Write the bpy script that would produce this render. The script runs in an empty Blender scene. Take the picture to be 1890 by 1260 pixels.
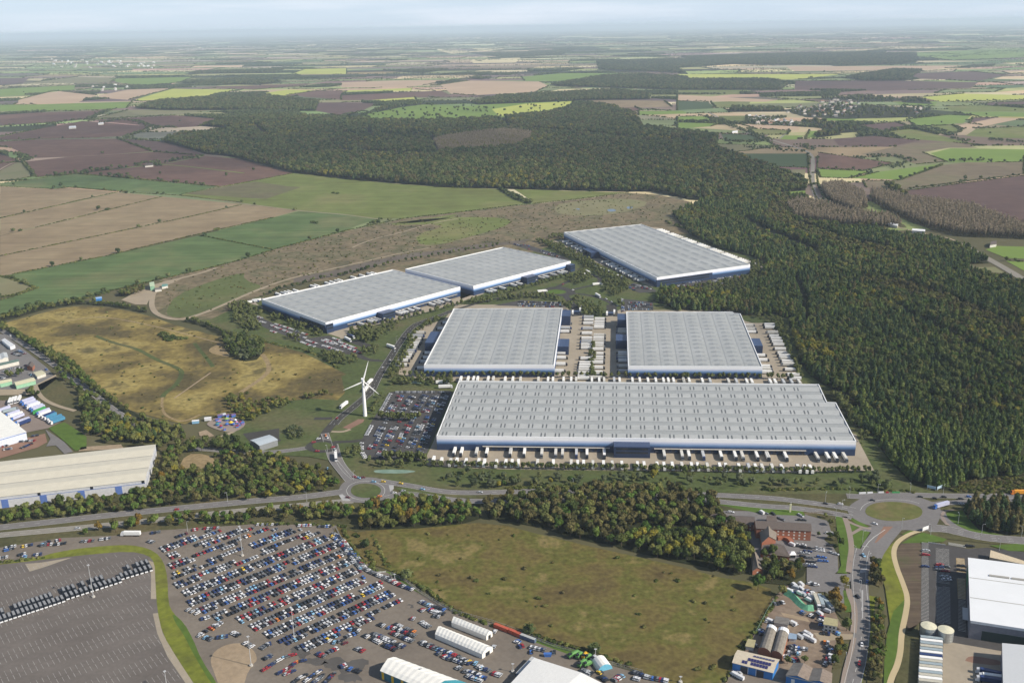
import bpy, math, random
import numpy as np
from mathutils import Vector, Matrix

rnd = random.Random(7)
nrs = np.random.RandomState(11)
S = bpy.context.scene
COL = S.collection
R = math.radians

# ------------------------------------------------------------------ camera
CAM_H, FOC, PITCH, ROLL = 390.0, 1800.0, 17.9, -0.9
cd = bpy.data.cameras.new("camera")
cam = bpy.data.objects.new("camera", cd)
COL.objects.link(cam)
cd.sensor_width = 36.0
cd.lens = 36.0 * FOC / 1890.0
cd.clip_start, cd.clip_end = 1.0, 600000.0
Mcam = Matrix.Rotation(R(90 - PITCH), 4, 'X') @ Matrix.Rotation(R(ROLL), 4, 'Z')
Mcam.translation = (0, 0, CAM_H)
cam.matrix_world = Mcam
S.camera = cam

# ------------------------------------------------------------------ sun, sky, exposure
SUN_AZ, SUN_EL = 111.0, 35.0
w = bpy.data.worlds.new("World")
S.world = w
w.use_nodes = True
nt = w.node_tree
bg = nt.nodes["Background"]
sky = nt.nodes.new("ShaderNodeTexSky")
sky.sky_type = 'NISHITA'
sky.sun_disc = False
sky.sun_elevation = R(SUN_EL)
sky.sun_rotation = R(SUN_AZ)
sky.air_density, sky.dust_density, sky.ozone_density = 1.0, 0.1, 3.0
tc = nt.nodes.new("ShaderNodeTexCoord")
mp = nt.nodes.new("ShaderNodeMapping")
mp.inputs["Scale"].default_value = (3.0, 3.0, 34.0)
nz = nt.nodes.new("ShaderNodeTexNoise")
nz.inputs["Scale"].default_value = 1.6
nz.inputs["Detail"].default_value = 6.0
cr = nt.nodes.new("ShaderNodeValToRGB")
cr.color_ramp.elements[0].position, cr.color_ramp.elements[0].color = 0.47, (0, 0, 0, 1)
cr.color_ramp.elements[1].position, cr.color_ramp.elements[1].color = 0.68, (1, 1, 1, 1)
mx = nt.nodes.new("ShaderNodeMix")
mx.data_type = 'RGBA'
mx.inputs[7].default_value = (7.2, 8.8, 10.8, 1)
nt.links.new(tc.outputs["Generated"], mp.inputs["Vector"])
nt.links.new(mp.outputs["Vector"], nz.inputs["Vector"])
nt.links.new(nz.outputs["Fac"], cr.inputs["Fac"])
sz_ = nt.nodes.new("ShaderNodeSeparateXYZ")
hr = nt.nodes.new("ShaderNodeMapRange")
hr.interpolation_type = 'SMOOTHSTEP'
hr.inputs["From Min"].default_value, hr.inputs["From Max"].default_value = 0.02, 0.30
hr.inputs["To Min"].default_value, hr.inputs["To Max"].default_value = 0.80, 0.0
cl_ = nt.nodes.new("ShaderNodeMath"); cl_.operation = 'MULTIPLY'; cl_.inputs[1].default_value = 0.6
nt.links.new(tc.outputs["Generated"], sz_.inputs[0])
nt.links.new(sz_.outputs["Z"], hr.inputs["Value"])
nt.links.new(cr.outputs["Color"], cl_.inputs[0])
nt.links.new(hr.outputs[0], mx.inputs[0])
mx2 = nt.nodes.new("ShaderNodeMix"); mx2.data_type = 'RGBA'
mx2.inputs[7].default_value = (9.6, 10.2, 11.2, 1)
nt.links.new(cl_.outputs[0], mx2.inputs[0])
nt.links.new(mx.outputs[2], mx2.inputs[6])
nt.links.new(sky.outputs["Color"], mx.inputs[6])
nt.links.new(mx2.outputs[2], bg.inputs["Color"])
bg.inputs["Strength"].default_value = 0.072
sl = bpy.data.lights.new("sun", 'SUN')
sl.energy = 5.0
sl.angle = R(0.5)
sl.color = (1.0, 0.91, 0.78)
sun = bpy.data.objects.new("sun", sl)
COL.objects.link(sun)
_d = Vector((math.sin(R(SUN_AZ)) * math.cos(R(SUN_EL)), math.cos(R(SUN_AZ)) * math.cos(R(SUN_EL)), math.sin(R(SUN_EL))))
sun.rotation_euler = _d.to_track_quat('Z', 'Y').to_euler()
sun.location = (0, 0, 900)
S.view_settings.view_transform = 'Standard'
S.view_settings.look = 'None'
S.view_settings.gamma = 1.0
S.view_settings.exposure = 0.38
S.cycles.max_bounces = 5
S.cycles.diffuse_bounces = 2
S.cycles.glossy_bounces = 2
S.cycles.transparent_max_bounces = 8
S.cycles.volume_bounces = 2

# ------------------------------------------------------------------ photo coordinates -> the ground
_R3 = np.array(Mcam.to_3x3())
def G(px, py, z=0.0):
    d = _R3 @ np.array(((px - 945) / FOC, -(py - 630) / FOC, -1.0))
    t = (z - CAM_H) / min(d[2], -1e-3)
    return (float(d[0] * t), float(d[1] * t), z)
def proj(x, y, z=0.0):
    v = _R3.T @ np.array((x, y, z - CAM_H))
    return (945 + FOC * v[0] / -v[2], 630 - FOC * v[1] / -v[2], -v[2])
TF = {'A': (0, 0, 2.953), 'B': (630, 0, 2.953), 'C': (1250, 0, 2.953), 'D': (0, 400, 2.953), 'E': (630, 400, 2.953), 'F': (1250, 400, 2.953),
      'G': (0, 800, 3.9375), 'H': (470, 800, 3.9375), 'I': (940, 800, 3.9375), 'J': (1410, 800, 3.9375),
      'K': (0, 960, 4.2), 'L': (440, 960, 4.2), 'M': (880, 960, 4.2), 'N': (1320, 960, 3.316), 'O': (620, 640, 4.846), 'P': (0, 600, 5.04),
      'Q': (360, 740, 7.27), 'R': (1340, 1060, 6.3), 'S': (680, 1100, 5.906), 'U': (980, 420, 4.295), 'V': (1680, 980, 4.5),
      'W': (1320, 920, 7.875), 'X': (420, 480, 6.3), 'Y': (880, 1120, 3.9375), 'Z': (1040, 520, 9.45), '': (0, 0, 1.0)}
def PX(spec):
    """'D 20,580 330,500 E 1,2' -> photo pixels; a letter switches the sheet the numbers were read from"""
    out, o = [], TF['']
    for tok in spec.split():
        if ',' in tok:
            a, b = tok.split(',')
            out.append((o[0] + float(a) / o[2], o[1] + float(b) / o[2]))
        else:
            o = TF['' if tok == 'px' else tok]
    return out
def chaikin(p, n, closed=True):
    for _ in range(n):
        q = []
        m = len(p)
        if not closed:
            q.append(p[0])
        for i in range(m if closed else m - 1):
            a, b = p[i], p[(i + 1) % m]
            q.append(tuple(a[k] * .75 + b[k] * .25 for k in range(len(a))))
            q.append(tuple(a[k] * .25 + b[k] * .75 for k in range(len(a))))
        if not closed:
            q.append(p[-1])
        p = q
    return p
def WP(spec, smooth=0, closed=True):
    return chaikin([G(*p)[:2] for p in PX(spec)], smooth, closed)

# ------------------------------------------------------------------ mesh helpers
def link(o, parent=None):
    COL.objects.link(o)
    if parent is not None:
        o.parent = parent
    return o
def tag(o, label=None, cat=None, group=None, kind=None):
    if label: o["label"] = label
    if cat: o["category"] = cat
    if group: o["group"] = group
    if kind: o["kind"] = kind
    return o
def empty(name, loc, rz=0.0):
    o = bpy.data.objects.new(name, None)
    o.empty_display_size = 1.0
    COL.objects.link(o)
    o.location = loc
    o.rotation_euler = (0, 0, rz)
    return o
def np_mesh(name, V, F, mats, mi=None, smooth=False):
    """V (n,3) array, F (m,3 or 4) array of one face size, or list of tuples"""
    me = bpy.data.meshes.new(name)
    if isinstance(F, np.ndarray):
        n, m, k = len(V), len(F), F.shape[1]
        me.vertices.add(n)
        me.vertices.foreach_set("co", np.asarray(V, np.float32).ravel())
        me.loops.add(m * k)
        me.loops.foreach_set("vertex_index", F.astype(np.int32).ravel())
        me.polygons.add(m)
        me.polygons.foreach_set("loop_start", np.arange(0, m * k, k, dtype=np.int32))
        me.polygons.foreach_set("loop_total", np.full(m, k, np.int32))
    else:
        me.from_pydata([tuple(v) for v in V], [], [tuple(f) for f in F])
    for m_ in mats:
        me.materials.append(m_)
    if mi is not None:
        me.polygons.foreach_set("material_index", np.asarray(mi, np.int32))
    if smooth:
        me.polygons.foreach_set("use_smooth", np.ones(len(me.polygons), bool))
    me.update(calc_edges=True)
    return me
class MB:
    def __init__(self):
        self.v, self.f, self.m = [], [], []
    def add(self, vs, fs, m=0):
        b = len(self.v)
        self.v += [tuple(v) for v in vs]
        self.f += [tuple(b + i for i in f) for f in fs]
        self.m += [m] * len(fs)
    def prism(self, base, z0, z1, m=0, mtop=None, top=None):
        n = len(base)
        t = top or base
        self.add([(x, y, z0) for x, y in base] + [(x, y, z1) for x, y in t], [tuple((i, (i + 1) % n, n + (i + 1) % n, n + i)) for i in range(n)], m)
        b = len(self.v) - 2 * n
        self.f.append(tuple(b + n + i for i in range(n))); self.m.append(m if mtop is None else mtop)
    def box(self, x0, x1, y0, y1, z0, z1, m=0, mtop=None):
        self.prism([(x0, y0), (x1, y0), (x1, y1), (x0, y1)], z0, z1, m, mtop)
    def quad(self, a, b, c, d, m=0):
        self.add([a, b, c, d], [(0, 1, 2, 3)], m)
    def cyl(self, x, y, z0, z1, r0, r1, n=8, m=0):
        a = [(2 * math.pi * i / n) for i in range(n)]
        self.prism([(x + r0 * math.cos(t), y + r0 * math.sin(t)) for t in a], z0, z1, m, top=[(x + r1 * math.cos(t), y + r1 * math.sin(t)) for t in a])
    def tube(self, p, q, r0, r1, n=6, m=0):
        p, q = Vector(p), Vector(q)
        d = (q - p).normalized()
        u = d.cross(Vector((0, 0, 1)) if abs(d.z) < .9 else Vector((1, 0, 0))).normalized()
        v = d.cross(u)
        c = [(u * math.cos(2 * math.pi * i / n) + v * math.sin(2 * math.pi * i / n)) for i in range(n)]
        self.add([p + k * r0 for k in c] + [q + k * r1 for k in c], [(i, (i + 1) % n, n + (i + 1) % n, n + i) for i in range(n)] + [tuple(range(n - 1, -1, -1)), tuple(range(n, 2 * n))], m)
    def mesh(self, name, mats):
        return np_mesh(name, self.v, self.f, mats, self.m)
    def build(self, name, mats, parent=None):
        if not isinstance(mats, (list, tuple)): mats = [mats]
        return link(bpy.data.objects.new(name, self.mesh(name, mats)), parent)
def in_poly(P, poly):
    x, y = P[:, 0], P[:, 1]
    c = np.zeros(len(P), bool)
    n = len(poly)
    for i in range(n):
        x0, y0 = poly[i]; x1, y1 = poly[(i + 1) % n]
        if y0 == y1: continue
        k = ((y0 > y) != (y1 > y)) & (x < (x1 - x0) * (y - y0) / (y1 - y0) + x0)
        c ^= k
    return c
def roughen(poly, step, amp):
    """edge of a natural patch: cut long edges and let them wander"""
    out, n = [], len(poly)
    for i in range(n):
        a, b = poly[i], poly[(i + 1) % n]
        L = math.hypot(b[0] - a[0], b[1] - a[1])
        k = max(1, min(60, int(L / step)))
        for j in range(k):
            t = j / k
            out.append((a[0] + (b[0] - a[0]) * t + rnd.uniform(-amp, amp) * (j > 0), a[1] + (b[1] - a[1]) * t + rnd.uniform(-amp, amp) * (j > 0)))
    return out
def tri_fill(name, poly, z, mat, kind='structure'):
    from mathutils.geometry import tessellate_polygon
    vs = [Vector((x, y, z)) for x, y in poly]
    fs = []
    for t in tessellate_polygon([vs]):
        a, b, c = (vs[i] for i in t)
        fs.append(t if (b - a).cross(c - a).z > 0 else t[::-1])
    me = np_mesh(name, vs, fs, [mat])
    o = link(bpy.data.objects.new(name, me))
    if kind: o["kind"] = kind
    return o
def ribbon(pts, wid, closed=False):
    """world polyline -> left and right edges"""
    n = len(pts)
    L, Rr = [], []
    for i in range(n):
        a = pts[i - 1] if (i > 0 or closed) else pts[0]
        b = pts[(i + 1) % n] if (i < n - 1 or closed) else pts[-1]
        dx, dy = b[0] - a[0], b[1] - a[1]
        l = math.hypot(dx, dy) or 1
        wd = wid if not isinstance(wid, (list, tuple)) else wid[min(i * len(wid) // n, len(wid) - 1)]
        nx, ny = -dy / l * wd / 2, dx / l * wd / 2
        L.append((pts[i][0] + nx, pts[i][1] + ny)); Rr.append((pts[i][0] - nx, pts[i][1] - ny))
    return L, Rr
def strip_mesh(mb, pts, wid, z, m=0):
    L, Rr = ribbon(pts, wid)
    n = len(pts)
    mb.add([(x, y, z) for x, y in L] + [(x, y, z) for x, y in Rr], [(n + i, n + i + 1, i + 1, i) for i in range(n - 1)], m)
def resample(pts, step):
    out = [pts[0]]
    acc = 0.0
    for a, b in zip(pts, pts[1:]):
        L = math.hypot(b[0] - a[0], b[1] - a[1])
        while acc + L >= step:
            t = (step - acc) / L
            a = (a[0] + (b[0] - a[0]) * t, a[1] + (b[1] - a[1]) * t)
            out.append(a)
            L = math.hypot(b[0] - a[0], b[1] - a[1])
            acc = 0.0
        acc += L
    return out

# ------------------------------------------------------------------ materials
MAT = {}
def _nodes(name):
    m = bpy.data.materials.new(name)
    m.use_nodes = True
    n = m.node_tree
    b = n.nodes["Principled BSDF"]
    return m, n, b
def plain(name, col, rough=.6, metal=0.0, var=0.12, scale=.6, spec=.4):
    """solid material with faint mottling"""
    if name in MAT: return MAT[name]
    m, n, b = _nodes(name)
    b.inputs["Roughness"].default_value = rough
    b.inputs["Metallic"].default_value = metal
    b.inputs["Specular IOR Level"].default_value = spec
    if var:
        g = n.nodes.new("ShaderNodeNewGeometry")
        t = n.nodes.new("ShaderNodeTexNoise"); t.inputs["Scale"].default_value = scale; t.inputs["Detail"].default_value = 4
        r = n.nodes.new("ShaderNodeValToRGB")
        r.color_ramp.elements[0].position, r.color_ramp.elements[1].position = .25, .75
        r.color_ramp.elements[0].color = tuple(c * (1 - var) for c in col) + (1,)
        r.color_ramp.elements[1].color = tuple(min(1, c * (1 + var)) for c in col) + (1,)
        n.links.new(g.outputs["Position"], t.inputs["Vector"]); n.links.new(t.outputs["Fac"], r.inputs["Fac"]); n.links.new(r.outputs["Color"], b.inputs["Base Color"])
    else:
        b.inputs["Base Color"].default_value = tuple(col) + (1,)
    MAT[name] = m
    return m
def land(name, cols, scale=.01, detail=8, stripe=None, fine=None, rough=.95, stops=None):
    """ground cover: noise at several sizes through a ramp; stripe=(angle, period, amount) for drilled or mown lines"""
    if name in MAT: return MAT[name]
    m, n, b = _nodes(name)
    b.inputs["Roughness"].default_value = rough
    b.inputs["Specular IOR Level"].default_value = .1
    g = n.nodes.new("ShaderNodeNewGeometry")
    t = n.nodes.new("ShaderNodeTexNoise"); t.inputs["Scale"].default_value = scale; t.inputs["Detail"].default_value = detail; t.inputs["Roughness"].default_value = .62
    r = n.nodes.new("ShaderNodeValToRGB")
    e = r.color_ramp.elements
    k = len(cols)
    stops = stops or [.3 + .4 * i / (k - 1) for i in range(k)]
    while len(e) < k: e.new(.5)
    for i in range(k):
        e[i].position = stops[i]; e[i].color = tuple(cols[i]) + (1,)
    n.links.new(g.outputs["Position"], t.inputs["Vector"]); n.links.new(t.outputs["Fac"], r.inputs["Fac"])
    out = r.outputs["Color"]
    def mult(src, fac_socket, lo, hi):
        mr = n.nodes.new("ShaderNodeMapRange"); mr.inputs["From Min"].default_value = .3; mr.inputs["From Max"].default_value = .7
        mr.inputs["To Min"].default_value = lo; mr.inputs["To Max"].default_value = hi
        n.links.new(fac_socket, mr.inputs["Value"])
        v = n.nodes.new("ShaderNodeVectorMath"); v.operation = 'SCALE'
        n.links.new(src, v.inputs[0]); n.links.new(mr.outputs[0], v.inputs["Scale"])
        return v.outputs[0]
    if fine:
        t2 = n.nodes.new("ShaderNodeTexNoise"); t2.inputs["Scale"].default_value = fine[0]; t2.inputs["Detail"].default_value = 4
        n.links.new(g.outputs["Position"], t2.inputs["Vector"])
        out = mult(out, t2.outputs["Fac"], 1 - fine[1], 1 + fine[1])
    if stripe:
        mp_ = n.nodes.new("ShaderNodeMapping"); mp_.inputs["Rotation"].default_value = (0, 0, -stripe[0])
        mp_.inputs["Scale"].default_value = (1.0 / (stripe[1] * 25), 1.0 / stripe[1], 0)
        t3 = n.nodes.new("ShaderNodeTexNoise"); t3.inputs["Scale"].default_value = 1.0; t3.inputs["Detail"].default_value = 3
        n.links.new(g.outputs["Position"], mp_.inputs["Vector"]); n.links.new(mp_.outputs[0], t3.inputs["Vector"])
        out = mult(out, t3.outputs["Fac"], 1 - stripe[2], 1 + stripe[2])
    n.links.new(out, b.inputs["Base Color"])
    MAT[name] = m
    return m
def leafy(name, cols, scale=.35):
    """foliage: a colour of its own for each plant, mottled inside the crown, some light let through"""
    if name in MAT: return MAT[name]
    m = bpy.data.materials.new(name); m.use_nodes = True
    n = m.node_tree
    n.nodes.clear()
    o = n.nodes.new("ShaderNodeOutputMaterial")
    oi = n.nodes.new("ShaderNodeObjectInfo")
    r = n.nodes.new("ShaderNodeValToRGB")
    e = r.color_ramp.elements
    while len(e) < len(cols): e.new(.5)
    for i, c in enumerate(cols):
        e[i].position = i / (len(cols) - 1); e[i].color = tuple(c) + (1,)
    n.links.new(oi.outputs["Random"], r.inputs["Fac"])
    g = n.nodes.new("ShaderNodeNewGeometry")
    t = n.nodes.new("ShaderNodeTexNoise"); t.inputs["Scale"].default_value = scale; t.inputs["Detail"].default_value = 3
    n.links.new(g.outputs["Position"], t.inputs["Vector"])
    mr = n.nodes.new("ShaderNodeMapRange"); mr.inputs["From Min"].default_value = .3; mr.inputs["From Max"].default_value = .7
    mr.inputs["To Min"].default_value = .6; mr.inputs["To Max"].default_value = 1.5
    n.links.new(t.outputs["Fac"], mr.inputs["Value"])
    v = n.nodes.new("ShaderNodeVectorMath"); v.operation = 'SCALE'
    n.links.new(r.outputs["Color"], v.inputs[0]); n.links.new(mr.outputs[0], v.inputs["Scale"])
    d = n.nodes.new("ShaderNodeBsdfDiffuse"); tr = n.nodes.new("ShaderNodeBsdfTranslucent"); ms = n.nodes.new("ShaderNodeMixShader")
    ms.inputs[0].default_value = .2
    n.links.new(v.outputs[0], d.inputs["Color"]); n.links.new(v.outputs[0], tr.inputs["Color"])
    n.links.new(d.outputs[0], ms.inputs[1]); n.links.new(tr.outputs[0], ms.inputs[2]); n.links.new(ms.outputs[0], o.inputs["Surface"])
    MAT[name] = m
    return m
def ordinal(n):
    one = "zeroth first second third fourth fifth sixth seventh eighth ninth tenth eleventh twelfth thirteenth fourteenth fifteenth sixteenth seventeenth eighteenth nineteenth".split()
    ten = {2: "twent", 3: "thirt", 4: "fort", 5: "fift", 6: "sixt", 7: "sevent", 8: "eight", 9: "ninet"}
    if n < 20: return one[n]
    if n > 99: return "hundred and " + ordinal(n - 100) if n > 100 else "hundredth"
    t, u = divmod(n, 10)
    return ten[t] + "ieth" if u == 0 else ten[t] + "y-" + one[u]
# ------------------------------------------------------------------ ground covers
g_base = land("ground_mix", [(.06, .065, .03), (.09, .085, .045), (.12, .11, .06)], .004)
f_tan = land("stubble_tan", [(0.1848, 0.1396, 0.087), (0.224, 0.1732, 0.1074), (0.2576, 0.2067, 0.1279)], .003, fine=(.025, .13), stripe=(R(35), 9, .14))
f_pale = land("stubble_pale", [(0.4999, 0.4304, 0.2499), (0.611, 0.5276, 0.3054)], .002, stripe=(R(15), 9, .08))
f_pink = land("stubble_pink", [(0.3606, 0.262, 0.1803), (0.4472, 0.3329, 0.2318)], .002, stripe=(R(10), 9, .07))
f_green = land("winter_wheat", [(0.113, 0.126, 0.041), (0.1281, 0.1565, 0.0462), (0.1735, 0.1658, 0.0706)], .0035, fine=(.025, .13), stripe=(R(38), 10, .16))
f_green2 = land("young_crop_bluish", [(0.0739, 0.108, 0.0412), (0.0874, 0.132, 0.0494), (0.1478, 0.15, 0.0706)], .004, fine=(.025, .13), stripe=(R(38), 10, .18))
f_lush = land("pasture_lush", [(0.1265, 0.1898, 0.0443), (0.1645, 0.2404, 0.0506)], .004)
f_lit = land("pasture_sunlit", [(0.3168, 0.3643, 0.0799), (0.4277, 0.4402, 0.1089)], .003)  # fields in sun: the sunshine is put into the pasture colour
f_dkgreen = land("root_crop_green", [(.05, .075, .035), (.06, .088, .04)], .004, stripe=(R(5), 7, .06))
f_plough = land("ploughed_soil", [(0.1045, 0.0603, 0.049), (0.1247, 0.0749, 0.0588), (0.1485, 0.0936, 0.0706)], .0035, fine=(.025, .13), stripe=(R(20), 9, .16))
f_plough2 = land("ploughed_soil_dark", [(0.0891, 0.0582, 0.0541), (0.115, 0.0741, 0.0644)], .004, fine=(.025, .13), stripe=(R(80), 6, .08))
f_brown = land("harrowed_soil", [(0.1375, 0.11, 0.0748), (0.1595, 0.1298, 0.0858), (0.132, 0.1375, 0.066)], .0032, fine=(.025, .13), stripe=(R(12), 7, .08))
f_mead = land("dry_pasture", [(.15, .14, .075), (.19, .18, .10), (.14, .155, .07)], .005)
g_rough = land("reclaimed_ground", [(.07, .072, .04), (.13, .108, .066), (.175, .14, .088), (.10, .098, .052), (.20, .16, .105)], .013, fine=(.10, .3), stops=[.32, .42, .5, .58, .68])
g_gorse = land("tussock_grass", [(0.072, 0.0621, 0.0294), (0.1056, 0.0841, 0.0364), (0.2016, 0.1577, 0.0524), (0.2783, 0.2247, 0.0804), (0.1152, 0.0955, 0.0406), (0.0865, 0.0841, 0.0315)], .012, fine=(.16, .26), stops=[.34, .44, .53, .60, .67, .76])
g_olive = land("rank_meadow", [(0.0643, 0.0473, 0.0251), (0.1011, 0.0795, 0.0314), (0.1241, 0.1023, 0.0349), (0.092, 0.0947, 0.0237), (0.1837, 0.1468, 0.0592), (0.0781, 0.0871, 0.0209)], .02, fine=(.25, .28), stops=[.3, .4, .48, .56, .64, .74])
g_dev = land("new_verge_grass", [(0.056, 0.0694, 0.0291), (0.0728, 0.0952, 0.0336), (0.1008, 0.1008, 0.047), (0.1288, 0.103, 0.065)], .012, fine=(.2, .2), stops=[.3, .48, .62, .74])
g_lawn = land("mown_lawn", [(.07, .115, .022), (.085, .14, .026)], .02, fine=(.15, .15))
g_verge = land("mossy_verge", [(.085, .095, .025), (.15, .17, .025), (.11, .105, .035)], .02, fine=(.2, .2))
g_soil = land("bare_plot_soil", [(.075, .058, .042), (.105, .08, .058), (.08, .08, .04)], .05, stripe=(R(90), 2.5, .2))
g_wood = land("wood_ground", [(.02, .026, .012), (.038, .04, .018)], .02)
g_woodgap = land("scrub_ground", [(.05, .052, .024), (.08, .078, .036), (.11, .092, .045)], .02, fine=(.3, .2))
g_sand = land("sandy_ground", [(.26, .20, .135), (.33, .26, .18)], .03, fine=(.3, .12))
g_tan = land("sandy_grass", [(.21, .16, .085), (.29, .22, .125)], .03, fine=(.3, .2))
a_yard = land("yard_asphalt", [(0.1348, 0.1159, 0.0966), (0.165, 0.1424, 0.1186), (0.1898, 0.1651, 0.1372)], .03, fine=(.35, .08))
a_lot = land("bus_lot_asphalt", [(0.1134, 0.1, 0.0912), (0.1313, 0.117, 0.1064), (0.147, 0.131, 0.1197)], .02, fine=(.4, .08), stripe=(R(15), 12, .08))
a_road = land("road_asphalt", [(0.15, 0.1437, 0.143), (0.18, 0.1725, 0.1705)], .04, fine=(.5, .08))
a_roadl = land("road_asphalt_pale", [(0.2035, 0.1925, 0.168), (0.242, 0.2255, 0.1943)], .04, fine=(.5, .08))
a_newroad = land("new_asphalt", [(0.0488, 0.0473, 0.045), (0.06, 0.0585, 0.0555)], .04, fine=(.5, .08))
a_park = land("car_park_asphalt", [(0.06, 0.0576, 0.0576), (0.0744, 0.072, 0.072)], .04, fine=(.5, .08))
a_conc = land("yard_concrete", [(0.2753, 0.2378, 0.1844), (0.3242, 0.2829, 0.2218)], .03, fine=(.3, .06))
a_track = land("stone_track", [(.27, .225, .165), (.33, .275, .20)], .05)
a_path = land("gravel_path", [(.40, .33, .20), (.46, .38, .24)], .05)
a_pave = land("paving", [(.23, .19, .165), (.27, .225, .19)], .05)
a_brick = land("block_paving", [(.20, .12, .09), (.25, .155, .115)], .05)
water = plain("pond_water", (.10, .13, .15), .08, var=.05)
reedpond = land("reed_pond", [(.10, .17, .13), (.20, .28, .23), (.07, .11, .06)], .06, rough=.4)

big = tri_fill("ground", [(-250000, -1500), (250000, -1500), (250000, 330000), (-250000, 330000)], -0.05, g_base)

covered = []         # world outlines inside which the far hedgerows do not grow
hedge_pts = []       # (x, y, size, kind)
def hedge_line(pts, step=7.0, size=(2.2, 4.2), trees=.05, gap=.06, kinds=('bush_a', 'bush_b')):
    for x, y in resample(pts, step):
        if rnd.random() < gap: continue
        if rnd.random() < trees:
            hedge_pts.append((x, y, rnd.uniform(6, 10), 'far_tree'))
        else:
            hedge_pts.append((x + rnd.uniform(-1, 1), y + rnd.uniform(-1, 1), rnd.uniform(*size), rnd.choice(kinds)))
def field(spec, mat, z=.30, hedge=0.0, name="field", smooth=0, cover=True):
    p = WP(spec, smooth)
    tri_fill(name, p, z, mat)
    if cover: covered.append(p)
    if hedge:
        n = len(p)
        for i in range(n):
            if rnd.random() < hedge:
                d = math.hypot(*p[i])
                hedge_line([p[i], p[(i + 1) % n]], 5 if d < 3500 else 8, (2.0, 3.8) if d < 3500 else (3.0, 6.5), .06 if d < 3500 else .22)
    return p

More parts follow.
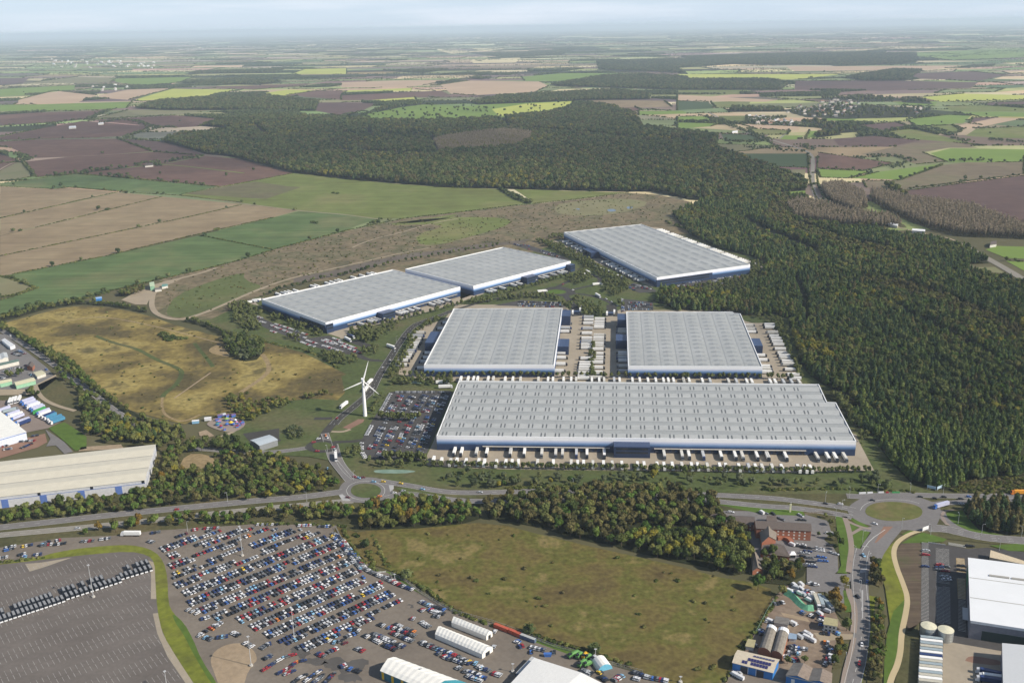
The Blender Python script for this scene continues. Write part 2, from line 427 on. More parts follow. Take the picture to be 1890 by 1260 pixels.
# --- farmland traced out to about five kilometres
FIELDS = [
 ("A 0,1000 420,948 1190,1018 985,1060 640,1042 380,1022 290,1031 0,1016", f_green2, .2),
 ("A 0,1017 290,1032 330,1024 640,1047 0,1189", f_tan, 0), ("A 0,1191 643,1049 885,1071 430,1181 0,1285", f_tan, 0),
 ("A 0,1287 430,1183 887,1072 1318,1112 1040,1179 0,1395", f_tan, 0), ("A 0,1397 1040,1181 1322,1113 1622,1149 1490,1185 1060,1280 570,1395 40,1499 0,1503", f_tan, 0),
 ("A 985,1062 1390,985 1600,945 1740,955 1890,978 B 260,1000 560,1022 860,1031 1000,1108 880,1128 620,1160 350,1190 190,1192 0,1165 A 1625,1147 1300,1105", f_green, 0),
 ("D 1092,100 1490,5 A 1628,1152 1890,1174 B 190,1196 80,1232 D 1880,80 1490,178", f_green2, 0),
 ("D 42,320 570,217 1088,102 1488,180 1300,240 1100,290 830,350 600,405 430,450 250,480 100,515 0,530 0,457 90,430 207,390 160,370", f_green2, 0),
 ("D -200,330 38,323 185,385 90,426 -200,470", f_mead, .6),
 ("B 942,1032 1560,1050 1300,1085 1050,1110 1022,1085", f_green, .0),
 ("A 440,945 700,915 920,890 1120,850 1300,865 1598,945 1390,984 1190,1017", f_plough, .0),
 ("A 135,882 430,850 840,829 1108,849 920,888 600,922 425,945 200,967 155,905", f_plough, .5),
 ("A -100,778 200,762 640,757 830,826 400,856 180,862 60,806 -100,790", f_plough, .5), ("A 650,757 870,772 1000,802 1118,848 1000,845 842,828", f_plough2, .3),
 ("A -100,768 220,702 450,660 830,690 700,742 430,754 200,760", f_plough, .4), ("A -200,895 120,885 190,962 0,990 -200,1000", f_mead, .4),
 ("A -100,815 90,866 95,885 0,932 -100,945", f_plough, .4),
 ("A 480,655 960,630 1190,650 1080,690 960,697 840,690", f_plough, .4), ("A 490,652 700,602 1170,600 960,629", f_mead, .4),
 ("A -200,640 200,615 610,602 480,650 300,668 -200,700", f_plough, .5), ("A -200,575 200,570 720,555 690,590 400,602 -200,610", f_lush, .4),
 ("A 715,550 940,485 1300,490 1160,520 1020,530 760,552", f_lit, .3), ("A 540,520 700,490 950,482 700,545 540,535", f_pink, .4), ("A 100,545 300,495 530,520 420,560 100,568", f_pink, .4),
 ("A 180,450 420,420 640,425 600,450 420,455", f_mead, .4), ("A 600,430 1060,420 980,450 800,470 640,450", f_lush, .4), ("A 1050,475 1570,462 1700,455 1650,470 1380,490", f_plough, .3),
 ("A 1400,515 1560,490 1720,492 1560,522", f_lit, .3), ("A 1590,405 1660,378 1890,372 1890,405", f_lit, .3), ("A 1560,520 1730,495 1890,497 B 0,520 0,545 A 1890,548", f_plough, .4),
 ("A 1725,560 1890,558 B 0,560 200,565 100,610 0,630 A 1890,635 1720,605", f_plough2, .4), ("A -200,430 160,425 120,460 -200,480", f_plough2, .3), ("A -200,500 100,480 420,465 400,490 120,520 -200,530", f_lush, .4),
 ("B 540,463 700,440 1080,446 1130,470 1060,502 720,520 600,515", f_pink, .2), ("B 1080,512 1190,488 1480,480 1320,496", f_pale, .2), ("B 1310,545 1760,550 1800,582 1480,590", f_tan, .3),
 ("B 980,420 1200,400 1660,398 1400,416 1230,446 1000,441", f_lush, .2), ("B 0,495 390,480 380,495 20,502", f_lit, .3), ("B 0,521 540,495 600,520 200,546 0,548", f_plough, .2), ("B 165,546 400,530 410,546 230,560", f_lit, .2),
 ("B 0,450 300,440 620,436 440,466 330,480 0,478", f_pink, .2), ("B 100,645 180,600 420,570 700,580 1010,555 1260,545 1260,575 1130,612 860,642 480,657", f_lush, 0), ("B 820,596 1010,566 1255,552 1240,578 1080,608 860,635", f_lit, 0),
 ("B 1390,592 1600,585 1640,600 1580,615 1400,612", f_plough, .3), ("B 1620,606 1860,605 1890,620 1620,628", f_lush, .4), ("B 490,265 710,280 900,262 870,272 600,295", f_pale, .2), ("B 700,325 980,315 950,342 720,345", f_pale, .2),
 ("C 215,838 710,838 715,915 440,905 360,880 250,845", f_dkgreen, .6), ("C 195,785 560,795 380,822 300,828 215,826", f_mead, .5), ("C 770,832 1180,890 1030,928 760,916", f_plough, .6),
 ("C 760,921 1060,935 930,972 780,968", f_lush, .8), ("C 950,972 1100,937 1450,892 1300,950 1210,980", f_lush, .7), ("C 1010,987 1210,984 1450,900 1890,850 1890,950 1250,1030 1030,1022", f_brown, .3),
 ("C 1250,1040 1890,957 2400,900 2400,1260 1890,1232 1600,1130 1290,1092", f_plough2, .3), ("C 1380,836 1490,810 1890,815 2100,820 2100,880 1690,886 1480,886", f_lush, .3), ("C 1000,842 1280,780 1500,776 1640,806 1480,806 1340,832 1470,882 1300,896 1190,852", f_brown, .5),
 ("C 850,757 1080,742 1320,766 1150,802 880,792", f_plough2, .6), ("C 1120,722 1280,702 1650,792 1500,776 1380,766 1240,756", f_green, .6), ("C 950,687 1190,667 1270,690 1110,720", f_plough2, .6),
 ("C 1250,652 1480,627 1600,632 1560,672 1300,690", f_lush, .6), ("C 1310,692 1500,682 1550,716 1480,740 1400,720", f_green, .6), ("C 1610,642 1750,642 1660,682 1590,674", f_plough2, .6), ("C 1520,687 1740,642 1890,645 1680,687 1560,706", f_pink, .5),
 ("C 1570,742 1630,702 1890,692 2100,700 2100,760 1750,752", f_green, .7), ("C 1510,612 1740,610 2000,620 2000,640 1640,634", f_lush, .5), ("C 0,552 170,556 200,592 0,602", f_dkgreen, .6), ("C 182,556 400,552 380,590 212,590", f_green, .6),
 ("C 0,637 160,634 200,666 0,662", f_lush, .6), ("C 0,668 240,674 180,690 0,702", f_lush, .5), ("C 222,632 378,632 378,670 272,672", f_green, .6), ("C 340,676 660,690 665,709 420,701", f_pink, .5), ("C 380,701 615,713 600,735 440,736", f_green, .7),
 ("C 240,731 400,736 470,770 260,771", f_dkgreen, .7), ("C 0,517 550,546 480,556 0,551", f_pink, .3), ("C 0,490 350,490 340,516 0,513", f_green, .4), ("C 0,405 900,405 620,436 0,426", f_lit, .3), ("C 640,442 1150,440 1640,450 1600,480 1100,496 640,490", f_plough2, .3),
 ("C 1330,531 1560,511 1890,520 1890,546 1440,556", f_lit, .5), ("C 1690,561 2000,550 2000,585 1680,576", f_plough2, .5), ("C 1300,287 2000,260 2000,310 1500,330 1310,311", f_lush, .4), ("C 590,364 1560,358 1400,381 640,389", f_pink, .2),
 ("C 1240,402 1600,390 1800,410 1650,440 1300,430", f_plough2, .4), ("C 580,740 690,740 650,762 560,760", f_lush, .6), ("C 720,715 890,710 870,740 700,752", f_lush, .5), ("C 560,1035 700,1040 690,1068 600,1060", f_lush, .0), ("C 620,925 700,925 690,985 640,975", f_mead, 0),
 ("C 790,640 990,640 960,660 820,660", f_lush, .4), ("C 1180,555 1420,555 1400,580 1230,575", f_lush, .4), ("C 1450,580 1680,575 1890,590 1890,610 1500,605", f_green, .5), ("F 1680,180 1740,160 2100,170 2100,240 1790,225", f_lush, .4), ("F 1790,240 2100,262 2100,300 1890,295", f_lush, .4), ("F 1600,275 1730,275 1790,310 1700,302", f_mead, 0),
]
FIELDS += [("A 1010,1056 1390,990 1560,1015 1640,1022 1450,1085 1330,1078", land("thin_crop", [(.10, .09, .055), (.125, .115, .062), (.105, .125, .05)], .006, fine=(.03, .15)), 0), ("D 700,90 1000,50 1200,40 900,130", f_brown, 0)][:1]
for i_, (spec, mt, hd) in enumerate(FIELDS):
    field(spec, mt, .14 + .0022 * i_, hd)
# hedge lines read off the photograph
for spec, st, tr in [("A 0,1190 640,1048", 4.6, .03), ("A 200,1240 885,1072", 4.6, .03), ("D 0,215 1040,0 A 1320,1116", 4.6, .03), ("D 40,320 570,216 1060,101 1490,5", 4.4, .02), ("A 640,1047 985,1066 1330,1107", 4.6, .06), ("A 0,1016 290,1030", 4.4, .05), ("A 380,1021 620,1042", 4.4, .05),
                     ("A 430,946 800,978 1190,1017", 4.6, .12), ("A 985,1060 1390,985 1600,945", 4.6, .0), ("A 0,1000 420,947", 4.6, .1), ("D 1088,102 1490,180", 4.4, .05), ("D 0,322 170,378 205,390 90,430 0,457", 6, .05), ("A 0,765 220,757 640,752", 4.6, .2), ("A 640,756 830,826", 4.6, .1), ("A 200,966 420,946 600,922 920,890", 4.6, .15),
                     ("D 1100,290 1300,240 1490,180 1890,75 B 350,1190 620,1160 880,1128 1050,1110 1300,1085 1560,1050", 4.2, .05), ("D 0,545 250,490 430,458 600,410", 4, .35), ("D 0,535 250,484 430,452 600,405 830,352 1100,290", 4, .3)]:
    hedge_line(WP(spec, 0, False), st, (1.6, 3.0), tr * .5, .07)
for spec in ["B 860,1025 905,1048 960,1075 1035,1108", "B 865,1030 900,1056 950,1085 1020,1110"]:
    hedge_line(WP(spec, 0, False), 5, (4.5, 7.5), .3, 0, ('far_tree', 'bush_a'))
for spec in ["A 690,760 700,740 860,700 940,690", "A 210,690 400,655 470,655 590,600", "A 560,668 640,655 740,660 820,690 900,700", "A 730,905 790,890 850,885 860,910", "A 920,885 1010,860 1060,868", "A 90,840 150,870 120,885", "B 0,645 100,640 200,600 320,560", "C 170,640 300,690 500,762",
             "C 1060,852 1180,850 1280,880", "C 1130,910 1180,915 1250,890", "C 1500,880 1690,872", "C 1690,760 1890,780", "C 1500,755 1600,775", "C 1400,700 1500,740", "C 670,790 740,820", "C 380,805 680,830", "C 250,765 380,780 520,765"]:
    q = WP(spec, 0, False)
    for x, y in resample(q, 9):
        for _ in range(2):
            hedge_pts.append((x + rnd.gauss(0, 9), y + rnd.gauss(0, 14), rnd.uniform(5, 9), 'far_tree'))
# lone field trees and the parkland trees
for p in PX("A 697,958 870,950 1235,960 1382,930 495,926 610,915 75,1012 335,1018 535,1145 75,482 130,505 560,840 980,665 300,605 D 73,82 C 1565,978 1655,975 1235,1100 1705,730 1570,705 1840,605 1440,672 1685,628 1015,705 1800,700 1540,290 760,745 1205,900"):
    x, y, _ = G(*p)
    hedge_pts.append((x, y, rnd.uniform(8, 12), 'far_tree'))
for p in PX("A 1815,1055 1835,1057 D 1705,35 1730,37 C 1630,1155 1645,1155 1570,985 1555,990"):
    x, y, _ = G(*p)
    hedge_pts.append((x, y, rnd.uniform(5, 7), 'bush_a'))
pk = np.array(WP("B 60,660 180,600 420,570 700,580 1010,555 1260,545 1260,575 1130,612 860,642 480,657"))
cnt = 0
while cnt < 120:
    q = np.array([[rnd.uniform(pk[:, 0].min(), pk[:, 0].max()), rnd.uniform(pk[:, 1].min(), pk[:, 1].max())]])
    if in_poly(q, [tuple(a) for a in pk])[0]:
        px_, py_, _ = proj(q[0, 0], q[0, 1])
        if px_ < 900 or rnd.random() < .35:
            hedge_pts.append((q[0, 0], q[0, 1], rnd.uniform(8, 14), 'far_tree')); cnt += 1
for t in np.linspace(870, 1110, 11):
    x, y, _ = G(*PX("B %f,%f" % (t, 640 - (t - 870) * .06))[0]); hedge_pts.append((x, y, 14, 'far_tree'))

# --- the country beyond: a warped patchwork of fields, hedges and copses to the horizon
def near_covered(P):
    k = np.zeros(len(P), bool)
    for c in covered: k |= in_poly(P, c)
    return k
PALM = 1.65  # raises the far field colours, painting sunlight into them
PAL = [(.115, .14, .06), (.10, .12, .055), (.19, .205, .085), (.31, .265, .165), (.24, .18, .13), (.105, .078, .066), (.085, .062, .058), (.14, .125, .07), (.36, .31, .19), (.06, .085, .04)]
PW = [.17, .14, .10, .12, .11, .13, .07, .08, .04, .04]
pv, pf, pc = [], [], []
far_woods = []
def band(y0, y1, sx, sy, seed, z, ang, hstep, hsize, spread):
    rr = random.Random(seed)
    W_ = spread * y1 + 1500
    nx, ny = int(2 * W_ / sx) + 2, int((y1 - y0) / sy) + 2
    P = {}
    ca, sa = math.cos(ang), math.sin(ang)
    for j in range(ny + 1):
        for i in range(nx + 1):
            x = -W_ + i * sx + rr.uniform(-.3, .3) * sx + (j % 2) * sx * .35
            y = y0 + j * sy + rr.uniform(-.28, .28) * sy
            x += sx * .8 * math.sin(y / (sy * 5.3)) ; y += sy * .9 * math.sin(x / (sx * 4.1) + seed)
            P[i, j] = (x, y + ang * x)
    for j in range(ny):
        last = None
        for i in range(nx):
            q = [P[i, j], P[i + 1, j], P[i + 1, j + 1], P[i, j + 1]]
            cx, cy = sum(a[0] for a in q) / 4, sum(a[1] for a in q) / 4
            if abs(cx) > .60 * cy + 900 or cy > y1 * 1.05 or cy < y0 * .8: last = None; continue
            wood = rr.random() < .10 + .05 * math.sin(cx / 2100) * math.sin(cy / 1700)
            same = last is not None and rr.random() < .3
            c = tuple(v / PALM for v in last) if same else rr.choices(PAL, PW)[0]
            c = tuple(v * PALM * rr.uniform(.9, 1.1) for v in c)
            if wood: far_woods.append((q, sx)); c = (.035, .045, .02)
            last = c
            b = len(pv); pv.extend([(x, y, z) for x, y in q]); pf.append((b, b + 1, b + 2, b + 3)); pc.append(c)
            for a, e in ((q[0], q[1]), (q[0], q[3])):
                if rr.random() < .72 and not (same and e is q[3]):
                    for x, y in resample([a, e], hstep)[1:]:
                        if rr.random() < .9:
                            hedge_pts.append((x, y, rr.uniform(*hsize), 'far_tree' if rr.random() < .3 else 'bush_a') if hstep < 50 else (x, y, rr.uniform(*hsize), 'far_clump'))
BAND0 = len(hedge_pts)
band(1900, 8500, 330, 260, 3, .08, .12, 12, (4, 8), .60)
band(8500, 21000, 540, 420, 5, .10, -.05, 22, (6, 11), .60)
band(21000, 62000, 1300, 1100, 9, .12, .04, 85, (12, 22), .60)
BAND1 = len(hedge_pts)
me = np_mesh("far_fields", pv, pf, [])
ca_ = me.color_attributes.new("Col", 'FLOAT_COLOR', 'CORNER')
ca_.data.foreach_set("color", np.repeat(np.array([c + (1,) for c in pc], np.float32), 4, axis=0).ravel())
fm, fn, fb = _nodes("far_field_cover")
fa = fn.nodes.new("ShaderNodeAttribute"); fa.attribute_name = "Col"
fg = fn.nodes.new("ShaderNodeNewGeometry"); ft = fn.nodes.new("ShaderNodeTexNoise"); ft.inputs["Scale"].default_value = .004; ft.inputs["Detail"].default_value = 6
fr = fn.nodes.new("ShaderNodeMapRange"); fr.inputs["From Min"].default_value, fr.inputs["From Max"].default_value, fr.inputs["To Min"].default_value, fr.inputs["To Max"].default_value = .3, .7, .8, 1.2
fv = fn.nodes.new("ShaderNodeVectorMath"); fv.operation = 'SCALE'
fn.links.new(fg.outputs["Position"], ft.inputs["Vector"]); fn.links.new(ft.outputs["Fac"], fr.inputs["Value"]); fn.links.new(fa.outputs["Color"], fv.inputs[0]); fn.links.new(fr.outputs[0], fv.inputs["Scale"]); fn.links.new(fv.outputs[0], fb.inputs["Base Color"])
fb.inputs["Roughness"].default_value = .95; fb.inputs["Specular IOR Level"].default_value = .1
me.materials.append(fm)
tag(link(bpy.data.objects.new("far_fields", me)), kind='structure')

# ------------------------------------------------------------------ plants: prototypes
PROTO = bpy.data.collections.new("plant_kinds")      # never linked to the scene: only scattered from
kinds = {}
def ico(sub):
    import bmesh
    bm = bmesh.new(); bmesh.ops.create_icosphere(bm, subdivisions=sub, radius=1.0)
    v = np.array([x.co[:] for x in bm.verts]); f = np.array([[a.index for a in q.verts] for q in bm.faces]); bm.free()
    return v, f
IC1, IC2 = ico(1), ico(2)
def crown_faces(lobes, ncards, size, rs, core=.88, flat=.8):
    """lobes: (x,y,z,rx,rz).  A knobbly core under loose leaf clumps, all one surface set; returns V, F(tri)"""
    V, F = [], []
    for (x, y, z, rx, rz) in lobes:
        v, f = IC1
        k = (1 + rs.uniform(-.22, .22, (len(v), 1))) * core
        F.append(f + sum(len(a) for a in V)); V.append(v * k * (rx, rx, rz) + (x, y, z))
    tot = sum(l[3] * l[4] for l in lobes)
    for (x, y, z, rx, rz) in lobes:
        n = int(ncards * rx * rz / tot)
        d = rs.normal(size=(n, 3)); d /= np.linalg.norm(d, axis=1)[:, None]
        d[:, 2] = np.where(d[:, 2] < -.55, -d[:, 2], d[:, 2])
        c = d * (rx, rx, rz) * rs.uniform(.88, 1.1, (n, 1)) + (x, y, z)
        nn = d * flat + rs.normal(size=(n, 3)) * .26
        nn /= np.linalg.norm(nn, axis=1)[:, None]
        u = np.cross(nn, rs.normal(size=(n, 3))); u /= np.linalg.norm(u, axis=1)[:, None] + 1e-9
        t = np.cross(nn, u)
        s = rs.uniform(.6, 1.3, (n, 1)) * size
        q = np.stack([c - u * s - t * s * .7, c + u * s - t * s * .6, c + t * s * .9 + u * s * .2, c - u * s * .8 + t * s * .5], 1).reshape(-1, 3)
        b = sum(len(a) for a in V)
        i = np.arange(n)[:, None] * 4 + b
        F.append(np.concatenate([i + [0, 1, 2], i + [0, 2, 3]])); V.append(q)
    return np.concatenate(V), np.concatenate(F)
def add_trunk(V, F, h, r, rs, limbs=4):
    mb = MB()
    mb.cyl(0, 0, 0, h * .55, r, r * .6, 6)
    for k in range(limbs):
        a = 2 * math.pi * k / limbs + rs.uniform(-.4, .4)
        mb.tube((0, 0, h * .4), (math.cos(a) * h * .22, math.sin(a) * h * .22, h * .72), r * .45, r * .15, 5)
    tv = np.array(mb.v)
    tf = []
    for f in mb.f:
        for i in range(1, len(f) - 1): tf.append((f[0], f[i], f[i + 1]))
    tf = np.array(tf) + len(V)
    return np.concatenate([V, tv]), np.concatenate([F, tf]), len(F)
bark = plain("bark", (.085, .065, .05), .9, var=.3, scale=2, spec=.1)
def proto(kind, V, F, mat, h=0, r=0, rs=None, base_n=None):
    mi = None
    if h:
        V, F, k = add_trunk(V, F, h, r, rs)
        mi = np.zeros(len(F), int); mi[k:] = 1
    me = np_mesh(kind, V, F, [mat, bark], mi)
    o = bpy.data.objects.new("%03d_%s" % (len(PROTO.objects), kind), me)
    PROTO.objects.link(o)
    kinds.setdefault(kind, []).append((len(PROTO.objects) - 1, me))
def broad(kind, mat, H=12., Rr=4.6, ncards=230, size=.75, n=3, lobes=7, tall=1.0, core=.88):
    for q in range(n):
        rs = np.random.RandomState(sum(map(ord, kind)) * 7 + q)
        L = [(0, 0, H * .62, Rr * .62, H * .30 * tall)]
        for k in range(lobes):
            a = 2 * math.pi * k / lobes + rs.uniform(-.5, .5)
            d = Rr * rs.uniform(.35, .62)
            L.append((math.cos(a) * d, math.sin(a) * d, H * rs.uniform(.42, .78), Rr * rs.uniform(.32, .5), H * rs.uniform(.15, .23) * tall))
        V, F = crown_faces(L, ncards, size, rs, core)
        proto(kind, V, F, mat, H, H * .022, rs)
def conifer(kind, mat, H=12.5, Rr=3.0, n=4, ncards=200):
    for q in range(n):
        rs = np.random.RandomState(sum(map(ord, kind)) * 5 + q)
        L = []
        for k in range(7):
            t = k / 6.0
            rr_ = Rr * (1 - t) ** .6 * rs.uniform(.7, 1.1) + .25
            L.append((rs.uniform(-.3, .3), rs.uniform(-.3, .3), H * (.24 + .70 * t), rr_, H * .09))
        V, F = crown_faces(L, ncards, .62, rs, .9, .7)
        proto(kind, V, F, mat, H * .6, H * .014, rs)
def bush(kind, mat, n=3, cards=70, size=.28, wide=1.15):
    for q in range(n):
        rs = np.random.RandomState(sum(map(ord, kind)) * 3 + q)
        L = [(rs.uniform(-.5, .5), rs.uniform(-.5, .5), rs.uniform(.35, .55), wide * rs.uniform(.5, .75), rs.uniform(.38, .5)) for _ in range(3)]
        V, F = crown_faces(L, cards, size, rs, .85)
        proto(kind, V, F, mat)
D_ = leafy("leaf_dark", [(0.0407, 0.0619, 0.021), (0.0813, 0.1067, 0.0338), (0.1478, 0.1653, 0.0581)])
B_ = leafy("leaf_bronze", [(0.0616, 0.0641, 0.0271), (0.1109, 0.0986, 0.0419), (0.1478, 0.1355, 0.0554)])
O_ = leafy("leaf_olive", [(0.0726, 0.0968, 0.029), (0.121, 0.1355, 0.0411), (0.1754, 0.1754, 0.0605)])
Gn = leafy("leaf_green", [(0.0535, 0.101, 0.0238), (0.095, 0.1485, 0.0356), (0.1366, 0.1782, 0.0428)])
Ye = leafy("leaf_yellow", [(0.17, 0.16, 0.03), (0.24, 0.21, 0.04), (0.15, 0.16, 0.035)])
Or = leafy("leaf_orange", [(0.1445, 0.095, 0.025), (0.187, 0.1235, 0.03), (0.1275, 0.0997, 0.03)])
Gy = leafy("leaf_greyish", [(0.075, 0.095, 0.05), (0.1, 0.12, 0.065), (0.125, 0.14, 0.08)])
Pi = leafy("needle_dark", [(0.0416, 0.0726, 0.0347), (0.0756, 0.1162, 0.0486), (0.1247, 0.1633, 0.0661)])
Pg = leafy("needle_green", [(0.0734, 0.1168, 0.0337), (0.1223, 0.1666, 0.0481), (0.1747, 0.2096, 0.064)])
La = leafy("needle_bronze", [(0.121, 0.112, 0.0514), (0.1588, 0.1361, 0.0605), (0.1134, 0.1241, 0.0514)])
Bp = leafy("twig_grey", [(0.2654, 0.2172, 0.1527), (0.3223, 0.2643, 0.1886), (0.2275, 0.1982, 0.1257)])
Sp = leafy("leaf_planted", [(0.087, 0.108, 0.04), (0.116, 0.135, 0.05), (0.145, 0.1553, 0.0625)])
Fd = leafy("leaf_far", [(0.042, 0.063, 0.027), (0.0826, 0.108, 0.042), (0.135, 0.15, 0.063)], .12)
broad('broad_dark', D_); broad('broad_bronze', B_); broad('broad_olive', O_); broad('broad_green', Gn); broad('broad_yellow', Ye); broad('broad_orange', Or); broad('broad_grey', Gy, 10, 4.8)
conifer('pine_dark', Pi); conifer('pine_green', Pg); conifer('larch_bronze', La)
broad('poplar_bare', Bp, 15, 1.9, 90, .5, 2, 3, 1.35, .45); broad('poplar_yellow', Ye, 14, 1.8, 90, .5, 2, 3, 1.3, .6)
broad('planted', Sp, 8, 2.7, 110, .55, 3, 5)
bush('bush_a', D_); bush('bush_b', O_); bush('bush_y', Ye); bush('bush_p', Sp); bush('bush_g', Gy); bush('bush_t', La)
for q in range(3):
    rs = np.random.RandomState(70 + q)
    L = [(rs.uniform(-.35, .35), rs.uniform(-.35, .35), rs.uniform(.45, .7), rs.uniform(.35, .5), rs.uniform(.3, .4)) for _ in range(4)]
    V, F = crown_faces(L, 60, .14, rs, .9); proto('far_tree', V, F, Fd)
for q in range(3):
    rs = np.random.RandomState(80 + q)
    L = [(rs.uniform(-2.6, 2.6), rs.uniform(-.6, .6), rs.uniform(.3, .5), rs.uniform(.5, .9), rs.uniform(.3, .55)) for _ in range(5)]
    V, F = crown_faces(L, 30, .3, rs, 1.0); proto('far_clump', V, F, Fd)

ng = bpy.data.node_groups.new("scatter", 'GeometryNodeTree')
ng.interface.new_socket("Geometry", in_out='INPUT', socket_type='NodeSocketGeometry')
ng.interface.new_socket("Geometry", in_out='OUTPUT', socket_type='NodeSocketGeometry')
gi, go = ng.nodes.new("NodeGroupInput"), ng.nodes.new("NodeGroupOutput")
ci = ng.nodes.new("GeometryNodeCollectionInfo"); ci.inputs["Collection"].default_value = PROTO; ci.inputs["Separate Children"].default_value = True; ci.inputs["Reset Children"].default_value = True
ip = ng.nodes.new("GeometryNodeInstanceOnPoints"); ip.inputs["Pick Instance"].default_value = True
def attr(name, typ):
    a = ng.nodes.new("GeometryNodeInputNamedAttribute"); a.data_type = typ; a.inputs["Name"].default_value = name
    return next(o for o in a.outputs if o.enabled)
cx_ = ng.nodes.new("ShaderNodeCombineXYZ"); er = ng.nodes.new("FunctionNodeEulerToRotation")
ng.links.new(gi.outputs[0], ip.inputs["Points"]); ng.links.new(ci.outputs[0], ip.inputs["Instance"])
ng.links.new(attr("which", 'INT'), ip.inputs["Instance Index"]); ng.links.new(attr("turn", 'FLOAT'), cx_.inputs[2]); ng.links.new(cx_.outputs[0], er.inputs[0]); ng.links.new(er.outputs[0], ip.inputs["Rotation"])
ng.links.new(attr("size", 'FLOAT_VECTOR'), ip.inputs["Scale"]); ng.links.new(ip.outputs[0], go.inputs[0])
def scatter(name, pts):
    """pts: (x, y, z, kind, sx, sz)"""
    n = len(pts)
    me = bpy.data.meshes.new(name)
    me.vertices.add(n)
    me.vertices.foreach_set("co", np.array([p[:3] for p in pts], np.float32).ravel())
    a = me.attributes.new("which", 'INT', 'POINT'); a.data.foreach_set("value", np.array([rnd.choice(kinds[p[3]])[0] for p in pts], np.int32))
    a = me.attributes.new("turn", 'FLOAT', 'POINT'); a.data.foreach_set("value", np.array([rnd.uniform(0, 6.283) if p[3] != 'far_clump' else rnd.uniform(-.3, .3) for p in pts], np.float32))
    a = me.attributes.new("size", 'FLOAT_VECTOR', 'POINT'); a.data.foreach_set("vector", np.array([(p[4], p[4], p[5]) for p in pts], np.float32).ravel())
    o = link(bpy.data.objects.new(name, me))
    m = o.modifiers.new("scatter", 'NODES'); m.node_group = ng
    o["kind"] = "stuff"
    return o

# ------------------------------------------------------------------ woods
def in_view(x, y, mar=120):
    a, b, d = proj(x, y, 5)
    return d > 0 and -mar < a < 1890 + mar and -mar < b < 1260 + mar
def spots(poly, step, jit=.45, mask=None):
    P = np.array(poly)
    x0, y0 = P.min(0); x1, y1 = P.max(0)
    nx, ny = int((x1 - x0) / step) + 1, int((y1 - y0) / (step * .87)) + 1
    gx, gy = np.meshgrid(np.arange(nx), np.arange(ny))
    X = x0 + (gx + .5 * (gy % 2)) * step + nrs.uniform(-jit, jit, gx.shape) * step
    Y = y0 + gy * step * .87 + nrs.uniform(-jit, jit, gx.shape) * step
    Q = np.stack([X.ravel(), Y.ravel()], 1)
    return Q[in_poly(Q, poly)]
def noise2(x, y, s):
    return .5 + .25 * (math.sin(x / s * 1.7 + 1.3 * math.sin(y / s * 1.1)) + math.sin(y / s * 2.1 + 1.7 * math.sin(x / s * .9 + 2)))
indiv = []   # near plants: (x, y, kind, sx, sz, zone)
def zone(name, spec, step, mix, size=(.8, 1.2), zone_label=None, near=False, floor=g_wood, z=.55, keep=1.0, stuff=None, rough=0, patch=60, hole=None, smooth=0, lift=.38):
    poly = WP(spec, smooth)
    if floor is not None:
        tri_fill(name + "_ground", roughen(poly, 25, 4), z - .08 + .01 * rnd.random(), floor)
    covered.append(poly)
    ks, ws = list(mix.keys()), list(mix.values())
    out = []
    cum = np.cumsum(ws) / sum(ws)
    pxs = chaikin(PX(spec), smooth)
    for x, y in spots(poly, step):
        if not in_view(x, y): continue
        if lift and not in_poly(np.array([proj(x, y, lift * 12 * (size[0] + size[1]) / 2)[:2]]), pxs)[0]: continue
        if keep < 1 and rnd.random() > keep: continue
        if hole and hole(x, y): continue
        # kinds grow in drifts
        t = .36 * noise2(x + 37, y, patch) + .64 * rnd.random()
        t = min(.9999, max(0, (t - .12) / .76))
        k = ks[int(np.searchsorted(cum, t))]
        s = rnd.uniform(*size); sz = s * rnd.uniform(.85, 1.15)
        if near: indiv.append((float(x), float(y), k, s, sz, zone_label, name))
        else: out.append((x, y, z - .3, k, s, sz))
    if out and not near:
        o = scatter(stuff or name, out)
    return poly
def hole_of(specs):
    ps = [WP(s) for s in specs]
    return lambda x, y: any(in_poly(np.array([[x, y]]), p)[0] for p in ps)
# the great forest across the middle distance
bare = "B 500,772 620,742 870,717 1040,727 1030,770 950,810 640,832 530,832"
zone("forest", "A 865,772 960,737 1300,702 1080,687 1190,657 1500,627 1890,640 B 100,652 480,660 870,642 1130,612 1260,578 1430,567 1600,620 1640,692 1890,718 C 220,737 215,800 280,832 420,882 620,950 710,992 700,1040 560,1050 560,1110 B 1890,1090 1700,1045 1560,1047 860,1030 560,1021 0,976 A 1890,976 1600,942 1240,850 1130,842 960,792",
     11.5, {'broad_dark': 4.5, 'pine_dark': 1.0, 'broad_bronze': 1.7, 'broad_olive': 1.3, 'broad_grey': .3, 'broad_yellow': .14}, (1.0, 1.8), hole=hole_of([bare, "B 0,728 480,740 480,754 0,744", "B 472,742 505,742 535,852 515,852", "B 0,820 520,844 520,860 0,836", "B 852,640 885,640 925,692 895,692", "A 1375,688 1405,688 1460,738 1425,738", "B 1040,700 1640,760 1880,765 1880,778 1640,774 1040,716", "B 140,690 165,690 160,745 140,745"]), patch=140)
zone("poplar_forest", bare, 6.5, {'broad_bronze': .7, 'poplar_yellow': .6, 'poplar_bare': 5}, (1.1, 1.4), patch=90, floor=g_woodgap)
for nm, sp in [("B 500,748 600,742 B 640,735 520,760", 0), ("B 530,790 625,785 640,810 530,815", 0), ("B 720,775 960,795 950,812 860,805", 0), ("B 860,755 1000,765 980,780 870,775", 0)]:
    zone("birch_woods", nm, 7, {'poplar_yellow': 1, 'broad_olive': .3}, (1.1, 1.4), floor=None, lift=0)
far_mix = {'broad_dark': 4, 'broad_bronze': 1.2, 'broad_olive': 1.4, 'pine_dark': 1}
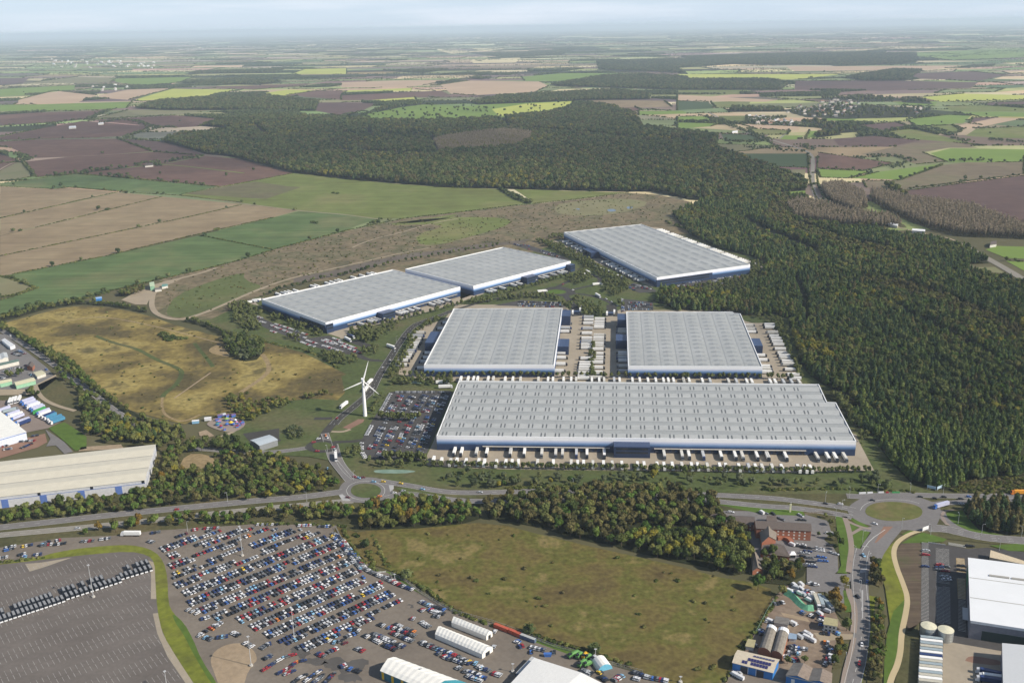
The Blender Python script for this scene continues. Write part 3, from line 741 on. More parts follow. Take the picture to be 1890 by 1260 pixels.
for sp, st in [("A 720,592 880,547 1400,517 1740,552 1720,607 1400,602 900,602", 15), ("A 950,457 1250,432 1570,447 1400,465", 19), ("B 1130,462 1420,412 1640,405 1890,420 1890,492 1500,482 1180,472", 18), ("B 690,562 870,522 1480,490 1690,512 1680,542 1300,550 740,572", 15),
               ("B 1390,332 1890,320 C 0,310 700,287 1300,292 1320,332 1200,352 800,357 300,352 0,372 B 1890,400 1400,382", 22), ("C 0,432 500,432 620,452 560,492 0,492", 17), ("C 900,422 1180,377 1340,382 1240,442 1000,442", 18), ("C 220,738 0,702 B 1640,692 1890,718", 14), ("B 160,600 420,565 540,560 330,585 200,612", 14),
               ("A 1080,390 1560,375 1500,400 1000,405", 24), ("B 160,385 500,380 640,375 440,400", 24), ("B 690,290 1000,285 1300,262 1200,300 880,315", 26), ("B 640,425 860,420 760,435", 20), ("B 470,455 640,438 560,458", 18), ("C 560,600 900,570 1400,590 1300,640 900,650 700,640", 46),
               ("C 300,585 560,590 600,610 280,612", 16), ("C 640,670 760,650 960,700 1000,720 860,730 760,690", 24), ("C 1110,1012 1200,1020 1280,1085 1200,1080", 12), ("C 700,540 1000,520 1300,545 1100,556", 30), ("C 1200,540 1330,535 1400,570 1230,560", 30), ("C 740,730 860,715 900,735 760,752", 14)]:
    zone("woods", sp, st, far_mix, (1.2, 1.8), patch=160)
# bare poplar belts along the brook, and the long conifer wood to the east
zone("poplar_forest", "C 785,1015 900,1005 1010,1060 1040,1130 960,1160 850,1120 790,1060", 5.5, {'poplar_bare': 1}, (1.05, 1.35), floor=g_woodgap)
zone("poplar_forest", "C 1050,1045 1150,1060 1270,1090 1450,1110 1600,1130 1890,1240 F 2050,80 2050,130 1560,110 1380,70 1200,0 C 1060,1100", 6, {'poplar_bare': 1}, (1.05, 1.35), floor=g_woodgap)
zone("poplar_forest", "C 580,1120 700,1090 900,1150 1150,1180 1250,1240 F 1080,60 900,50 620,10 C 640,1180", 6, {'poplar_bare': 4, 'broad_bronze': 1}, (.95, 1.25), floor=g_woodgap)
east = "px 1240,395 C 150,1090 300,1040 560,1050 720,1075 700,1110 580,1122 640,1185 F 620,12 900,55 1080,62 1200,95 1440,125 1640,200 1700,255 1560,260 1590,285 1890,365 2150,440 2150,1412 1900,1412 J 1700,328 1480,345 1350,420 1080,372 940,230 860,130 790,20 F 1060,1200 985,1045 905,965 745,882 700,842 640,700 615,620 615,560 540,545 360,535 200,520 0,515 E 1700,460 1740,400 1890,400 F 340,425 372,395 462,330 482,270 422,222 210,168 60,90"
LB_ = "F 980,330 1200,350 1480,440 1700,540 1890,630 1890,690 1640,590 1400,490 1150,410 1000,370"
ride_ = hole_of([LB_, "F 320,0 365,0 490,65 630,122 780,185 760,212 600,152 450,92", "F 632,330 662,330 715,480 730,600 700,600 672,480", "C 560,1060 700,1110 F 640,30 900,120 1130,170 1240,210 1200,260 900,180 640,90 440,10", "F 1180,490 1480,632 1700,752 1890,890 1890,925 1690,782 1470,660 1180,522"])
zone("pine_forest", east, 6.6, {'pine_dark': 2.6, 'pine_green': 2.0, 'broad_dark': 1.6, 'larch_bronze': .7, 'broad_olive': 1.1, 'broad_green': .4, 'broad_bronze': .5, 'broad_yellow': .06}, (.7, 1.3), patch=75,
     hole=lambda x, y: ride_(x, y) or (lambda q: q[0] > 1500 and q[1] > 770)(proj(x, y)))
zone("larch_forest", LB_, 7.5, {'larch_bronze': 2, 'broad_bronze': 2, 'broad_olive': 1.6}, (.75, 1.1), floor=None, patch=40)
zone("larch_forest", "C 560,1060 700,1110 F 640,30 900,120 1130,170 1240,210 1200,260 900,180 640,90 440,10", 8.5, {'broad_bronze': 2, 'broad_olive': 2, 'larch_bronze': 1}, (.75, 1.05), floor=None, patch=40)
zone("pine_plantation", "F 740,960 880,930 1250,880 1500,850 1890,960 2150,980 2150,1412 1900,1412 J 1700,328 1480,345 1350,420 1080,372 940,230 860,130 790,20 F 1060,1200", 5.6, {'pine_green': 3, 'pine_dark': 1.6, 'broad_olive': .35, 'larch_bronze': .3}, (.8, 1.1), "plantation east of the long warehouse", near=True, patch=60, hole=lambda x, y: proj(x, y)[1] < 770)
zone("scrub", "J 1480,350 1890,310 2050,310 2050,450 1450,440 1350,420", 3.8, {'bush_t': 2, 'bush_b': 2}, (1.2, 2.2), floor=g_woodgap, stuff="scrub_vegetation", lift=0)

# scrubby woods beside the roads
mixA = {'broad_dark': 1.7, 'broad_olive': 3.0, 'broad_green': 1.6, 'broad_bronze': 1.2, 'broad_yellow': .95, 'broad_orange': .5}
zone("junction_wood", "G 1150,170 1240,110 1400,100 1600,130 1890,190 H 60,150 200,180 400,235 560,295 630,380 580,420 300,455 0,482 G 1400,520 900,575 400,622 0,662 0,560 300,522 620,472 1040,402 1110,400", 6.4, mixA, (.5, .85), "wood between the cream roofed warehouse and the main road", near=True, floor=g_woodgap, hole=hole_of(["G 1290,275 1350,150 1500,150 1640,220 1500,285"]), patch=45, keep=.85)
tri_fill("clearing_ground", roughen(WP("G 1290,275 1350,150 1500,150 1640,220 1500,285", 1), 8, 2), .56, g_tan)
zone("verge_wood", "G 0,775 450,738 800,662 900,640 1300,595 1460,582 1890,556 H 350,522 700,505 735,560 715,640 500,640 0,640 G 1880,645 1300,672 1080,690 880,715 500,745 0,812", 6.5, {'broad_olive': 2.2, 'broad_bronze': 1.6, 'bush_t': .3, 'broad_green': 1, 'broad_yellow': .45, 'broad_orange': .15}, (.55, .85), "strip of trees between main road and crowded car park", near=True, floor=g_woodgap, patch=40)
zone("meadow_wood", "H 765,545 925,475 1240,468 1400,500 1640,520 1640,620 1500,660 1200,690 900,700 760,700", 7, {'broad_olive': 2.4, 'broad_yellow': .8, 'broad_green': 1.6, 'broad_bronze': 1.2, 'broad_orange': .2}, (.62, .92), "west end of the wood above the olive meadow", near=True, patch=35)
zone("meadow_wood", "H 1640,500 1890,450 I 100,435 250,420 560,388 800,385 1200,395 1400,432 1530,490 1500,560 1560,600 1720,660 1760,760 1730,800 1640,760 1500,720 1300,700 1000,690 900,680 760,810 600,790 400,740 250,690 0,640 H 1700,620", 7.6, {'broad_dark': 2.4, 'broad_bronze': 3.4, 'broad_olive': 1.0, 'broad_green': .7}, (.8, 1.05), "dense wood above the olive meadow", near=True, patch=70)
zone("meadow_wood", "I 900,680 1000,690 1300,700 1500,720 1640,740 1740,800 1765,900 1740,1010 1640,1030 1400,970 1200,930 950,872 800,835 760,810", 8, {'broad_green': 2.4, 'broad_yellow': 1.2, 'broad_olive': 2.2, 'broad_dark': .8}, (.8, 1.1), "east end of the wood above the olive meadow", near=True, patch=50)
zone("lane_wood", "D 10,578 50,606 215,690 400,800 560,950 700,1050 780,1090 1000,1160 1010,1190 860,1160 720,1080 540,980 420,900 310,815 180,722 50,645 0,612", 6.5, {'broad_dark': 2, 'broad_olive': 3, 'broad_green': 1.4}, (.55, .85), "tree belt along the straight lane", near=True)
zone("lane_wood", "D 310,840 420,910 440,940 550,1000 650,1090 740,1150 900,1190 1100,1240 740,1240 600,1200 470,1190 440,1050 420,950 330,880", 7, {'broad_dark': 2.4, 'broad_olive': 2, 'broad_green': 1, 'pine_dark': .8, 'broad_yellow': .3}, (.6, .95), "trees between the straight lane and the lorry yard", near=True, floor=g_woodgap, keep=.85)
zone("lane_wood", "G 900,90 1060,80 1300,60 1500,50 1700,70 1890,130 H 0,130 120,155 G 1890,190 1600,130 1400,100 1240,110 1180,130 1000,70", 6.5, {'broad_dark': 2, 'broad_olive': 1.8, 'broad_green': 1, 'broad_yellow': .5, 'broad_orange': .2}, (.6, .9), "trees behind the small grey shed", near=True, floor=g_woodgap)
zone("lane_wood", "D 700,1090 860,1165 1010,1195 1110,1230 G 1300,60 900,90 700,60", 7.5, {'broad_dark': 2, 'broad_olive': 1.6, 'broad_yellow': .5}, (.55, .85), "trees behind the cream roofed warehouse", near=True, floor=g_woodgap)
zone("heath_clump", "D 1210,650 1300,640 1430,680 1445,730 1400,780 1340,790 1260,760 1225,700", 7, {'broad_dark': 1, 'broad_grey': .6}, (.7, .9), "round clump of trees on the heath", near=True)
zone("heath_thicket", "D 1010,560 1060,555 1150,590 1240,625 1300,640 1215,650 1120,600 1000,572", 6.5, {'broad_dark': 1, 'bush_a': .2}, (.45, .7), "thicket on the edge of the heath", near=True)
zone("heath_thicket", "D 855,640 900,635 960,660 1030,668 900,682", 5.5, {'bush_a': 1}, (2.5, 3.6), "thicket in the middle of the heath", near=False, floor=None, stuff="thicket_vegetation", lift=0)
zone("heath_thicket", "D 1200,990 1320,975 1400,1000 1600,985 1800,940 1810,970 1640,1010 1480,1070 1340,1130 1280,1090 1220,1010", 6.5, {'broad_yellow': 1, 'broad_olive': 3, 'bush_b': 1}, (.45, .7), "tree belt between the heath and the access road", near=True, floor=None)
zone("shed_shrubs", "Q 1220,400 1330,330 1420,340 1480,420 1460,520 1280,540 1200,480", 6, {'broad_grey': 1, 'planted': 2}, (.5, .8), "shrubby clump beside the small grey shed", near=True, floor=None)
zone("shed_shrubs", "Q 400,460 560,480 640,560 620,660 480,660 300,640 220,560", 6.5, {'broad_dark': 1, 'planted': 2}, (.5, .8), "trees beside the small grey shed", near=True, floor=None)
zone("hotel_trees", "W 640,780 860,770 920,900 1130,930 1300,900 1330,1000 1280,1130 1130,1200 1100,1260 720,1230 700,1000 620,860", 7, {'broad_dark': 2, 'broad_olive': 1.2, 'broad_orange': .7, 'broad_bronze': 1}, (.6, .85), "trees south of the brick hotel", near=True)
zone("hotel_trees", "W 1500,210 1690,250 1720,450 1780,620 1880,640 1880,800 1740,780 1700,690 1590,600 1640,480 1650,350", 7, {'broad_dark': 1.2, 'broad_olive': 2}, (.42, .65), "shrubs along the hotel car park", near=True, floor=g_woodgap)
zone("roadside_trees", "R 1150,180 1250,160 1330,290 1440,480 1450,560 1340,500 1250,400 1160,280", 6.5, {'broad_orange': 3, 'broad_yellow': .6, 'broad_bronze': 1.4}, (.6, .85), "row of autumn trees beside the scrapyard", near=True, floor=g_woodgap)
zone("roadside_trees", "R 1230,780 1310,770 1400,830 1390,950 1330,1080 1250,1100 1200,1050 1290,960", 6.5, {'broad_olive': 2, 'broad_orange': .6, 'broad_dark': 1}, (.5, .7), "trees beside the workshop entrance road", near=True, floor=g_woodgap)
zone("median_trees", "N 945,230 990,260 1010,330 1040,380 1010,410 960,390", 4.5, {'broad_bronze': 2, 'broad_orange': .6, 'broad_dark': 1.5}, (.6, .85), "trees beside the gravel path", near=True, floor=g_woodgap)
zone("median_trees", "N 975,480 1030,500 1040,620 1040,800 1020,995 930,995 940,860 960,700", 4.6, {'broad_olive': 2, 'broad_orange': .5, 'broad_bronze': 1, 'broad_green': .6}, (.42, .62), "bushy strip beside the gravel path", near=True, floor=g_woodgap)
zone("corner_pines", "J 1450,560 1520,480 1600,470 1890,480 2000,500 2000,740 1890,740 1750,735 1560,700 1500,640", 6.2, {'pine_dark': 2, 'larch_bronze': 1.4}, (.95, 1.2), "pine stand beside the east roundabout", near=True)
zone("yard_trees", "P 250,610 330,600 370,650 350,690 260,660", 7, {'broad_dark': 1}, (.6, .8), "trees beside the lorry yard", near=True)
zone("yard_trees", "P 40,450 240,430 250,470 160,500 20,490", 7, {'broad_dark': 2, 'broad_olive': 1}, (.55, .75), "trees between the roadside sheds", near=True)
zone("farm_trees", "D 640,430 660,395 790,375 800,405 700,440", 6, {'broad_dark': 1, 'broad_bronze': 1}, (.6, .8), "trees beside the farm yard", near=True)
zone("hedge_trees", "D 0,550 200,490 430,455 640,470 800,505 800,525 620,490 430,478 250,505 100,550 0,575", 6.5, {'broad_dark': 1.4, 'bush_a': 1, 'broad_olive': 1}, (.5, .75), "tree belt north of the heath", near=True)

# planting of the new estate
dv = {'planted': 3, 'bush_p': 1.4}
for sp in ["E 40,640 330,570 320,600 240,650 130,690 60,680", "E 390,615 600,515 600,530 450,620 300,870 250,880 260,820 320,760 350,690", "E 620,480 900,425 1100,425 1180,440 900,460 720,480", "E 1030,122 1160,138 1350,230 1500,328 1560,380 1480,372 1300,262 1130,172", "E 1260,430 1340,455 1420,480 1420,545 1330,540 1270,480",
           "E 1390,370 1480,330 1560,345 1570,400 1500,440 1540,480 1530,510 1470,440", "E 1060,415 1150,430 1260,470 1240,520 1210,480 1100,445", "E 1240,330 1320,290 1380,330 1300,375 1230,360", "E 1310,130 1100,120 1200,90", "X 20,660 150,600 300,690 450,800 350,830 160,800", "X 0,520 160,480 350,580 440,640 300,690 120,640 20,610",
           "X 430,640 620,640 860,740 1000,790 1140,850 1120,900 960,880 800,800 600,720 480,690", "X 640,860 850,880 860,960 760,950", "X 1390,830 1600,780 1764,860 1764,950 1620,970 1420,880", "X 1050,1050 1300,1090 1500,1120 1530,1200 1320,1240 1150,1180", "X 1540,1040 1764,980 1740,1110 1600,1120",
           "O 470,200 600,140 600,260 480,290", "O 310,480 400,440 400,560 330,560", "O 60,900 200,880 240,1000 190,1010 80,1000", "O 230,990 330,1020 720,1010 800,1020 700,1090 350,1090 240,1050", "E 180,990 270,940 270,960 210,1040 160,1100", "F 80,380 330,330 460,340 380,400 300,420 0,420",
           "F 400,230 470,260 440,330 380,380 400,290", "F 350,530 560,545 600,600 610,700 680,850 700,900 650,870 580,700 500,570 400,550", "F 830,960 890,960 985,1090 1050,1200 1000,1240 900,1060", "E 270,880 640,880 600,920 280,930", "E 1360,690 1385,690 1375,885 1350,885"]:
    zone("planting", sp, 5.6, dv, (.75, 1.2), floor=None, z=.62, keep=.9, stuff="planting_vegetation", patch=40, lift=.25)
for sp in ["I -300,270 0,290 400,300 640,290 860,262 1100,255 1400,290 1890,330 J 300,335 560,345 700,300 900,260 1050,370 900,400 560,400 0,400 I 1890,400 1400,392 1000,380 700,375 400,385 0,400 H 1490,410 1300,330 1500,270"]:
    zone("bank_shrubs", sp, 8.5, {'broad_grey': 1.6, 'planted': 2.6, 'broad_dark': .7, 'broad_yellow': .12}, (.6, .9), "shrubby bank below the long warehouse", near=True, floor=None, z=.62, keep=.8, patch=30)
for sp in ["I -10,400 400,385 560,400 I 0,400", "J 0,415 500,405 1060,420"]:
    hedge_line(WP(sp, 0, False), 4, (2.0, 3.5), .1, .05)
for sp in ["X 0,830 150,870 350,890 460,960 700,1010 880,1040 1040,1110 1200,1200 1280,1260", "K 1550,20 L 800,40 930,300 1070,400", "L 1400,500 1550,620 1750,740 1890,800 M 200,830 450,900 700,975 1000,1060 1300,1170", "H 730,740 800,820 860,960 880,1000", "H 860,740 900,830 960,960 1100,1060 1200,1100 1380,1220", "K 0,330 200,310 370,290", "N 370,480 300,600 240,690 160,790 100,900 60,990", "J 640,410 900,415 1100,430",
           "C 720,855 715,930 730,1010 760,1085", "C 765,850 760,950 770,1020 800,1080"]:
    hedge_line(WP(sp, 0, False), 4, (1.6, 3.0), .04, .1, ('bush_a', 'bush_b', 'bush_b'))
# tussocks and gorse over the rough ground
for sp, st, kp, mx_ in [("D 20,580 330,500 470,485 640,500 830,545 950,590 1210,660 1460,690 1650,740 1800,800 1890,860 1880,970 1700,990 1350,1090 1010,1130 700,1050 400,800 200,690", 11, .16, {'bush_a': 1, 'bush_t': 2, 'bush_b': 1.4}),
                     ("L 1080,80 M 0,30 450,110 830,200 1270,300 1620,380 1890,450 N 330,540 250,660 150,790 60,950 M 1300,1180 900,1000 450,880 L 1800,760 1400,500 1160,390", 9, .09, {'bush_b': 2, 'bush_t': 1.2}),
                     ("D 870,340 1100,290 1490,180 1890,75 B 350,1190 880,1128 1300,1085 1560,1050 1720,1060 E 1890,0 1160,120 900,160 300,230 D 1600,340 1100,530 880,480", 11, .34, {'bush_a': 1.4, 'bush_t': 1.3, 'bush_b': 1})]:
    zone("tussock", sp, st, mx_, (.7, 2.1), floor=None, keep=kp, stuff="tussock_grass", patch=50, lift=0)


# rows of young trees planted along the lorry parks and estate roads
def tree_row(spec, n, jit, kind, size, label, zname):
    q = WP(spec, 0, False)
    L = sum(math.hypot(b[0] - a[0], b[1] - a[1]) for a, b in zip(q, q[1:]))
    for x, y in resample(q, L / n)[:n]:
        indiv.append((x + rnd.uniform(-jit, jit), y + rnd.uniform(-jit * .4, jit * .4), kind, rnd.uniform(*size), rnd.uniform(*size), label, zname))
tree_row("H 1230,238 1560,250 1890,256 I 100,260 700,267 1200,277 1890,291 J 300,292 780,284", 112, 1.6, 'planted', (.78, 1.02), "row in front of the long warehouse's lorry park", "planted_row")
tree_row("E 340,872 640,874 1160,878 1500,880 1890,885", 46, 2.0, 'planted', (.95, 1.2), "row between the long warehouse and the two behind it", "planted_row")
tree_row("F 0,885 470,885 650,892", 20, 2.0, 'planted', (.95, 1.2), "row between the long warehouse and the two behind it", "planted_row")
tree_row("E 60,628 320,572 620,492 900,425 1240,330", 46, 2.5, 'planted', (.95, 1.25), "row along dock yards of the two north west warehouses", "planted_row")
tree_row("E 1150,160 1300,240 1530,350", 22, 2.5, 'planted', (.95, 1.25), "row beside the dock yard of the north warehouse", "planted_row")
tree_row("O 395,655 530,665 660,665 780,660", 12, 2, 'planted', (1.1, 1.5), "line across the staff car park", "planted_row")
tree_row("O 420,1010 600,1020 800,1030", 16, 2.5, 'planted', (1.1, 1.4), "south edge of the staff car park", "planted_row")
tree_row("E 0,330 120,300 300,255 420,235 700,185 880,160", 30, 3, 'broad_dark', (.5, .75), "line behind the two north west warehouses", "north_row")
tree_row("X 440,420 640,340 820,310 1060,230 1240,200 1440,170 1640,110 1760,80", 24, 3, 'broad_dark', (.5, .7), "line behind the north west warehouses", "north_row")
# single trees that stand out
for spec, kind, s_, lab in [("R 1370,140", 'broad_yellow', .8, "by the hotel entrance road"), ("R 370,185", 'broad_green', 1.15, "at the meadow corner beside the scrapyard"), ("R 650,250", 'broad_olive', .8, "beside the green scrapyard fence"), ("R 1400,660", 'broad_dark', .9, "beside the small cream roofed house"), ("R 910,1040", 'broad_dark', .55, "between the workshop roofs"), ("R 715,1040", 'broad_dark', .5, "beside the workshop roofs"),
                           ("I 300,370", 'broad_yellow', .55, "on the bank below the long warehouse"), ("I 440,360", 'broad_green', .62, "on the bank below the long warehouse"), ("H 1775,395", 'broad_yellow', .6, "on the verge beside the main road"), ("H 1810,390", 'broad_green', .6, "on the verge beside the main road"), ("W 1500,550", 'broad_dark', .35, "in the middle of the hotel car park"),
                           ("W 1140,580", 'broad_green', .5, "against the hotel wall"), ("J 830,1240", 'broad_orange', .45, "on the bank beside the main south road")]:
    for p in PX(spec):
        x, y, _ = G(*p)
        indiv.append((x, y, kind, s_, s_, lab, "single_tree"))

# the nearest three hundred of each kind stand as objects, the rest as masses
GEN = {'broad': ('broadleaf_tree', 'tree'), 'poplar': ('poplar_tree', 'tree'), 'pine': ('pine_tree', 'tree'), 'larch': ('larch_tree', 'tree'), 'planted': ('young_tree', 'tree'), 'bush': ('shrub', 'shrub')}
CW = {'broad_dark': "dark green broadleaf tree", 'broad_bronze': "bronze brown broadleaf tree", 'broad_olive': "olive green broadleaf tree", 'broad_green': "fresh green broadleaf tree", 'broad_yellow': "yellow autumn tree", 'broad_orange': "orange autumn tree", 'broad_grey': "pale greyish green tree",
      'pine_dark': "dark narrow pine", 'pine_green': "mid green narrow pine", 'larch_bronze': "bronze brown larch", 'planted': "small round planted tree", 'bush_a': "dark green shrub", 'bush_b': "olive green shrub", 'bush_t': "rusty brown shrub", 'bush_y': "yellow shrub", 'bush_p': "planted shrub", 'bush_g': "greyish shrub"}
per = {}
for t in indiv:
    if in_view(t[0], t[1], 0): per.setdefault(GEN[t[2].split('_')[0]][0], []).append(t)
rest = {}
for gname, ts in per.items():
    ts.sort(key=lambda t: -(t[3] * (3 if t[2].startswith('bush') else 9)) / proj(t[0], t[1])[2])
    keepers = ts[:300] if gname != 'broadleaf_tree' else [t for t in ts if t[6] == 'single_tree'] + [t for t in ts if t[6] != 'single_tree'][:285]
    ids = set(map(id, keepers))
    for t in keepers:
        me_ = rnd.choice(kinds[t[2]])[1]
        o = link(bpy.data.objects.new(gname, me_))
        o.location = (t[0], t[1], .28)
        o.rotation_euler = (0, 0, rnd.uniform(0, 6.28))
        o.scale = (t[3], t[3], t[4])
        lab = CW[t[2]] + " "
        d_ = t[5]
        lab += ("in the " + d_) if t[6] not in ('single_tree',) else d_
        tag(o, " ".join(lab.split()[:16]), GEN[t[2].split('_')[0]][1], CW[t[2]] + "s: " + d_)
    for t in ts:
        if id(t) not in ids: rest.setdefault(t[6], []).append((t[0], t[1], .28, t[2], t[3], t[4]))
for zn, pts in rest.items():
    scatter("undergrowth" if zn == 'single_tree' else zn + "_vegetation", pts)

# hedgerows and far trees as one mass of vegetation
H_ = np.array([(h[0], h[1]) for h in hedge_pts])
msk = np.zeros(len(H_), bool)
sel = np.arange(len(H_)) >= BAND0
sel &= np.arange(len(H_)) < BAND1
lim = np.hypot(H_[:, 0], H_[:, 1]) < 12000
k = sel & lim
msk[k] = near_covered(H_[k])
far = []
for h, m_ in zip(hedge_pts, msk):
    if m_ or not in_view(h[0], h[1], 60): continue
    s_ = h[2]
    if h[3] == 'far_clump': far.append((h[0], h[1], -.1, 'far_clump', s_ * 1.3, s_))
    elif h[3] == 'far_tree': far.append((h[0], h[1], -.1, 'far_tree', s_ * .75, s_))
    else: far.append((h[0], h[1], -.1, h[3], s_ * .85, s_ * .8))
for q, sx in far_woods:
    st = 16 if sx < 400 else (34 if sx < 700 else 110)
    pts = spots(q, st)
    if not len(pts): continue
    cv = near_covered(pts) if sx < 700 else np.zeros(len(pts), bool)
    for (x, y), c_ in zip(pts, cv):
        if not c_ and in_view(x, y, 60):
            far.append((x, y, -.1, 'far_tree', 9 * rnd.uniform(.8, 1.3), 11 * rnd.uniform(.8, 1.2)) if sx < 400 else ((x, y, -.1, 'far_tree', 17 * rnd.uniform(.8, 1.3), 12) if sx < 700 else (x, y, -.1, 'far_clump', 24, 13)))
scatter("hedgerow_vegetation", far)

# ------------------------------------------------------------------ the air
hz = MB()
hz.box(-260000, 260000, -2500, 340000, -2.0, 425.0)
hm = bpy.data.materials.new("haze"); hm.use_nodes = True
hn = hm.node_tree; hn.nodes.clear()
ho = hn.nodes.new("ShaderNodeOutputMaterial"); hv = hn.nodes.new("ShaderNodeVolumePrincipled")
hv.inputs["Color"].default_value = (.70, .84, 1.0, 1); hv.inputs["Density"].default_value = 3.8e-5; hv.inputs["Anisotropy"].default_value = .0
hn.links.new(hv.outputs[0], ho.inputs["Volume"])
tag(hz.build("haze", hm), kind='stuff')

# broken cloud above the air, well over the picture: its shade lies on the ploughland, the forest and the far country
cm = bpy.data.materials.new("cloud"); cm.use_nodes = True
cn = cm.node_tree; cn.nodes.clear()
co_ = cn.nodes.new("ShaderNodeOutputMaterial"); cdif = cn.nodes.new("ShaderNodeBsdfDiffuse"); ctr = cn.nodes.new("ShaderNodeBsdfTransparent"); cms = cn.nodes.new("ShaderNodeMixShader")
cdif.inputs["Color"].default_value = (.9, .9, .9, 1); cms.inputs[0].default_value = .13
cn.links.new(ctr.outputs[0], cms.inputs[1]); cn.links.new(cdif.outputs[0], cms.inputs[2]); cn.links.new(cms.outputs[0], co_.inputs["Surface"])
CLZ = 1500.0
def cloud_over(gx, gy, rx, ry, seed):
    """a lumpy flat cumulus whose shade falls about (gx, gy)"""
    rs = np.random.RandomState(seed)
    k = CLZ / math.tan(R(SUN_EL))
    cx, cy = gx + math.sin(R(SUN_AZ)) * k, gy + math.cos(R(SUN_AZ)) * k
    V, F, b = [], [], 0
    v, f = IC2
    v = v * (1 + rs.uniform(-.12, .12, (len(v), 1)))
    a = np.arctan2(v[:, 1], v[:, 0])
    lump = 1 + .16 * np.sin(3 * a + seed) + .10 * np.sin(7 * a + 2 * seed)
    vv = np.stack([v[:, 0] * rx * lump + cx, v[:, 1] * ry * lump + cy, v[:, 2] * 140 + CLZ], 1)
    o = link(bpy.data.objects.new("clouds", np_mesh("clouds", vv, f, [cm], smooth=True))); o["kind"] = "stuff"
for (a_, b_, rx, ry, sd) in [(330, 262, 760, 900, 1), (120, 230, 500, 700, 2), (640, 268, 620, 620, 3), (980, 262, 700, 640, 4), (1250, 290, 420, 420, 6), (1480, 150, 700, 420, 7), (120, 120, 900, 600, 8), (1700, 112, 1000, 600, 10), (1750, 620, 210, 330, 14)]:
    gx, gy, _ = G(a_, b_); cloud_over(gx, gy, rx, ry, sd)
# ------------------------------------------------------------------ ground of the near district
def sheet(name, spec, mat, z, smooth=0, rough_=None):
    p = WP(spec, smooth)
    if rough_: p = roughen(p, *rough_)
    return tri_fill(name, p, z, mat)
sheet("reclaimed_land", "D 820,480 870,340 930,330 1100,292 1300,242 1490,182 1890,78 B 350,1192 620,1162 880,1130 1050,1112 1300,1087 1560,1052 1720,1062 1900,1100 F 60,0 120,90 0,95 E 1400,60 1200,140 900,240 300,330 D 1600,360 1400,440 1150,560 1000,566 860,545", g_rough, .38)
for s_, nm in [("D 905,510 955,430 1150,352 1330,300 1330,345 1450,385 1300,450 1150,522 1000,552 920,545", g_lawn), ("E 200,50 480,10 800,0 940,20 880,60 700,110 560,150 430,160 400,100 600,40", f_green), ("B 250,1220 480,1190 640,1165 600,1190 420,1215", f_green), ("B 1150,1120 1300,1095 1560,1080 1700,1110 1500,1170 1200,1180", f_mead)]:
    sheet("grass_land", s_, land("rough_pasture", [(.075, .085, .035), (.095, .118, .042), (.13, .125, .06)], .006, fine=(.1, .15)) if nm is g_lawn else nm, .40, 1, (30, 3))
sheet("dirt_land", "E 0,283 300,213 700,158 1030,122 1000,142 600,192 300,238 0,322 D 1600,360 1600,340", land("dark_earth", [(.10, .085, .07), (.14, .12, .10)], .02, fine=(.1, .15)), .41, 0, (30, 4))
for s_ in ["B 1440,1145 1480,1138 1505,1148 1470,1158", "B 1550,1130 1580,1124 1592,1134 1565,1142", "B 1270,1140 1300,1136 1300,1146"]:
    sheet("pond_water", s_, water, .44, 2)
sheet("heath_ground", "D 20,582 120,555 330,500 470,485 640,502 830,545 950,590 1210,660 1460,690 1650,740 1800,800 1890,860 E 0,870 20,960 -20,1000 D 1700,992 1500,1012 1350,1092 1200,1082 1110,1082 1010,1132 880,1102 700,1052 560,952 400,802 200,692 30,612", g_gorse, .42)
sheet("estate_ground", "D 1000,566 1150,560 1400,440 E 300,330 900,240 1200,140 1400,70 F 0,95 210,168 422,222 490,272 470,335 380,400 340,430 0,520 360,540 540,545 630,560 640,700 700,842 745,882 905,965 985,1045 1060,1200 J 790,20 860,130 940,230 1090,380 1300,440 600,440 0,440 I 560,400 0,420 H 1400,400 1000,350 700,330 560,200 400,170 0,150 Q 700,690 400,690 420,500 D 1200,1090 1350,1092 1500,1012 1700,992 E -20,1000 20,960 0,870 D 1890,860 1650,740 1460,690 1240,620", g_dev, .44)
sheet("meadow_ground", "H 600,680 740,720 860,705 L 1085,78 M 0,22 240,45 450,102 830,192 1270,292 1620,372 1890,445 N 210,380 340,420 345,540 260,660 160,790 70,950 px 1320,1275 1215,1280 M 1300,1200 900,1010 450,885 L 1800,765 1400,505 1160,385 1000,330 800,130 700,60", g_olive, .43)
sheet("verge_ground", "L 1060,395 1170,400 1230,430 1370,540 1480,620 1700,740 1890,830 M 200,850 480,930 700,1000 900,1010 930,1085 700,1050 460,960 140,815 L 1680,720 1385,560", g_lawn, .455)
sheet("lane_ground", "px -60,1030 -60,900 300,880 760,885 1200,905 1890,900 2050,900 2050,1010 1890,1010 1420,960 900,940 600,990 300,985", g_woodgap, .39)
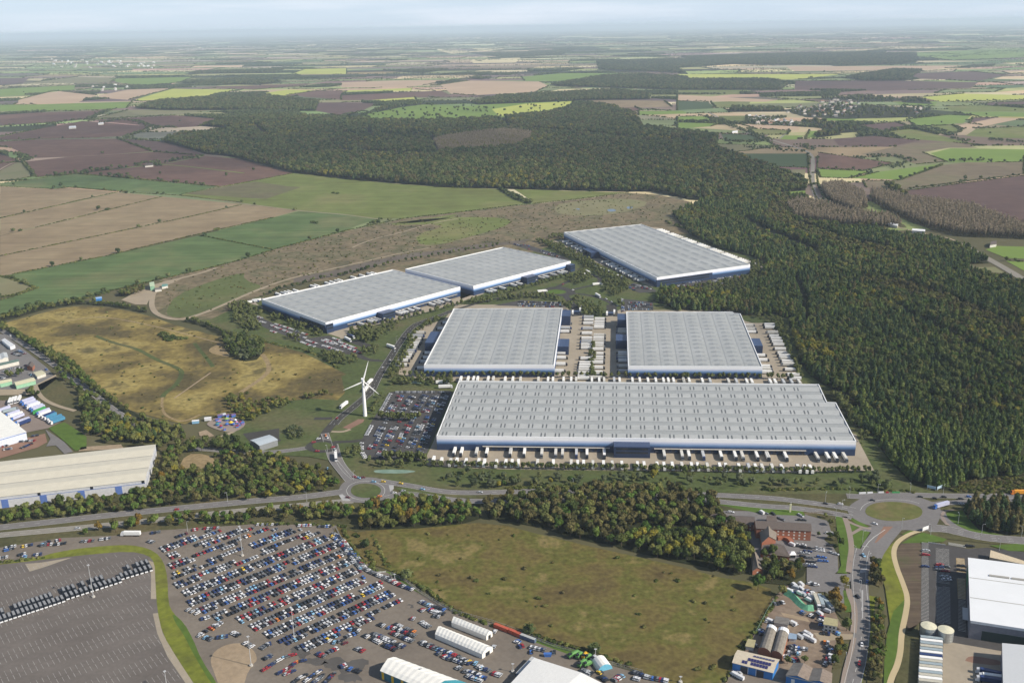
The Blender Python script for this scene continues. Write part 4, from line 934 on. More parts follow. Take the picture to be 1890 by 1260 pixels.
# asphalt yards
sheet("storage_yard_ground", "px -80,1016 0,1011 114,993 226,988 280,980 480,967 622,970 615,983 635,1003 663,1028 693,1054 715,1057 768,1092 840,1131 914,1152 989,1186 1047,1207 1094,1219 1190,1246 1260,1275 1300,1320 -80,1320", a_yard, .48)
sheet("bus_lot_ground", "K -300,340 0,345 200,318 380,302 700,268 1000,243 1150,272 1200,332 1205,480 1220,700 1260,880 1380,1080 1500,1262 1600,1420 -300,1420", a_lot, .50)
sheet("concrete_path", "K 1140,310 1200,330 1207,480 1212,612 1170,612 1172,450 1165,340", a_conc, .52); sheet("concrete_path", "K 1185,725 1225,720 1262,880 1382,1080 1510,1280 1450,1280 1300,1060 1220,880", a_conc, .52); sheet("concrete_path", "K 195,340 320,330 560,290 330,370 230,400", a_conc, .52)
sheet("verge_land", "K -200,350 0,340 270,300 430,250 680,212 950,192 1080,202 1200,242 1270,322 1300,450 1305,640 1340,720 1430,800 1500,930 1560,1080 1680,1262 1760,1400 1600,1400 1500,1262 1380,1082 1260,882 1220,702 1205,482 1200,332 1150,272 1000,242 700,267 380,302 0,347 -200,358", g_verge, .54, 1)
sheet("sand_ground", "px 388,1222 392,1207 406,1195 426,1188 445,1187 460,1193 472,1205 475,1219 467,1226 453,1250 447,1290 412,1290 398,1248", g_sand, .52, 1)
# estate yards
sheet("lorry_yard_ground", "H 1230,205 1300,60 1320,0 1890,0 I 1890,20 J 640,0 672,10 690,60 800,270 0,292 I 1890,285 0,262 H 1500,252 1260,236", a_conc, .50)
sheet("lorry_yard_ground", "E 312,860 325,790 300,780 440,600 560,560 615,495 620,480 1205,480 1260,520 1330,535 1380,560 1385,690 1378,900 620,900 450,890", a_conc, .49)
sheet("lorry_yard_ground", "E 1375,900 1385,560 1450,545 1530,500 1560,510 F 300,510 370,570 410,580 470,580 540,600 600,740 650,850 690,925 0,905", a_conc, .49)
sheet("lorry_yard_ground", "D 1340,470 1440,440 1430,500 X 330,500 400,450 E 280,285 650,380 780,420 640,470 330,560 0,630 D 1790,620 1780,600 X 360,530", a_conc, .49)
sheet("lorry_yard_ground", "E 640,395 720,400 900,340 1250,255 1260,300 900,380 720,425 650,450", a_conc, .49)
sheet("lorry_yard_ground", "U 130,120 260,95 450,170 1000,400 1020,455 960,475 850,430 500,270 240,150", a_conc, .49)
sheet("lorry_yard_ground", "U 1000,455 1740,330 1800,320 1780,290 930,0 1000,0 1870,310 1700,360 1100,450", a_conc, .48)
sheet("lorry_yard_ground", "X 1140,850 1400,790 1390,870 1330,930 1300,900", a_conc, .50)
sheet("staff_car_park_ground", "O 490,405 600,395 1020,395 1040,410 790,1010 620,1030 270,1000 215,870 300,700", a_park, .52)
for s_ in ["X 240,680 340,650 520,730 760,820 960,900 880,920 1020,900 1180,880 1330,960 1490,1010 1560,1090 1400,1100 1260,1070 1040,1020 850,960 620,860 480,810 300,720", "E 830,485 980,455 1200,470 1200,495", "U 740,470 820,440 960,480 1000,510 860,520", "U 1130,460 1500,390 1690,375 1640,440 1400,500 1150,490", "E 920,150 1000,150 1180,205 1260,240 1200,235", "Z 1000,300 1560,350 1570,500 1480,505 1120,500 1000,540"]:
    sheet("car_park_ground", s_, a_park, .51)
for s_ in ["O 590,320 620,305 720,310 800,318 790,330 720,332", "O 330,1110 400,1100 560,1100 690,1108 720,1120 600,1136 360,1132"]:
    sheet("reed_water", s_, reedpond, .53, 1)
sheet("block_ground", "O 60,725 200,650 255,650 245,675 120,740", a_brick, .52)
sheet("shed_yard_ground", "Q 640,440 1130,370 1130,500 1160,535 850,645 740,560", a_newroad, .49)
# roads
road_mesh = []
def road(spec, wid, mat, z=.58, name="road", smooth=2, line=None, dash=None):
    q = WP(spec, smooth, False)
    mb = MB(); strip_mesh(mb, q, wid, z); o = mb.build(name, mat); o["kind"] = 'structure'
    if line or dash:
        m2 = MB()
        if line:
            for off in line:
                L_, R_ = ribbon(q, abs(off) * 2)
                strip_mesh(m2, L_ if off > 0 else R_, .24, z + .03)
        if dash:
            pts = resample(q, 4.0)
            for off in dash:
                L_, R_ = ribbon(pts, abs(off) * 2 + 1e-6)
                e = L_ if off >= 0 else R_
                for i in range(0, len(e) - 1, 3): strip_mesh(m2, [e[i], e[i + 1]], .26, z + .03)
        o = m2.build("road_markings", marking); o["kind"] = 'structure'
    return q
marking = plain("marking_paint", (.48, .48, .46), .7, var=.15, scale=.3)
road("G -200,705 0,685 400,641 900,583 1300,546 1890,487 H 300,470 640,425", 10.5, a_road, .58, line=(4.9, -4.9), dash=(0,))
road("G -200,762 0,740 560,690 900,657 1300,612 1500,590 H 20,552 380,520 650,495 720,490", 9.0, a_roadl, .585, line=(4.1, -4.1), dash=(0,))
road("H 900,345 1000,362 1150,385 1300,415 1450,432 1640,432 1890,425 I 250,418 560,430 900,430 1300,440 1890,468 J 300,500 560,535 660,560", 8.5, a_road, .58, line=(3.9, -3.9), dash=(0,))
road("H 950,475 1060,440 1150,440 1280,462 1450,488 1640,496 1890,490 I 560,470 1300,470 1550,500 1890,535 J 200,540 500,580 640,610", 8.5, a_road, .585, line=(3.9, -3.9), dash=(0,))
sheet("island_ground", "H 1010,400 1100,390 1250,425 1400,445 1620,452 1600,470 1420,470 1250,440 1080,425", g_dev, .60, 1)
def ring(spec_outer, spec_inner, zo, mat, imat, nm="road"):
    po, pi = WP(spec_outer, 2), WP(spec_inner, 2)
    tri_fill(nm, po, zo, mat)
    mb = MB(); mb.prism([p for p in pi], zo - .1, zo + .14, 1, 0); o = mb.build("roundabout_ground", [imat, a_pave]); o["kind"] = 'structure'
    return po, pi
ring("H 610,400 650,350 740,325 860,318 960,345 1010,395 1000,450 930,490 800,508 690,500 620,460", "H 697,417 710,388 750,370 810,364 870,372 912,395 922,420 905,450 860,468 800,472 740,462 705,440", .60, a_road, g_dev)
for e_, wd_ in (("H 665,417 690,375 750,352 810,347 880,356 935,385 950,420 930,460 870,483 800,488 730,478 680,452 665,417", .35),):
    mb = MB(); strip_mesh(mb, WP(e_, 1, False), wd_, .63); o = mb.build("road_markings", marking); o["kind"] = 'structure'
sheet("road_hatch_pavement", "H 975,378 1010,378 1012,405 985,425", land("hatch", [(.3, .3, .3), (.4, .4, .4)], .1), .625); sheet("road_hatch_pavement", "H 612,450 640,445 700,490 640,492", MAT["hatch"], .625)
ring("J 600,540 700,472 800,452 940,446 1100,456 1200,490 1275,520 1290,580 1270,640 1235,700 1150,715 1000,700 900,690 800,680 700,650 620,600", "J 733,568 750,535 800,510 870,500 950,499 1030,506 1100,522 1145,548 1154,575 1140,605 1090,625 1010,637 930,640 850,632 785,612 745,592", .60, a_road, land("roundabout_grass", [(.08, .10, .03), (.115, .12, .04), (.15, .12, .06)], .04, fine=(.2, .15)))
mb = MB(); strip_mesh(mb, WP("J 700,560 720,525 780,495 870,482 960,482 1060,490 1130,512", 1, False), .3, .63); o = mb.build("road_markings", marking); o["kind"] = 'structure'
road("J 600,455 700,462 800,452 1000,446 1400,458 1890,455 2100,455", 9, a_road, .57, line=(4.2, -4.2))
road("J 1200,520 1300,508 1450,500 1560,485 1890,480 2100,480", 8, a_road, .575)
road("J 1180,690 1300,690 1450,725 1600,758 1890,782 2200,790", 12, a_road, .57, line=(5.6, -5.6), dash=(0, 2.8, -2.8))
road("J 1280,560 1310,630 1420,700 1560,745", 7, a_road, .565)
sheet("paving_path", "J 1280,590 1300,565 1340,555 1390,555 1320,570 1305,600 1330,650 1360,672 1320,665 1290,630", a_pave, .60)
sheet("road_ground", "J 690,700 800,672 960,672 1180,690 1130,700 1050,700 1000,705 930,790 870,880 840,950 670,950 690,880 720,800 780,720", a_road, .575)
road("N 905,180 890,230 880,320 885,420 895,520 900,620 895,720 880,840 850,960 820,1080", (15, 14, 12, 11.5, 11, 10.5, 10, 10, 10), a_road, .57, line=(4.6, -4.6), dash=(0,), smooth=1)
for s_ in ["N 900,160 940,165", "N 905,182 950,120 1040,60"]:
    mb = MB(); strip_mesh(mb, WP(s_, 1, False), .5, .64); o = mb.build("road_markings", marking); o["kind"] = 'structure'
sheet("hatch_pavement", "N 895,430 905,430 905,600 898,600", MAT["hatch"], .63); sheet("hatch_pavement", "N 890,300 930,290 925,320 885,325", MAT["hatch"], .63); sheet("paving_ground", "N 1030,40 1090,40 1060,70 985,140 975,140", a_brick, .62)
road("H 690,345 620,260 565,190 545,120 530,60 510,0", 8, a_road, .59, line=(3.8, -3.8))
road("H 730,330 660,270 610,190 590,120 580,80", 7, a_road, .592, line=(3.3, -3.3))
ring("H 370,90 410,60 480,45 560,55 600,80 600,110 560,135 480,145 400,130 360,110", "H 415,95 430,75 480,64 530,66 562,82 565,102 540,118 490,124 440,118", .60, a_newroad, g_dev)
road("O -20,700 30,640 120,570 220,490 320,400 350,330 390,250 440,170 500,80 540,10 E 380,600 450,570 540,540 600,515", 10, a_newroad, .58, line=(4.4, -4.4), dash=(0,))
road("H 480,80 500,30 510,0 O 0,660", 9, a_newroad, .582)
road("E 600,515 800,455 1000,420 1100,410 1180,408", 7, a_newroad, .57)
ring("E 1080,405 1130,385 1200,380 1270,400 1280,420 1240,435 1150,432 1090,425", "E 1110,410 1150,398 1200,400 1235,412 1200,424 1140,422", .60, a_newroad, g_lawn)
road("E 1240,405 1320,385 1390,372 1420,340 1350,310 1290,285", 7, a_newroad, .57); road("E 1170,390 1210,365 1250,350", 7, a_newroad, .572); road("E 1250,420 1330,425 1400,440 1470,470 1490,500 1495,545", 7, a_newroad, .573); road("E 1220,430 1250,470 1290,500 1290,540", 9, a_newroad, .574)
for s_ in ["E 1250,480 1310,480 1305,540 1255,545", "E 1445,480 1500,480 1502,540 1448,545"]: sheet("gate_road", s_, a_newroad, .575)
road("Q -100,640 200,655 480,680 720,700 1050,690 1280,665 1500,635", 8, a_road, .58, line=(3.6, -3.6)); road("Q 1600,240 1700,240 1840,235", 7, a_newroad, .575)
road("O -20,855 150,850 260,835", 6, a_newroad, .575); road("O 180,80 290,125 440,130", 6, a_newroad, .575); road("X 1330,960 1500,1090 1640,1170 1764,1165", 7, a_newroad, .573)
road("X 1450,940 1640,1010", 14, a_newroad, .571)
road("O -40,760 60,765 130,740", 4, a_track, .56)
road("D 40,640 170,720 310,820 420,895 520,975 620,1055 700,1105 760,1150", 8, a_road, .58, line=(3.6, -3.6), dash=(0,)); road("D -60,590 0,615 40,640", 8, a_road, .578)
road("C 165,610 300,682 420,740 520,765 600,790 680,815 725,835 742,870 735,950 742,1040 765,1090", 11, a_roadl, .58); road("C 590,730 560,755", 7, a_roadl, .5)
road("F 1560,160 1640,200 1720,245 1800,290 1890,345 2000,410", 14, a_roadl, .58)
road("F 1040,0 1200,60 1400,105 1500,120 1640,205", 5, a_track, .56); road("D 1180,280 1060,320 920,350 860,368 850,400 830,440 825,490 850,530 920,558 1000,562 1100,530 1200,490 1400,400 1600,330 1890,268 E 150,240 300,205 480,170", (7, 7, 7, 8, 8, 8, 7, 5, 5, 4), a_track, .57, smooth=2)
road("A 985,1064 1300,1107 1625,1150 1890,1172 B 200,1195", 4, a_track, .55); road("A 215,862 500,850 840,828", 4, a_track, .55); road("A -50,760 70,735 130,712", 4, a_track, .55); road("A -30,945 40,900 100,880", 6, a_track, .55); road("A 840,895 1000,905 1330,945", 6, f_lush, .50)
road("E 60,170 100,150 200,115 300,95 480,40 640,10", 4, a_track, .55); road("E 430,160 700,120 1000,60", 1.5, a_track, .55)
road("D 520,650 620,690 750,720 850,780 960,820 1000,850 960,920 900,960 885,985", 6, g_dev, .50, "grass_path"); road("D 1060,690 1100,740 1150,800 1160,820", 5, g_dev, .50, "grass_path")
road("D 885,985 882,1050 910,1092 1000,1122 1090,1080", 3, g_tan, .51, "sand_path"); road("D 1310,960 1460,860 1470,810 1430,750", 6, g_tan, .51, "sand_path"); road("D 330,578 500,545 640,555 900,610 1200,690", 1.6, g_sand, .505, "sand_path"); road("D 950,990 1050,920 1150,850", 2, g_sand, .505, "sand_path")
sheet("sand_land", "D 1140,720 1180,700 1210,690 1230,730 1260,765 1200,760 1140,740", g_tan, .505, 1)
# hotel, east bank and the plots to the south east
sheet("lawn_ground", "J 0,540 280,565 300,600 0,590 I 1500,515", g_lawn, .56); sheet("lawn_ground", "J 520,600 575,605 600,690 640,830 630,900 600,1020 530,1015 560,960 540,800", g_lawn, .56); sheet("lawn_ground", "J 605,610 690,630 775,690 700,680", g_lawn, .56); sheet("lawn_ground", "J 610,650 690,685 630,720", g_lawn, .56)
sheet("lawn_ground", "J 635,735 720,700 780,700 740,770 700,830 670,900 660,990 630,1010 640,900 655,820", g_lawn, .56); sheet("lawn_ground", "J 575,1140 610,1145 650,1230 660,1300 590,1300", g_lawn, .56)
road("J 585,605 615,690 640,830 625,920 615,1010", 4.2, a_pave, .585, "footpath"); road("J 605,640 710,685 780,695", 3, a_pave, .586, "footpath"); road("J 630,735 710,690", 3, a_pave, .587, "footpath"); road("N 815,420 825,470 850,520 855,600 845,690", 4, a_pave, .585, "footpath"); road("N 850,720 835,790 800,900 780,1010", 3, a_pave, .585, "footpath")
sheet("lawn_ground", "J 1000,735 1060,705 1120,712 1050,740", g_lawn, .56); sheet("lawn_ground", "J 1210,735 1150,720 1050,770 1000,800 1300,790 1330,770", g_lawn, .56); sheet("lawn_ground", "J 1310,600 1340,570 1440,560 1500,640 1560,700 1750,745 1600,750 1420,700 1340,650", g_lawn, .56); sheet("lawn_ground", "J 1640,815 1890,800 2000,810 2000,860 1780,855", g_lawn, .56)
road("N 1275,62 1200,80 1130,120 1100,160 1090,210 1110,290 1150,390 1180,480 1165,580 1140,690 1135,800 1115,890 1080,960 1060,1040", 3.7, a_path, .59, "gravel_path")
sheet("bank_ground", "N 1000,270 1050,170 1130,105 1100,170 1090,230 1115,320 1160,420 1170,500 1150,560 1120,650 1080,720 1060,560 1040,420", g_verge, .55); sheet("bank_lawn", "N 1090,560 1165,480 1150,600 1130,720 1120,850 1060,1020 1030,1020 1035,860 1050,700", g_lawn, .56); sheet("bank_ground", "N 930,460 980,470 960,700 900,1000 870,1010 920,760 940,600", g_verge, .55)
sheet("bare_plot_land", "N 1140,145 1240,125 1262,150 1260,300 1258,620 1190,690 1170,640 1195,480 1150,370 1105,250 1110,180", g_soil, .55); sheet("bare_plot_land", "N 1150,680 1240,640 1250,800 1250,1020 1090,1020 1130,880 1150,780", g_woodgap, .55)
sheet("hotel_car_park_ground", "W 100,180 700,190 1250,220 1640,330 1690,500 1580,600 1720,720 1780,820 1790,1050 1650,1180 1330,1180 1330,1000 1120,900 600,900 560,700 400,500 100,330", a_road, .52)
sheet("entrance_road", "W 1330,1180 1650,1180 1890,1110 2050,1120 2050,1200 1890,1180 1700,1230 N 760,440 600,440 560,380", a_road, .522); sheet("hotel_yard_ground", "N 570,380 720,330 850,330 850,360 790,400 790,520 760,500 660,430", a_road, .523)
sheet("scrap_yard_ground", "N 350,480 440,400 560,390 700,500 770,640 850,700 850,720 740,740 700,995 60,1000 110,930 250,680", land("trodden_yard", [(.14, .105, .08), (.19, .145, .11), (.24, .19, .14)], .05, fine=(.3, .15)), .50)
sheet("sand_ground", "N 400,565 560,600 580,625 420,590", g_sand, .52); sheet("scrap_yard_ground", "N 600,690 850,700 850,730 640,740", a_track, .52); sheet("workshop_yard_ground", "R 40,1090 600,1210 700,1260 700,1400 0,1400", a_yard, .52)
# east works
sheet("works_yard_ground", "V 95,95 150,90 480,150 640,140 900,170 1100,200 1100,1400 60,1400 85,870", a_park, .52)
sheet("works_apron_ground", "V 275,915 760,1000 790,1400 250,1400", a_conc, .54); sheet("works_apron_ground", "V 450,1090 470,1050 520,1040 600,1050 760,1080 760,1125", a_brick, .545, 1); sheet("bay_ground", "V 380,225 450,230 460,350 385,345", g_tan, .54); sheet("bay_ground", "V 385,395 460,395 460,570 395,565", g_tan, .54)
# industrial plots to the west
sheet("trade_yard_ground", "P -200,60 40,90 250,250 440,400 540,520 420,620 -200,640", a_road, .49); sheet("lorry_park_ground", "P -200,720 190,690 270,690 590,890 450,960 250,1000 -200,1050", land("lorry_park", [(.19, .155, .135), (.23, .19, .165)], .04), .50); sheet("lawn_ground", "P 450,960 600,905 690,960 806,1040 806,1150 700,1170 620,1100 500,1000", g_lawn, .50)
sheet("works_road", "P 420,970 480,1010 600,1090 680,1180 600,1200 520,1120 430,1130 470,1060", a_road, .51); sheet("office_car_park_ground", "P -200,1130 250,1050 420,1010 440,1090 350,1140 -200,1300", a_brick, .51); sheet("track_ground", "P -200,600 250,600 520,460 530,500 400,600 250,650 -200,660", a_track, .505); road("P 350,620 400,690 520,750 700,800", 5, a_track, .51)
sheet("scrub_land", "P 350,560 520,480 640,620 760,760 700,800 520,740 400,680", g_woodgap, .505); sheet("fair_ground", "Q 150,300 300,215 560,230 690,290 640,370 480,430 300,390 180,340", a_pave, .51, 1); sheet("track_ground", "Q 180,580 300,490 470,420 560,400 500,440 330,510 220,590 190,640", a_track, .505); sheet("sand_ground", "Q 50,420 150,390 260,470 180,490 60,470", g_sand, .506)
sheet("farm_yard_ground", "D 660,455 800,380 860,365 1000,335 900,380 830,420 800,480 740,480", a_track, .51); sheet("rear_yard_ground", "G 570,130 590,100 880,80 900,110", g_sand, .50)
# white bay lines
def bay_lines(spec, nrow, ncol, ln, wd=.22, z=.60, fill=1.0, name="bay_markings"):
    """spec: quad A B C D; A->B along the row, A->D from row to row; each tick runs across the row"""
    A, B, C_, D2 = [np.array(G(*p)[:2]) for p in PX(spec)]
    mb = MB()
    for j in range(nrow):
        v = (j + .5) / nrow
        a, b = A + (D2 - A) * v, B + (C_ - B) * v
        d = (b - a) / np.linalg.norm(b - a); nrm = np.array([-d[1], d[0]])
        for i in range(ncol + 1):
            if rnd.random() > fill: continue
            p = a + (b - a) * i / ncol
            mb.quad(*[tuple(q) + (z,) for q in (p - nrm * ln / 2 - d * wd / 2, p - nrm * ln / 2 + d * wd / 2, p + nrm * ln / 2 + d * wd / 2, p + nrm * ln / 2 - d * wd / 2)])
    o = mb.build(name, marking); o["kind"] = 'structure'
faded = plain("faded_paint", (.30, .29, .28), .8, var=.3, scale=.2)
lotp = [(x, y) for x, y in WP("K -300,400 0,360 330,340 700,290 1000,262 1130,300 1160,340 1165,600 1180,720 1215,880 1340,1080 1440,1262 1500,1400 -300,1400")]
a0, a1 = np.array(G(*PX("K 0,800")[0])[:2]), np.array(G(*PX("K 1170,400")[0])[:2])
rd = (a1 - a0) / np.linalg.norm(a1 - a0); rn = np.array([-rd[1], rd[0]])
mb = MB()
for j in range(-40, 40):
    for i in range(-120, 160):
        p = a0 + rd * i * 3.4 + rn * (j * 7.5 + 4)
        if (i + 3 * j) % 41 == 0: continue
        if in_poly(p[None, :], lotp)[0] and in_view(p[0], p[1], 20) and j % 3 != 1:
            mb.quad(*[tuple(q) + (.56,) for q in (p - rn * 2.9 - rd * .12, p - rn * 2.9 + rd * .12, p + rn * 2.9 + rd * .12, p + rn * 2.9 - rd * .12)])
o = mb.build("bay_markings", faded); o["kind"] = 'structure'
bay_lines("V 150,100 152,745 92,750 96,100", 1, 62, 5.0, .3); bay_lines("V 212,150 214,425 326,440 322,155", 2, 27, 4.8, .3); bay_lines("V 215,470 220,765 330,765 328,470", 2, 27, 4.8, .3); bay_lines("V 400,580 400,830 460,835 460,580", 1, 22, 4.8, .3); bay_lines("V 390,235 392,345 450,345 450,235", 1, 9, 4.8, .3); bay_lines("V 395,400 400,565 455,565 455,400", 1, 14, 4.8, .3); bay_lines("V 320,115 460,140 455,120 322,100", 1, 16, 4.5, .3)

wet = land("stained_asphalt", [(.075, .07, .066), (.10, .095, .09)], .08)
for s_ in ["L 400,1000 470,960 560,1000 520,1080 640,1060 700,1110 600,1130 520,1110 430,1050", "L 700,1080 760,1060 860,1100 980,1080 1010,1120 900,1170 800,1190 720,1150 640,1120", "L 780,1200 900,1190 960,1250 820,1260", "L 560,560 640,500 700,520 620,590", "L 1300,660 1380,640 1360,680", "K 1640,520 1740,490 1790,520 1700,560", "L 440,640 560,600 600,620 480,680"]:
    tri_fill("stain_ground", roughen(WP(s_, 0), 2.2, 1.9), .50, wet)
sheet("verge_grass_land", "K 1330,715 1430,800 1500,930 1560,1080 1690,1275 1650,1290 1500,1040 1420,880 1360,800", g_lawn, .56, 1)

# ------------------------------------------------------------------ building materials
white_p = plain("white_sheet", (.72, .73, .74), .5); cream_roof = plain("cream_roof", (.53, .50, .41), .6, var=.06, scale=.15); pale_grey = plain("pale_grey_sheet", (.42, .44, .45), .5, var=.06, scale=.1)
roof_lit = land("roof_sheet_lit", [(.33, .345, .345), (.36, .375, .375), (.385, .40, .40)], .02, rough=.5, fine=(.25, .05), stripe=(R(84), 1.6, .07)); roof_shaded = land("roof_sheet_shaded", [(.275, .29, .295), (.31, .325, .325), (.335, .35, .35)], .02, rough=.5, fine=(.25, .05), stripe=(R(84), 1.6, .07))  # lighter and darker copies of one sheet paint the shading of alternate slopes
rl_dark = plain("rooflight_dark", (.12, .13, .135), .35, var=.1); rl_mid = plain("rooflight_grey", (.25, .265, .27), .4, var=.1); navy = plain("navy_cladding", (.018, .034, .08), .45, var=.1); navy2 = plain("navy_cladding_light", (.035, .06, .13), .45); glassd = plain("dark_glazing", (.02, .026, .034), .12, var=0, spec=.6)
dockd = plain("dock_dark", (.03, .035, .05), .5); dock_blue = plain("dock_blue", (.02, .10, .28), .5); canopy_m = plain("canopy_beige", (.50, .47, .42), .6); trim_w = plain("roof_edge", (.74, .75, .76), .5, var=.04)
def banded(name, h, base, cols):
    m, n, b = _nodes(name)
    b.inputs["Roughness"].default_value = .42
    g = n.nodes.new("ShaderNodeNewGeometry"); sx = n.nodes.new("ShaderNodeSeparateXYZ"); mr = n.nodes.new("ShaderNodeMapRange")
    mr.inputs["From Min"].default_value = base; mr.inputs["From Max"].default_value = h
    r = n.nodes.new("ShaderNodeValToRGB"); r.color_ramp.interpolation = 'CONSTANT'
    e = r.color_ramp.elements
    while len(e) < len(cols): e.new(.5)
    for i, (p, c) in enumerate(cols): e[i].position = p; e[i].color = c + (1,)
    n.links.new(g.outputs["Position"], sx.inputs[0]); n.links.new(sx.outputs["Z"], mr.inputs["Value"]); n.links.new(mr.outputs[0], r.inputs["Fac"]); n.links.new(r.outputs["Color"], b.inputs["Base Color"])
    return m
WH = 15.0
bands = banded("banded_cladding", WH + .6, .5, [(0, (.018, .04, .10)), (.40, (.035, .075, .165)), (.46, (.085, .17, .34)), (.53, (.19, .30, .50)), (.59, (.34, .44, .63)), (.65, (.50, .56, .72)), (.71, (.68, .70, .80)), (.77, (.87, .87, .88))])
def lerp(a, b, t): return (a[0] + (b[0] - a[0]) * t, a[1] + (b[1] - a[1]) * t)
def out_normal(a, b):
    dx, dy = b[0] - a[0], b[1] - a[1]; l = math.hypot(dx, dy)
    return (dy / l, -dx / l)          # to the right of a->b: outwards for a counter-clockwise outline
def outline_box(a, b, t0, t1, dep, inn=0.0):
    """box footprint against wall a->b between t0 and t1, standing dep metres out"""
    n = out_normal(a, b); p, q = lerp(a, b, t0), lerp(a, b, t1)
    return [(p[0] + n[0] * dep, p[1] + n[1] * dep), (q[0] + n[0] * dep, q[1] + n[1] * dep), (q[0] - n[0] * inn, q[1] - n[1] * inn), (p[0] - n[0] * inn, p[1] - n[1] * inn)]
def shed(name, label, quad, outline, along, spans, rl=None, pods=(), docks=(), rl_mat=None, group=None):
    """quad: FL FR BR BL of the roof plane; outline: true outline (with notches), counter-clockwise; along 'u' = ridges parallel to the front"""
    root = empty(name, quad[0] + (0,)); tag(root, label, "warehouse", group)
    inv = Matrix.Translation((-quad[0][0], -quad[0][1], 0))
    def put(mb, nm, mats):
        o = mb.build(nm, mats, root); o.data.transform(inv); return o
    mb = MB()
    n = len(outline)
    cen = (sum(p[0] for p in outline) / n, sum(p[1] for p in outline) / n)
    z0, z1 = .3, WH + .6
    mb.add([(x, y, z0) for x, y in outline] + [(x, y, z1) for x, y in outline], [(i, (i + 1) % n, n + (i + 1) % n, n + i) for i in range(n)])
    inner = []
    for i in range(n):       # parapet thickness
        a, b, c = outline[i - 1], outline[i], outline[(i + 1) % n]
        n1, n2 = out_normal(a, b), out_normal(b, c)
        d = 1 + n1[0] * n2[0] + n1[1] * n2[1]
        inner.append((b[0] - (n1[0] + n2[0]) / d * .9, b[1] - (n1[1] + n2[1]) / d * .9))
    mb.add([(x, y, z1) for x, y in outline] + [(x, y, z1) for x, y in inner] + [(x, y, WH - 1.2) for x, y in inner], [(i, (i + 1) % n, n + (i + 1) % n, n + i) for i in range(n)] + [(n + i, n + (i + 1) % n, 2 * n + (i + 1) % n, 2 * n + i) for i in range(n)], 1)
    put(mb, "wall", [bands, trim_w])
    FL, FR, BR, BL = quad
    def Q(u, v): return lerp(lerp(FL, FR, u), lerp(BL, BR, u), v)
    def umax(u, v):          # walk in from the quad to the true outline
        return in_poly(np.array([Q(u, v)]), inner)[0]
    lim = {}
    rb = MB()
    def bound(fix, is_v):    # largest extent in the other coordinate that is inside
        t = 1.0
        for k in range(60):
            t = 1 - k / 300.0
            if umax(t, fix) if is_v else umax(fix, t): return t
        return t
    rise = .9
    def zr(f): return WH - rise / 2 + rise * (1 - abs(f * 2 - 1))
    for s in range(spans):
        for half in (0, 1):
            t0, t1 = (s + half / 2) / spans, (s + half / 2 + .5) / spans
            e = .004
            a0_, a1_ = max(t0, e), min(t1, 1 - e)
            hi = bound((a0_ + a1_) / 2, along == 'u')
            zA, zB = zr(half / 2), zr(half / 2 + .5)
            if along == 'u': P = [Q(e, a0_), Q(hi, a0_), Q(hi, a1_), Q(e, a1_)]
            else: P = [Q(a1_, e), Q(a1_, hi), Q(a0_, hi), Q(a0_, e)]
            zz = [zA, zA, zB, zB] if along == 'u' else [zB, zB, zA, zA]
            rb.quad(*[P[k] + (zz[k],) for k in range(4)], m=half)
        # gutter line
        t = s / spans
        if s:
            w_ = .45 / (math.hypot(BL[0] - FL[0], BL[1] - FL[1]) if along == 'u' else math.hypot(FR[0] - FL[0], FR[1] - FL[1]))
            P = [Q(.004, t - w_), Q(bound(t, True), t - w_), Q(bound(t, True), t + w_), Q(.004, t + w_)] if along == 'u' else [Q(t + w_, .004), Q(t + w_, bound(t, False)), Q(t - w_, bound(t, False)), Q(t - w_, .004)]
            rb.quad(*[p + (WH - rise / 2 + .12,) for p in P], m=2)
    put(rb, "roof", [roof_lit, roof_shaded, rl_mid])
    if rl:
        nu, nv, du, dv, pair = rl
        cells = [(i, j) for j in range(nv) for i in range(nu)]
        more = MB(); k = 0
        for i, j in cells:
            u, v = (i + .5) / nu, (j + (.28 if along == 'u' and nv == spans else .5)) / nv
            if along == 'v':
                u = (i // 2 + .25 + .5 * (i % 2)) / (nu / 2) if nu == 2 * spans else u
            if not umax(min(1, u + .03), min(1, v + .02)): continue
            mb = MB() if k < 100 else more
            for off in ((-pair, pair) if pair else (0,)):
                uu = u + off
                P = [(uu - du, v - dv), (uu + du, v - dv), (uu + du, v + dv), (uu - du, v + dv)]
                f = (lambda u_, v_: (v_ * spans) % 1.0) if along == 'u' else (lambda u_, v_: (u_ * spans) % 1.0)
                mid = (int(u * spans) + .5) / spans
                if along == 'v' and uu - du < mid < uu + du:
                    for lo_, hi_ in ((uu - du, mid), (mid, uu + du)): mb.quad(*[Q(a, b) + (zr(f(a, b)) + .12,) for a, b in ((lo_, v - dv), (hi_, v - dv), (hi_, v + dv), (lo_, v + dv))])
                else: mb.quad(*[Q(a, b) + (zr(f(a, b)) + .12,) for a, b in P])
            k += 1
            if mb is not more: put(mb, "rooflight", rl_mat or rl_mid)
        if more.v:
            o = put(more, "rooflight", rl_mat or rl_mid); o["kind"] = 'stuff'
